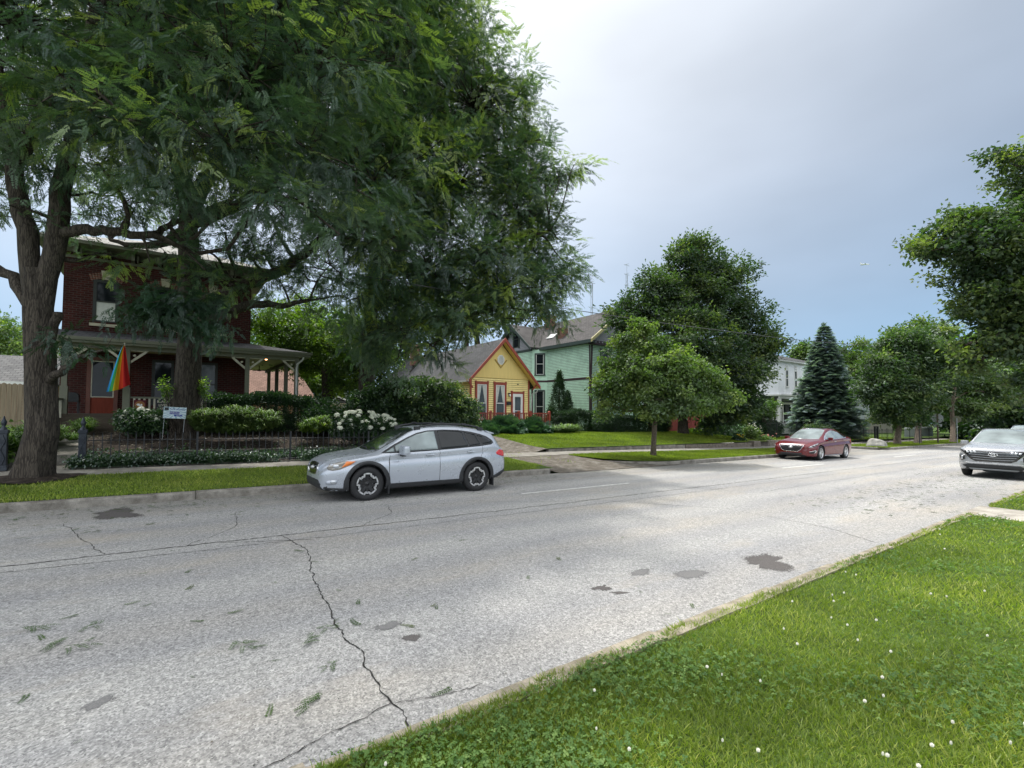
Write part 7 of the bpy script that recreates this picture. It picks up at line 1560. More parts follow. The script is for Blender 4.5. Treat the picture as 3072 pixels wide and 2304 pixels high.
grassy('daylily_bed', 'leafy daylily bed left of the garden walk behind the left trunk', [L_(-3.0, 19.2, .95, .5, .8, .25), L_(-3.0, 17.6, .8, .4, .6, .2)], 260, 'grassy', 'plant', (.9, 1.5))
shrub('leafy_plants', 'leafy plants behind the iron fence left of the left trunk', [L_(-4.4, 18.2, .9, .8, .9, .45), L_(-3.8, 17.2, .7, .5, .6, .4), L_(-5.5, 18.5, 1.0, 1.0, 1, .5)], 'grassy', LEAFM, 300, 8, .3, (.8, 1.2), 'plant')
grassy('daylily_bed', 'leafy clump beside the porch step right of the left trunk', [L_(-2.2, 20.4, 1.2, .22, .6, .2), L_(-2.25, 18.8, .85, .15, .5, .15)], 90, 'grassy', 'plant', (.7, 1.1))
shrub('climbing_shoots', 'light leafy shoots growing beside the yard tree trunk before the porch window', [L_(-.15, 19.5, 2.5, .12, .1, .35), L_(.95, 19.6, 2.55, .12, .1, .3)], 'lime', LEAFS, 26, 4, .1, (.8, 1.2), 'plant')
# ivy over the bed behind the iron fence
n = 7600; S_ = rng.uniform(-2.0, 8.9, n); D_ = 16.10+np.abs(rng.normal(0, .75, n)); keep = (np.sin(S_*1.7)+np.sin(D_*4+S_*.6) > -1.1); S_, D_ = S_[keep], D_[keep]; n = len(S_)
P = np.stack([S_, D_, g(S_)+H(S_, D_)+rng.uniform(.02, .22, n)*np.exp(-(D_-16.2)*.7)+.01], -1); dd = rng.normal(0, 1, (n, 3)); dd[:, 2] = np.abs(dd[:, 2])*.3-.2
o = foliage('ivy', LEAFS, P, dd, rng.uniform(.7, 1.2, n), rng.normal(.4, .25, n), M['ivy'], None, .5); tag(o, kind='stuff')
n = 2600; S_ = rng.uniform(-2.0, 8.9, n); D_ = rng.uniform(17.2, 21.5, n); P = np.stack([S_, D_, g(S_)+H(S_, D_)+.012], -1); dd = rng.normal(0, 1, (n, 3)); dd[:, 2] *= .15
lv = [(np.array([[0, 0, 0], [.035, .018, .006], [.07, 0, 0], [.035, -.018, .006]]), [np.array([[0, 1, 2, 3]])])]
o = foliage('leaf_litter', lv, P, dd, rng.uniform(.5, 1.3, n), rng.uniform(0, 1, n), leafmat('pale_litter', (.10, .08, .055), (.22, .19, .14), (.40, .37, .30), .1), None, .3); tag(o, kind='stuff')
# garden at the right: hostas, lilies, pots
shrub('hosta_row', 'row of blue-green hostas behind the lawn, left of the red sedan', [L_(s_, 20.4, 1.0, .7, .5, .38) for s_ in (32.4, 33.4, 34.4, 35.4, 36.2)], 'juniper', LEAFB, 190, 7, .3, (.5, .8), 'plant', rb=(.7, .2))
def lily(label, x, y, w_, h0, h1, nf, mat='petalw', seed=1, leaf='young'):
    r_ = random.Random(seed); root = shrub('flowering_plant', label, [L_(x, y, (h0+h1)/2-.15, w_, w_*.8, (h1-h0)*.42)], leaf, LEAFM, 45, 6, .2, (.5, .9), 'plant', rb=(.5, .25))
    for i in range(nf):
        m = MB(); c = Vector((r_.uniform(-w_, w_), r_.uniform(-w_, w_*.3), wz(x, h0+(h1-h0)*r_.uniform(.45, 1.05))-root.location.z))
        for k in range(6): a = k*PI/3+r_.random()*.3; m.add([c, c+Vector((math.cos(a-.3)*.05, math.sin(a-.3)*.05, .05)), c+Vector((math.cos(a)*.11, math.sin(a)*.11, .04)), c+Vector((math.cos(a+.3)*.05, math.sin(a+.3)*.05, .05))], [(0, 1, 2, 3)])
        m.build('flower', M[mat], root)
lily('white lilies blooming beside the end of the garden wall', 33.9, 18.0, .55, .6, 1.55, 22, 'petal', 2); lily('pale flowers at the left end of the hosta row', 32.4, 20.2, .45, .8, 1.75, 12, 'petal', 3); lily('tall pale pink flowers behind the middle of the hosta row', 34.6, 21.0, .5, 1.0, 1.9, 9, 'pink', 4)
lily('low plant with pink flowers on the right garden wall', 34.4, 17.2, .5, .3, .85, 12, 'pink', 5, 'grassy'); lily('small bush with yellow flowers at the end of the lawn', 30.4, 17.0, .3, .4, .85, 12, 'yellowpetal', 6, 'yew'); lily('yellow-green flowering bush right of the big tree trunk', 31.2, 20.8, .55, .5, 1.1, 8, 'yellowpetal', 7, 'lime')
shrub('low_juniper', 'low spreading green hedge behind the red sedan roof', [L_(45.3, 18.4, 1.0, 1.2, .8, .35), L_(47.5, 18.4, .95, 1.5, .8, .35), L_(50.0, 18.4, .75, 1.6, .8, .3)], 'shrub', LEAFM, 200, 9, .4, (.8, 1.3), 'shrub')
shrub('garden_bushes', 'dark bushes in front of the charcoal porch left of the white column', [L_(44.0, 21.8, 1.0, 1.3, .8, .7), L_(42.4, 21.8, 1.1, 1.4, .8, .8), L_(40.5, 22, 1.0, 1.5, .8, .8)], 'yew', LEAFM, 220, 9, .4, (.9, 1.4), 'shrub')
shrub('garden_tree', 'small feathery light green tree before the charcoal porch', [L_(42.5, 21.6, 2.5, 1.3, .9, .35), L_(43.8, 21.6, 3.3, 1.2, .9, .3), L_(41.8, 21.6, 3.1, 1.0, .9, .3)], 'grassy', LEAFM, 90, 8, .45, (.8, 1.2), 'tree')

# ------------------------------------------------------------------ walls, fences, street things
def wall_blocks(label, x0, x1, y, h0, h1, mat, bw=.5, name='garden_wall', depth=.22, rows=1, z_=None):
    root = thing(name, label, 'wall', (x0, y, gz(x0))); m = MB(); rh = (h1-h0)/rows
    for r_ in range(rows):
        x = x0-(bw/2 if r_ % 2 else 0)
        while x < x1:
            a = max(x, x0); b = min(x+bw-.012, x1)
            if b-a > .03: e = random.uniform(-.008, .008); zz = gz(a); m.add([(p-x0, q+e, zz-gz(x0)+r) for r in (h0+rh*r_, h0+rh*(r_+1)-.006) for q in (0, depth) for p in (a, b)], [(0, 2, 3, 1), (4, 5, 7, 6), (0, 1, 5, 4), (2, 6, 7, 3), (0, 4, 6, 2), (1, 3, 7, 5)])
            x += bw
    m.build('blocks', mat, root)
wall_blocks('low concrete edging along the lawn of the yellow cottage', 13.42, 23.2, 16.08, .05, .40, M['kerb'], 1.8, 'lawn_edging', .16)
wall_blocks('low tan block wall edging the lawn up to the flower steps', 23.25, 30.2, 16.05, -.05, .40, M['timber'], .55, rows=3)
wall_blocks('short block pier at the end of the low wall', 30.2, 31.0, 15.9, -.05, .50, M['timber'], .4, rows=3, depth=.5)
wall_blocks('block wall of the flower bed just left of the red sedan', 31.9, 35.2, 16.4, -.05, .48, M['timber'], .5, rows=3)
wall_blocks('worn stone edging along the mulched bed behind the iron fence', -2.0, 8.9, 16.12, .1, .325, M['darkstone'], 1.2, 'bed_edging', .16)
wall_blocks('second row of stone edging inside the mulched bed', -1.0, 8.5, 17.5, .35, .60, M['darkstone'], 1.1, 'bed_edging', .14)
m = MB(); m.box(-3.4, -2.0, 17.5, 17.62, gz(-2.7)+.1, gz(-2.7)+.56); st_ = m.build('garden_step', M['kerb']); tag(st_, 'single concrete step in the walk to the brick house', 'step')
def iron_fence(label, x0, x1, y, h0, h1, posts, mat, sp=.17, name='iron_fence', tip=True, hoops=False, rails=(.08, .82)):
    root = thing(name, label, 'fence', (x0, y, gz(x0)))
    ps = [x0]+posts+[x1]
    for a, b in zip(ps[:-1], ps[1:]):
        m = MB(); n_ = max(1, int((b-a)/sp)); dz = lambda x: gz(x)-gz(x0)
        for k in range(1, n_):
            x = a+(b-a)*k/n_; zt_ = h1 if (k % 2 or not hoops) else h1-.06; m.box(x-x0-.010, x-x0+.010, -.010, .010, dz(x)+h0, dz(x)+zt_)
            if tip: m.add([(x-x0-.012, 0, dz(x)+zt_-.0), (x-x0+.012, 0, dz(x)+zt_), (x-x0, .008, dz(x)+zt_+.07), (x-x0, -.008, dz(x)+zt_+.02)], [(0, 1, 2), (0, 1, 3), (0, 2, 3), (1, 2, 3)])
        for t in rails: m.tube([(a-x0, 0, dz(a)+h0+(h1-h0)*t), (b-x0, 0, dz(b)+h0+(h1-h0)*t)], .013, 5)
        m.build('picket_panel', mat, root)
    for x in posts: m = MB(); m.box(x-x0-.025, x-x0+.025, -.025, .025, dz(x)-.1+h0, dz(x)+h1+.06); m.build('post', mat, root)
    return root
iron_fence('dark picketed iron fence before the mulched bed of the brick house', -1.74, 10.7, 16.35, .30, 1.15, [.67, 3.12, 5.6, 8.1], M['iron'], .165)
iron_fence('dark iron fence left of the left trunk', -9.0, -3.35, 16.35, .30, 1.15, [-6.2], M['iron'], .165)
for x, lb in ((-1.78, 'ornate dark blue iron gate post right of the garden walk'), (-3.2, 'ornate dark blue iron gate post hidden left behind the trunk')):
    t = thing('gate_post', lb, 'gate post', (x, 16.35, gz(x)+.3)); m = MB(); m.box(-.075, .075, -.075, .075, 0, .95); m.box(-.095, .095, -.095, .095, 0, .12); m.box(-.09, .09, -.09, .09, .88, .97); m.build('post', M['navyiron'], t, bevel=.01)
    m = MB(); m.lathe([(.07, .97), (.05, 1.02), (.025, 1.05), (.045, 1.10), (.055, 1.15), (.03, 1.22), (.008, 1.30)], n=12); m.build('finial', M['navyiron'], t)
    m = MB(); m.tube([(.0, -.085, .15), (.05, -.09, .3), (-.03, -.09, .5), (.05, -.09, .7), (0, -.085, .85)], .010, 6); m.build('scroll', M['navyiron'], t)
iron_fence('black iron fence around the corner garden behind the boulder', 43.4, 64.2, 15.1, .05, 1.25, [45.65, 47.9, 48.45, 50.85, 52.3, 54.05, 56.75, 60.2, 62.6], M['iron'], .3, tip=False, name='iron_fence', rails=(.1, .93))
iron_fence('black iron fence in front of the white house garden', 37.9, 43.3, 19.0, .5, 1.70, [39.56, 42.96], M['iron'], .16, name='iron_fence', rails=(.1, .9))
for (x, y, hh, lb) in ((47.9, 15.05, 1.4, 'left'), (48.5, 15.05, 1.4, 'right')): m = MB(); m.box(-.06, .06, -.06, .06, 0, hh); m.box(-.075, .075, -.075, .075, hh, hh+.04); o = m.build('fence_post', M['iron'], loc=(x, y, gz(x)+.05)); tag(o, f'thick black gate post above the boulder, {lb} one of the close pair', 'post')
def plank_fence(label, x0, x1, y, h0, h1, mat, w_=.14, gap=.01, name='plank_fence'):
    root = thing(name, label, 'fence', (x0, y, gz(x0))); m = MB(); x = x0
    while x < x1: e = random.uniform(-.02, .02); m.prism([(x-x0, h0), (x-x0+w_, h0), (x-x0+w_, h1-.04+e), (x-x0+w_/2, h1+e), (x-x0, h1-.04+e)], 0, .02, 'y'); x += w_+gap
    m.build('planks', mat, root); m = MB()
    for z in (h0+.25, h1-.25): m.box(0, x1-x0, .02, .06, z-.04, z+.04)
    m.build('rail', mat, root)
plank_fence('tall wooden plank fence at the far left behind the trunk', -12, -3.9, 27, .9, 2.7, M['wood']); plank_fence('wooden plank fence between the dark trunks behind the shrub', 7.2, 15.0, 33, .8, 2.5, M['wood']); plank_fence('pale picket fence right of the spruce in front of the grey house', 76, 90, 26, -.4, 1.7, paint('pale_grey_wood', (.42, .38, .33), .8, .15), .16, .05, 'picket_fence')
plank_fence('grey board fence behind the stop sign', 66, 76, 18, -.2, 1.3, M['greyhouse'], .2, .02)
# stop sign seen from behind
t = thing('stop_sign', 'grey back of a stop sign on a dark wooden post at the corner', 'road sign', (53.4, 12.3, gz(53.4)+.12)); m = MB(); m.box(-.05, .05, -.05, .05, -.1, 2.52); m.build('post', M['woodpost'], t)
m = MB(); oc = [(.41*math.cos(R(22.5+45*k)), 2.13+.41*math.sin(R(22.5+45*k))) for k in range(8)]; m.prism(oc, .055, .062, 'x'); sb = m.build('sign_plate', M['steel'], t)
def text(body, size, loc, rot, mat, parent, name='lettering', ext=.001, bold=0):
    cu = bpy.data.curves.new('t', 'FONT'); cu.body = body; cu.size = size; cu.extrude = ext; cu.align_x = 'CENTER'; cu.align_y = 'CENTER'; cu.offset = bold
    o = bpy.data.objects.new('t', cu); COL.objects.link(o); dg = bpy.context.evaluated_depsgraph_get(); dg.update(); me = bpy.data.meshes.new_from_object(o.evaluated_get(dg)); bpy.data.objects.remove(o)
    p = obj(name, me, mat, parent, loc); p.rotation_euler = rot; return p
m = MB(); m.prism([(x*.97, 2.13+(z-2.13)*.97) for x, z in oc], .0625, .0645, 'x'); m.build('sign_face', paint('sign_red', (.5, .02, .02), .4, .05), t); text('STOP', .27, (.066, 0, 2.13), (PI/2, 0, PI/2), M['white'], t, bold=.008)
m = MB(); m.box(.055, .06, -.28, .28, 1.42, 1.66); m.build('sub_plate', M['steel'], t); m = MB(); m.box(.055, .06, -.05, .05, 1.1, 1.36); m.build('notice_plate', M['white'], t)
t = thing('road_sign', 'small rounded sign back in front of the dark leaves right of the stop sign', 'road sign', (56.0, 10.9+.7, gz(56)+.1)); m = MB(); m.tube([(0, 0, 0), (0, 0, 2.2)], .03, 6); m.build('post', M['steel'], t); m = MB(); m.prism([(.3*math.cos(a), 2.1+.3*math.sin(a)) for a in np.linspace(0, 2*PI, 16, endpoint=False)], .03, .036, 'x'); m.build('sign_plate', M['greytrim'], t)
m = MB(); m.tube([(0, 0, 0), (.05, 0, 1.35)], .03, 6); o = m.build('marker_post', M['iron'], loc=(48.9, 12.4, gz(48.9)+.12)); tag(o, 'thin dark leaning post on the verge right of the second verge trunk', 'post')
# boulder
bm = bmesh.new(); bmesh.ops.create_icosphere(bm, subdivisions=4, radius=1)
ph = [random.uniform(0, 6) for _ in range(9)]
for v in bm.verts:
    c = v.co.copy(); k = 1+.10*math.sin(c.x*3+ph[0])+.08*math.sin(c.y*4+ph[1])+.06*math.sin(c.z*5+ph[2]+c.x*3)+.02*math.sin(c.x*13+ph[3])*math.sin(c.y*11); v.co = Vector((c.x*.68*k, c.y*.55*k, max(-.15, c.z*.50*k*(1-.25*c.x))))
me = bpy.data.meshes.new('boulder'); bm.to_mesh(me); bm.free(); o = obj('boulder', me, M['rock'], None, (40.2, 12.55, gz(40.2)+.12)); tag(o, 'pale grey boulder on the corner verge right of the side street', 'boulder')
# lamp post and planter by the spruce
t = thing('garden_lamp', 'black lamp post in front of the blue spruce', 'lamp post', (49.5, 17.8, gz(49.5)+.7)); m = MB(); m.lathe([(.06, 0), (.05, .3), (.03, .35), (.03, 1.5), (.06, 1.55)], n=10); m.build('post', M['iron'], t); m = MB(); m.lathe([(.06, 1.56), (.12, 1.62), (.13, 1.8), (.11, 1.86)], n=8); m.build('lantern', M['white'], t); m = MB(); m.lathe([(.15, 1.86), (.08, 1.96), (.01, 2.02)], n=8); m.build('lamp_cap', M['iron'], t)
t = thing('planter', 'brown wooden planter above the roof of the red sedan', 'planter', (45.6, 19.2, gz(45.6)+.95)); m = MB(); m.prism([(-.3, 0), (.3, 0), (.36, .4), (-.36, .4)], -.3, .3, 'y'); m.build('box', paint('planter_wood', (.2, .09, .05), .8, .2), t); o_ = grassy('x', 'x', [(45.6, 19.2, gz(45.6)+1.35, .2, .2, .05)], 12, 'young'); lv_ = o_.children[0]; bpy.data.objects.remove(o_); lv_.parent = t; lv_.location = (0, 0, .4-(gz(45.6)+.95-Z(45.6, 19.2))*0); lv_.name = 'plant'; lv_.location.z = -(gz(45.6)+.95-Z(45.6, 19.2))
# yard sign
t = thing('yard_sign', 'white yard sign with blue rays and lettering before the yard tree trunk', 'sign', (.10, 18.75, gz(0)+.85)); t.rotation_euler = (0, R(3), R(4))
for x_ in (-.27, .26): m = MB(); m.box(x_, x_+.01, -.004, .004, 0, .8); m.build('wire_stake', M['steel'], t)
m = MB(); m.box(-.30, .30, -.012, -.005, .70, 1.06); m.build('sign_board', paint('sign_white', (.62, .72, .76), .4, .05), t)
blue = paint('sign_blue', (.02, .05, .30), .5, .1); pale = paint('sign_pale_blue', (.25, .42, .50), .5, .1); m = MB()
for k in range(16):
    a0 = 2*PI*k/16+.05; a1 = a0+.13; f_ = lambda a, r: (max(-.295, min(.295, r*math.cos(a)*1.6)), -.0135, .88+max(-.175, min(.175, r*math.sin(a))))
    m.add([f_(a0, .09), f_(a1, .09), f_(a1, .26), f_(a0, .26)], [(0, 1, 2, 3)])
m.build('ray_pattern', pale, t); m = MB(); m.box(-.14, .12, -.0155, -.012, .83, .92); m.box(-.02, .2, -.0153, -.012, .77, .82); m.build('blue_banner', blue, t)
text('ENROLL', .07, (-.01, -.0165, .875), (PI/2, 0, 0), M['white'], t); text('NOW', .04, (.09, -.0165, .795), (PI/2, 0, 0), M['white'], t); text('Community', .085, (.07, -.0145, 1.00), (PI/2, 0, 0), blue, t)
m = MB(); m.box(-.28, -.17, -.0145, -.012, .95, 1.04); m.build('dark_emblem', M['iron'], t)
# banners on the porch railing
t = thing('porch_banner', 'square maroon banner with a round emblem hung on the porch railing', 'banner', (-.88, 22.10, G0+1.82)); m = MB(); m.box(-.175, .175, -.012, 0, 0, .36); m.build('cloth', paint('maroon_cloth', (.10, .012, .018), .8, .15), t)
m = MB(); m.lathe([(.125, -.016), (.14, -.018), (.15, -.016)], (0, 0, .18), 'y', 26); m.build('emblem_ring', paint('tan_ring', (.25, .11, .05), .7, .1), t); m = MB(); m.lathe([(.0, -.0155), (.125, -.0155)], (0, 0, .18), 'y', 26); m.build('emblem_disc', paint('ochre_disc', (.28, .12, .03), .7, .15), t)
m = MB(); m.add([(x, -.019, .18+z) for x, z in ((-.10, .02), (-.06, .055), (.0, .04), (.02, .0), (.05, .05), (.08, .0), (.05, -.06), (.0, -.085), (-.02, -.02), (-.07, -.03))], [(0, 1, 2, 3, 8, 9), (3, 4, 5, 6, 7, 8)]); m.build('emblem_shape', M['white'], t)
t = thing('lettered_banner', 'dark banner with pale capital letters on the porch railing beside the trunk', 'banner', (-.20, 22.10, G0+1.80)); m = MB(); m.box(-.2, .2, -.012, 0, 0, .40); m.build('cloth', M['iron'], t)
for i, s_ in enumerate(('BLACK', 'LIVES', 'MATTER')): text(s_, .115 if i < 2 else .095, (0, -.0135, .33-.13*i), (PI/2, 0, 0), M['palewood'], t, bold=.002)
# rainbow flag
t = thing('rainbow_flag', 'rainbow flag hanging from a slanted pole on the porch post', 'flag', (-1.26, 22.1, G0+3.1)); m = MB(); m.tube([(0, 0, 0), (-.06, -.75, .98)], .014, 8); m.lathe([(.001, .05), (.03, .02), (.001, -.01)], (-.06, -.75, 1.0), 'z', 8); m.build('flag_pole', M['palewood'], t); m = MB(); m.box(-.03, .03, -.04, .02, -.08, .06); m.build('bracket', M['iron'], t)
cols = [srgb(176, 12, 14), srgb(196, 52, 15), srgb(214, 180, 24), srgb(30, 130, 60), srgb(50, 150, 215)]; me_v = []; fl_f = []; mi = []; nu, nv = 30, 26
for j in range(nv+1):
    tt = j/nv; Rp = Vector((-.05+.17*tt, -.72+.10*tt, .97-1.36*tt)); Lp = Vector((-.10-.42*tt**.8, -.74+.10*tt, .95-1.62*tt+.0))
    for i in range(nu+1):
        u = i/nu; p = Rp.lerp(Lp, u); p.y += .045*math.sin(u*13+tt*2)*(.3+tt); p.z += -.05*math.sin(u*PI)*tt; me_v.append(p)
for j in range(nv):
    for i in range(nu): fl_f.append((j*(nu+1)+i, j*(nu+1)+i+1, (j+1)*(nu+1)+i+1, (j+1)*(nu+1)+i)); u = i/nu; mi.append(0 if u < .28 else 1 if u < .50 else 2 if u < .72 else 3 if u < .87 else 4)
me = bpy.data.meshes.new('flag_cloth'); me.from_pydata(me_v, [], fl_f); me.polygons.foreach_set('use_smooth', [True]*len(fl_f))
o = bpy.data.objects.new('flag_cloth', me); COL.objects.link(o); o.parent = t
for i, c in enumerate(cols): me.materials.append(paint('flag_colour', c, .8, .06, 20))
me.polygons.foreach_set('material_index', mi)
# grill on the porch
t = thing('grill', 'black barbecue grill on the porch left of the door', 'grill', (-2.86, 23.3, G0+1.68)); m = MB(); m.box(-.2, .2, -.2, .2, .42, .56); m.prism([(-.2, .56), (.2, .56), (.17, .70), (.08, .76), (-.08, .76), (-.17, .70)], -.2, .2, 'y'); m.build('firebox', M['iron'], t, bevel=.01); m = MB()
for sx in (-.17, .17):
    for sy in (-.16, .16): m = MB(); m.box(sx-.015, sx+.015, sy-.015, sy+.015, 0, .42); m.build('leg', M['iron'], t)
m = MB(); m.box(-.3, -.2, -.15, .15, .5, .53); m.build('side_shelf', M['steel'], t)
# overhead cable, masts, plane
m = MB(); wp = [(-12, 15.6, 6.2), (9.99, 14.81, 6.05-.0), (18.5, 14.6, 6.15), (31.4, 14.35, 6.5), (50.7, 14.0, 7.45), (84, 13.3, 9.3)]; m.tube([(x, y, z) for x, y, z in wp], .016, 5); o = m.build('overhead_cable', M['wire']); tag(o, 'thin cable crossing the sky in front of the big tree', 'cable')
def mast(x, y, z0, z1, lb, arms):
    t = thing('radio_mast', lb, 'mast', (x, y, z0)); m = MB(); hh = z1-z0; n_ = int(hh/1.5)
    for k in range(3): a = 2*PI*k/3; m.tube([(.28*math.cos(a), .28*math.sin(a), 0), (.28*math.cos(a), .28*math.sin(a), hh*.93)], .05, 4)
    for i in range(n_): a = 2*PI*i/3; b = a+2*PI/3; m.tube([(.28*math.cos(a), .28*math.sin(a), i*hh*.93/n_), (.28*math.cos(b), .28*math.sin(b), (i+1)*hh*.93/n_)], .03, 4)
    m.build('lattice', M['steel'], t); m = MB(); m.tube([(0, 0, hh*.9), (0, 0, hh)], .05, 5); m.build('aerial', M['steel'], t)
    for fr_ in arms: m = MB(); m.tube([(-1.1, 0, hh*fr_), (1.1, 0, hh*fr_)], .06, 4); m.tube([(0, -.8, hh*fr_+.3), (0, .8, hh*fr_+.3)], .05, 4); m.build('cross_arm', M['steel'], t)
mast(85.3, 85.4, 0, 37, 'thin radio mast above the roof of the mint house', (.93,)); mast(107.7, 93.6, 0, 45.5, 'radio mast with cross arms just left of the big dark tree top', (.99, .93, .86))
t = thing('airliner', 'tiny airliner far off in the sky right of the big tree', 'airplane', (468.9, 151.8, 127)); t.rotation_euler = (0, -.05, R(140)); t.scale = (.75, .75, .75); m = MB(); m.tube([(-5, 0, 0), (-3.5, 0, .25), (4, 0, .1), (5, 0, 0)], [.15, .55, .55, .12], 8); m.build('fuselage', M['white'], t)
m = MB(); m.prism([(-.5, .4), (1.2, .4), (2.6, 4.5), (1.9, 4.5)], -.1, .05, 'z'); m.prism([(-.5, -.4), (1.9, -4.5), (2.6, -4.5), (1.2, -.4)], -.1, .05, 'z'); m.build('wing', M['whiteold'], t); m = MB(); m.prism([(3.2, .3), (4.9, .3), (5.3, 2.0), (4.6, 2.0)], -.06, .06, 'y'); m.build('tail_fin', M['whiteold'], t)

# ------------------------------------------------------------------ grass, clover, fallen leaves
def blades(name, S_, D_, ht, wd, mat, lean=.5, z=None):
    n = len(S_); a = rng.uniform(0, 2*PI, n); la = rng.uniform(0, 2*PI, n); ln_ = ht*rng.uniform(.1, lean+.35, n)
    base = np.stack([S_, D_, (g(S_)+H(S_, D_)-.004) if z is None else z], -1); side = np.stack([np.cos(a), np.sin(a), 0*a], -1)*(wd/2)[:, None]
    tip = base+np.stack([np.cos(la)*ln_, np.sin(la)*ln_, ht*rng.uniform(.6, 1, n)], -1); mid_ = base*.45+tip*.55; mid_[:, 2] += ht*.10
    v = np.stack([base-side, base+side, mid_+side*.85, mid_-side*.85, tip], 1).reshape(-1, 3); o = np.arange(n)*5
    q = np.stack([o, o+1, o+2, o+3], -1); tr = np.stack([o+3, o+2, o+4], -1)
    r_ = np.repeat(np.clip(rng.normal(.42, .22, n)+.18*np.sin(S_*1.9+D_*1.3)*np.sin(S_*.7-D_*2.1), 0, 1), 5)
    ob = obj(name, npmesh(name, v, [q, tr], r_), M[mat]); return tag(ob, kind='stuff')
def near_pts(n, r0, r1, extra=0):
    r_ = np.exp(rng.uniform(math.log(r0), math.log(r1), n)); a = yaw+rng.uniform(R(-80), R(35), n); S_ = r_*np.cos(a); D_ = r_*np.sin(a)
    k = (D_ < 2.41+.03*np.sin(S_*3)+.02*np.sin(S_*11)) & (D_ > -30) & ~((S_ > 12.38) & (S_ < 13.92)); return S_[k], D_[k], r_[k]
S_, D_, r_ = near_pts(720000, 1.35, 60)
hg_ = .045*(1+.35*np.sin(S_*2.3+np.cos(D_*3.1))*np.sin(D_*1.7)); blades('grass', S_, D_, hg_*rng.uniform(.6, 1.5, len(S_)), np.maximum(.0045, r_*.0011)*rng.uniform(.7, 1.3, len(S_)), 'blade', .8)
n = 9000; S_ = np.exp(rng.uniform(math.log(.6), math.log(40), n)); D_ = 2.42-np.abs(rng.normal(0, .03, n))+.05*(np.sin(S_*4.1)+np.sin(S_*9.7) > 1.2); k = ~((S_ > 12.38) & (S_ < 13.92)); S_, D_ = S_[k], D_[k]; blades('grass', S_, D_, .055*rng.uniform(.6, 1.4, len(S_)), np.maximum(.005, S_*.001), 'blade', .9)
def rect(n, s0, s1, d0, d1): return rng.uniform(s0, s1, n), rng.uniform(d0, d1, n)
for (n, s0, s1, d0, d1, h_, w_, mt) in ((60000, -5, 10.1, 11.86, 14.62, .055, .011, 'blade'), (55000, 13.2, 33, 11.86, 14.62, .06, .016, 'bladedry'), (24000, 38.4, 68, 11.6, 14.6, .06, .03, 'bladedry'), (90000, 13.4, 32.5, 16.2, 23, .06, .018, 'bladedry'), (9000, 38.4, 60, 16.2, 22, .08, .03, 'bladedry'), (9000, -8, -3.4, 16.4, 24, .10, .02, 'blade')):
    S_, D_ = rect(n, s0, s1, d0, d1)
    if d0 < 12 and s0 == 13.2: k = (D_ > np.interp(S_, [13.2, 13.7, 14.4, 15.4, 16.6, 40], [14.3, 13.2, 12.5, 12.02, 11.85, 11.85])); S_, D_ = S_[k], D_[k]
    if d0 < 12 and s0 == -5: k = (S_ < 9.9) | (D_ > 12.3); k &= ~(((S_-10.0)**2+(D_-11.9)**2) < .2); S_, D_ = S_[k], D_[k]; k = (np.hypot(S_+2.42, D_-14.5) > .75+rng.uniform(0, .3, len(S_))); S_, D_ = S_[k], D_[k]
    blades('grass', S_, D_, h_*rng.uniform(.6, 1.4, len(S_)), np.full(len(S_), w_), mt, .7)
S_, D_ = rect(1500, 8.95, 12.6, 12.5, 24); k = (np.sin(S_*5)+np.sin(D_*2.2+S_*3) > .9); blades('grass', S_[k], D_[k], .09*rng.uniform(.5, 1.5, k.sum()), np.full(k.sum(), .014), 'blade', 1, z=g(S_[k])+H(S_[k], D_[k]))
# mulch ring round the left trunk
mr = MB(); n = 40; c0 = (-2.42, 14.5)
ringp = [(c0[0]+(.85+.12*math.sin(5*a))*math.cos(a), c0[1]+(.75+.1*math.sin(4*a+1))*math.sin(a)) for a in np.linspace(0, 2*PI, n, endpoint=False)]
mr.add([(x, y, Z(x, min(y, 14.59))+.03) for x, y in ringp]+[(c0[0], c0[1], Z(*c0)+.10)], [(i, (i+1) % n, n) for i in range(n)]); struct('mulch_ring', mr.mesh('mulch_ring'), M['mulch'])
# clover: three leaflets per leaf, in patches
cv = []; cf = []
for k in range(3):
    a = 2*PI*k/3; dx, dy = math.cos(a), math.sin(a); b = len(cv); cv += [(0, 0, 0), (dx*.008-dy*.007, dy*.008+dx*.007, .002), (dx*.017, dy*.017, .0), (dx*.008+dy*.007, dy*.008-dx*.007, .002)]; cf.append((b, b+1, b+2, b+3))
S_, D_, r_ = near_pts(95000, 1.35, 16); k = (np.sin(S_*1.3+2)*np.sin(D_*1.9+.5)+.5*np.sin(S_*3.1+D_*2.3)+.3*rng.normal(size=len(S_)) > .45); S_, D_, r_ = S_[k], D_[k], r_[k]; n = len(S_)
P = np.stack([S_, D_, g(S_)+H(S_, D_)+rng.uniform(.025, .065, n)], -1); a = rng.uniform(0, 6.28, n); c, s = np.cos(a), np.sin(a); Mx = np.zeros((n, 3, 3)); Mx[:, 0, 0] = c; Mx[:, 0, 1] = -s; Mx[:, 1, 0] = s; Mx[:, 1, 1] = c; Mx[:, 2, 2] = 1; Mx[:, 2, 0] = rng.normal(0, .35, n); Mx[:, 2, 1] = rng.normal(0, .35, n)
v, f, r2 = instance(np.array(cv), [np.array(cf)], P, Mx, rng.uniform(.65, 1.2, n)*np.maximum(1, r_/6), np.clip(rng.normal(.45, .25, n), 0, 1)); tag(obj('clover', npmesh('clover', v, f, r2), M['clover']), kind='stuff')
m = MB(); r_ = random.Random(9)
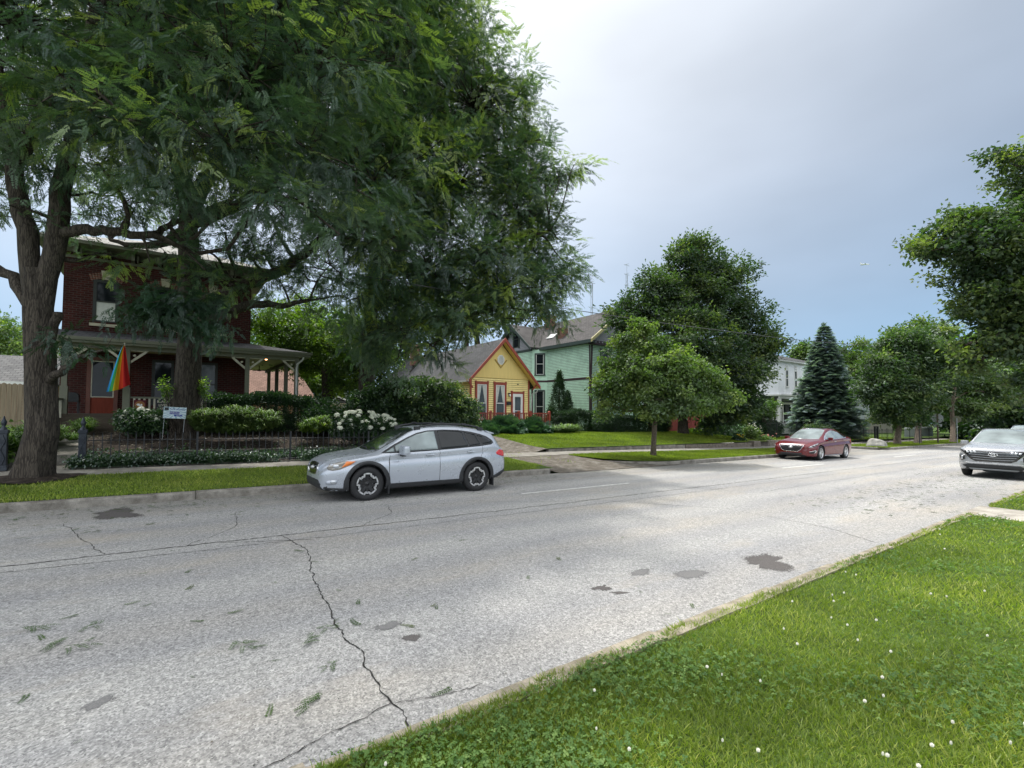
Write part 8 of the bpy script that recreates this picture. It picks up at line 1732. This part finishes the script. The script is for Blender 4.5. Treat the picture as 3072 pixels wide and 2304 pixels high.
for i in range(46):
    z = 1-2*(i+.5)/46; a = i*2.39996; q = math.sqrt(1-z*z); c = Vector((q*math.cos(a), q*math.sin(a), z))*.0085; n_ = c.normalized(); t1 = n_.orthogonal().normalized(); t2 = n_.cross(t1); m.add([c+t1*.0025, c+n_*.004, c-t1*.0025, c-n_*.001+t2*.001], [(0, 1, 2, 3)])
m.lathe([(.0, -.008), (.006, -.006), (.0085, 0), (.006, .006), (.0, .008)], n=8); hm_ = m.mesh('clover_head'); hm_.materials.append(M['petalw']); m = MB(); m.tube([(0, 0, -.075), (.004, 0, -.03), (0, 0, 0)], .0013, 4); sm_ = m.mesh('stalk'); sm_.materials.append(M['blade'] if 0 else paint('stalk_green', (.10, .2, .04), .7, .2))
S_, D_, rr_ = near_pts(900, 1.5, 15); k = (D_ < 2.3); S_, D_ = S_[k][:190], D_[k][:190]
for i, (x, y) in enumerate(zip(S_, D_)):
    t = thing('clover_flower', 'small white clover flower standing in the near lawn', 'flower', (x, y, Z(x, y)+.082), 0, 'white clover flowers in the near lawn'); s_ = random.uniform(.45, .85)*max(1, math.hypot(x, y)/7); t.scale = (s_, s_, 1)
    for nme, me in (('clover_head', hm_), ('stalk', sm_)): o = bpy.data.objects.new(nme, me); COL.objects.link(o); o.parent = t
from cmath import phase
for (x, y, lb) in ((2.85, -.35, 'yellow dandelion nearest the bottom right of the lawn'), (2.12, -.62, 'yellow dandelion at the very bottom edge of the lawn'), (3.0, -1.02, 'yellow dandelion at the right edge of the near lawn')):
    t = thing('dandelion', lb, 'flower', (x, y, Z(x, y)+.09)); m = MB()
    for k in range(34): a = k*2.4; rr = .004+.014*(k/34); m.add([(math.cos(a)*rr*.3, math.sin(a)*rr*.3, .002), (math.cos(a-.15)*rr, math.sin(a-.15)*rr, .006), (math.cos(a)*(rr+.006), math.sin(a)*(rr+.006), .007-.006*(k/34)), (math.cos(a+.15)*rr, math.sin(a+.15)*rr, .006)], [(0, 1, 2, 3)])
    m.build('flower_head', M['yellowpetal'], t); m = MB(); m.tube([(0, 0, -.09), (0, 0, 0)], .002, 5); m.build('stalk', M['clover'] if 0 else MATS.setdefault('st', paint('stalk_green', (.12, .22, .05), .7, .2)), t)
# fallen locust leaves on the asphalt
sprigs = []
for k in range(4):
    tv, tf = T_frond(L=.20, pairs=11, ll=.034, lw=.013, droop=.1, seed=60+k); tv = tv.copy(); tv[:, 2] = np.abs(tv[:, 2])*.25+.003; tv[:, 1] += .03*np.sin(tv[:, 0]*12+k)
    me = npmesh('leaf_sprig', tv, tf, np.full(len(tv), .3+.15*k)); me.materials.append(M['deadleaf']); sprigs.append(me)
    tv2 = []; tf2 = []
for k in range(3):
    v, f = T_twig(70+k, nf=6, L=.26, pairs=8); v = v.copy(); v *= .8; v[:, 2] = (v[:, 2]-v[:, 2].min())*.18+.003; me = npmesh('leaf_sprig', v, f, np.full(len(v), .45)); me.materials.append(M['deadleaf']); sprigs.append(me)
spots = [(-.4, 5.31), (-.59, 5.08), (-.72, 5.15), (-.61, 4.84), (-.95, 5.46), (-.6, 5.66), (-.3, 5.65), (.17, 5.8), (-.08, 5.6), (.31, 4.9), (.45, 4.92), (.43, 4.3), (.54, 4.14), (.86, 3.9), (1.04, 3.57), (1.21, 4.11), (1.36, 4.06), (1.5, 4.51), (1.4, 5.04), (.84, 3.22), (.8, 3.16), (-.7, 4.25), (.53, 3.14), (2.59, 5.61), (3.38, 6.03), (3.51, 6.33), (5.6, 4.97), (4.09, 4.71), (2.04, 4.02), (3.26, 4.21), (4.15, 2.85), (1.73, 3.78), (1.57, 2.84), (.21, 6.4), (1.33, 6.76), (2.01, 4.11), (1.51, 6.07)]
big = {0, 1, 3, 4, 14, 15, 13, 11, 19}
for i, (x, y) in enumerate(spots):
    me = sprigs[4+i % 3] if i in big else sprigs[i % 4]; o = bpy.data.objects.new('leaf_sprig', me); COL.objects.link(o); o.location = (x, y, gz(x)+.004); o.rotation_euler = (0, 0, random.random()*6.28); s_ = random.uniform(.45, .95) if i not in big else random.uniform(.5, .8); o.scale = (s_, s_, s_)
    tag(o, 'green fallen locust leaf sprig lying on the grey asphalt', 'fallen leaf', 'fallen leaf sprigs on the road')
def litter(n, s0, s1, fn, sc=(.35, .8), rb=.4):
    S_ = rng.uniform(s0, s1, n); D_ = fn(n); P = np.stack([S_, D_, g(S_)+.006], -1); d = rng.normal(0, 1, (n, 3)); d[:, 2] *= .05
    tm = []
    for k in range(3): tv, tf = T_frond(L=.2, pairs=7, ll=.036, lw=.016, droop=0, seed=80+k); tv = tv.copy(); tv[:, 2] = np.abs(tv[:, 2])*.2; tm.append((tv, tf))
    o = foliage('leaf_litter', tm, P, d, rng.uniform(*sc, n), rng.normal(rb, .3, n), M['deadleaf'], None, .1); tag(o, kind='stuff')
litter(520, -7, 9.5, lambda n: 11.6-np.abs(rng.normal(0, .55, n))); litter(260, -7, 8, lambda n: rng.uniform(9.2, 11.4, n)); litter(520, 11, 24, lambda n: rng.normal(4.1, .8, n), (.5, 1.1), .1); litter(120, -2, 14, lambda n: rng.uniform(2.7, 9, n), (.2, .4)); litter(160, 9.5, 32, lambda n: 11.6-np.abs(rng.normal(0, .25, n)))
n = 700; S_ = rng.uniform(-1, 14, n); D_ = rng.uniform(2.65, 9, n); P = np.stack([S_, D_, g(S_)+.006], -1); d = rng.normal(0, 1, (n, 3)); d[:, 2] *= .05
o = foliage('grit', lv, P, d, rng.uniform(.12, .32, n), rng.uniform(0, 1, n), leafmat('dark_grit', (.02, .016, .012), (.05, .035, .02), (.10, .07, .04), 0), None, .2); tag(o, kind='stuff')
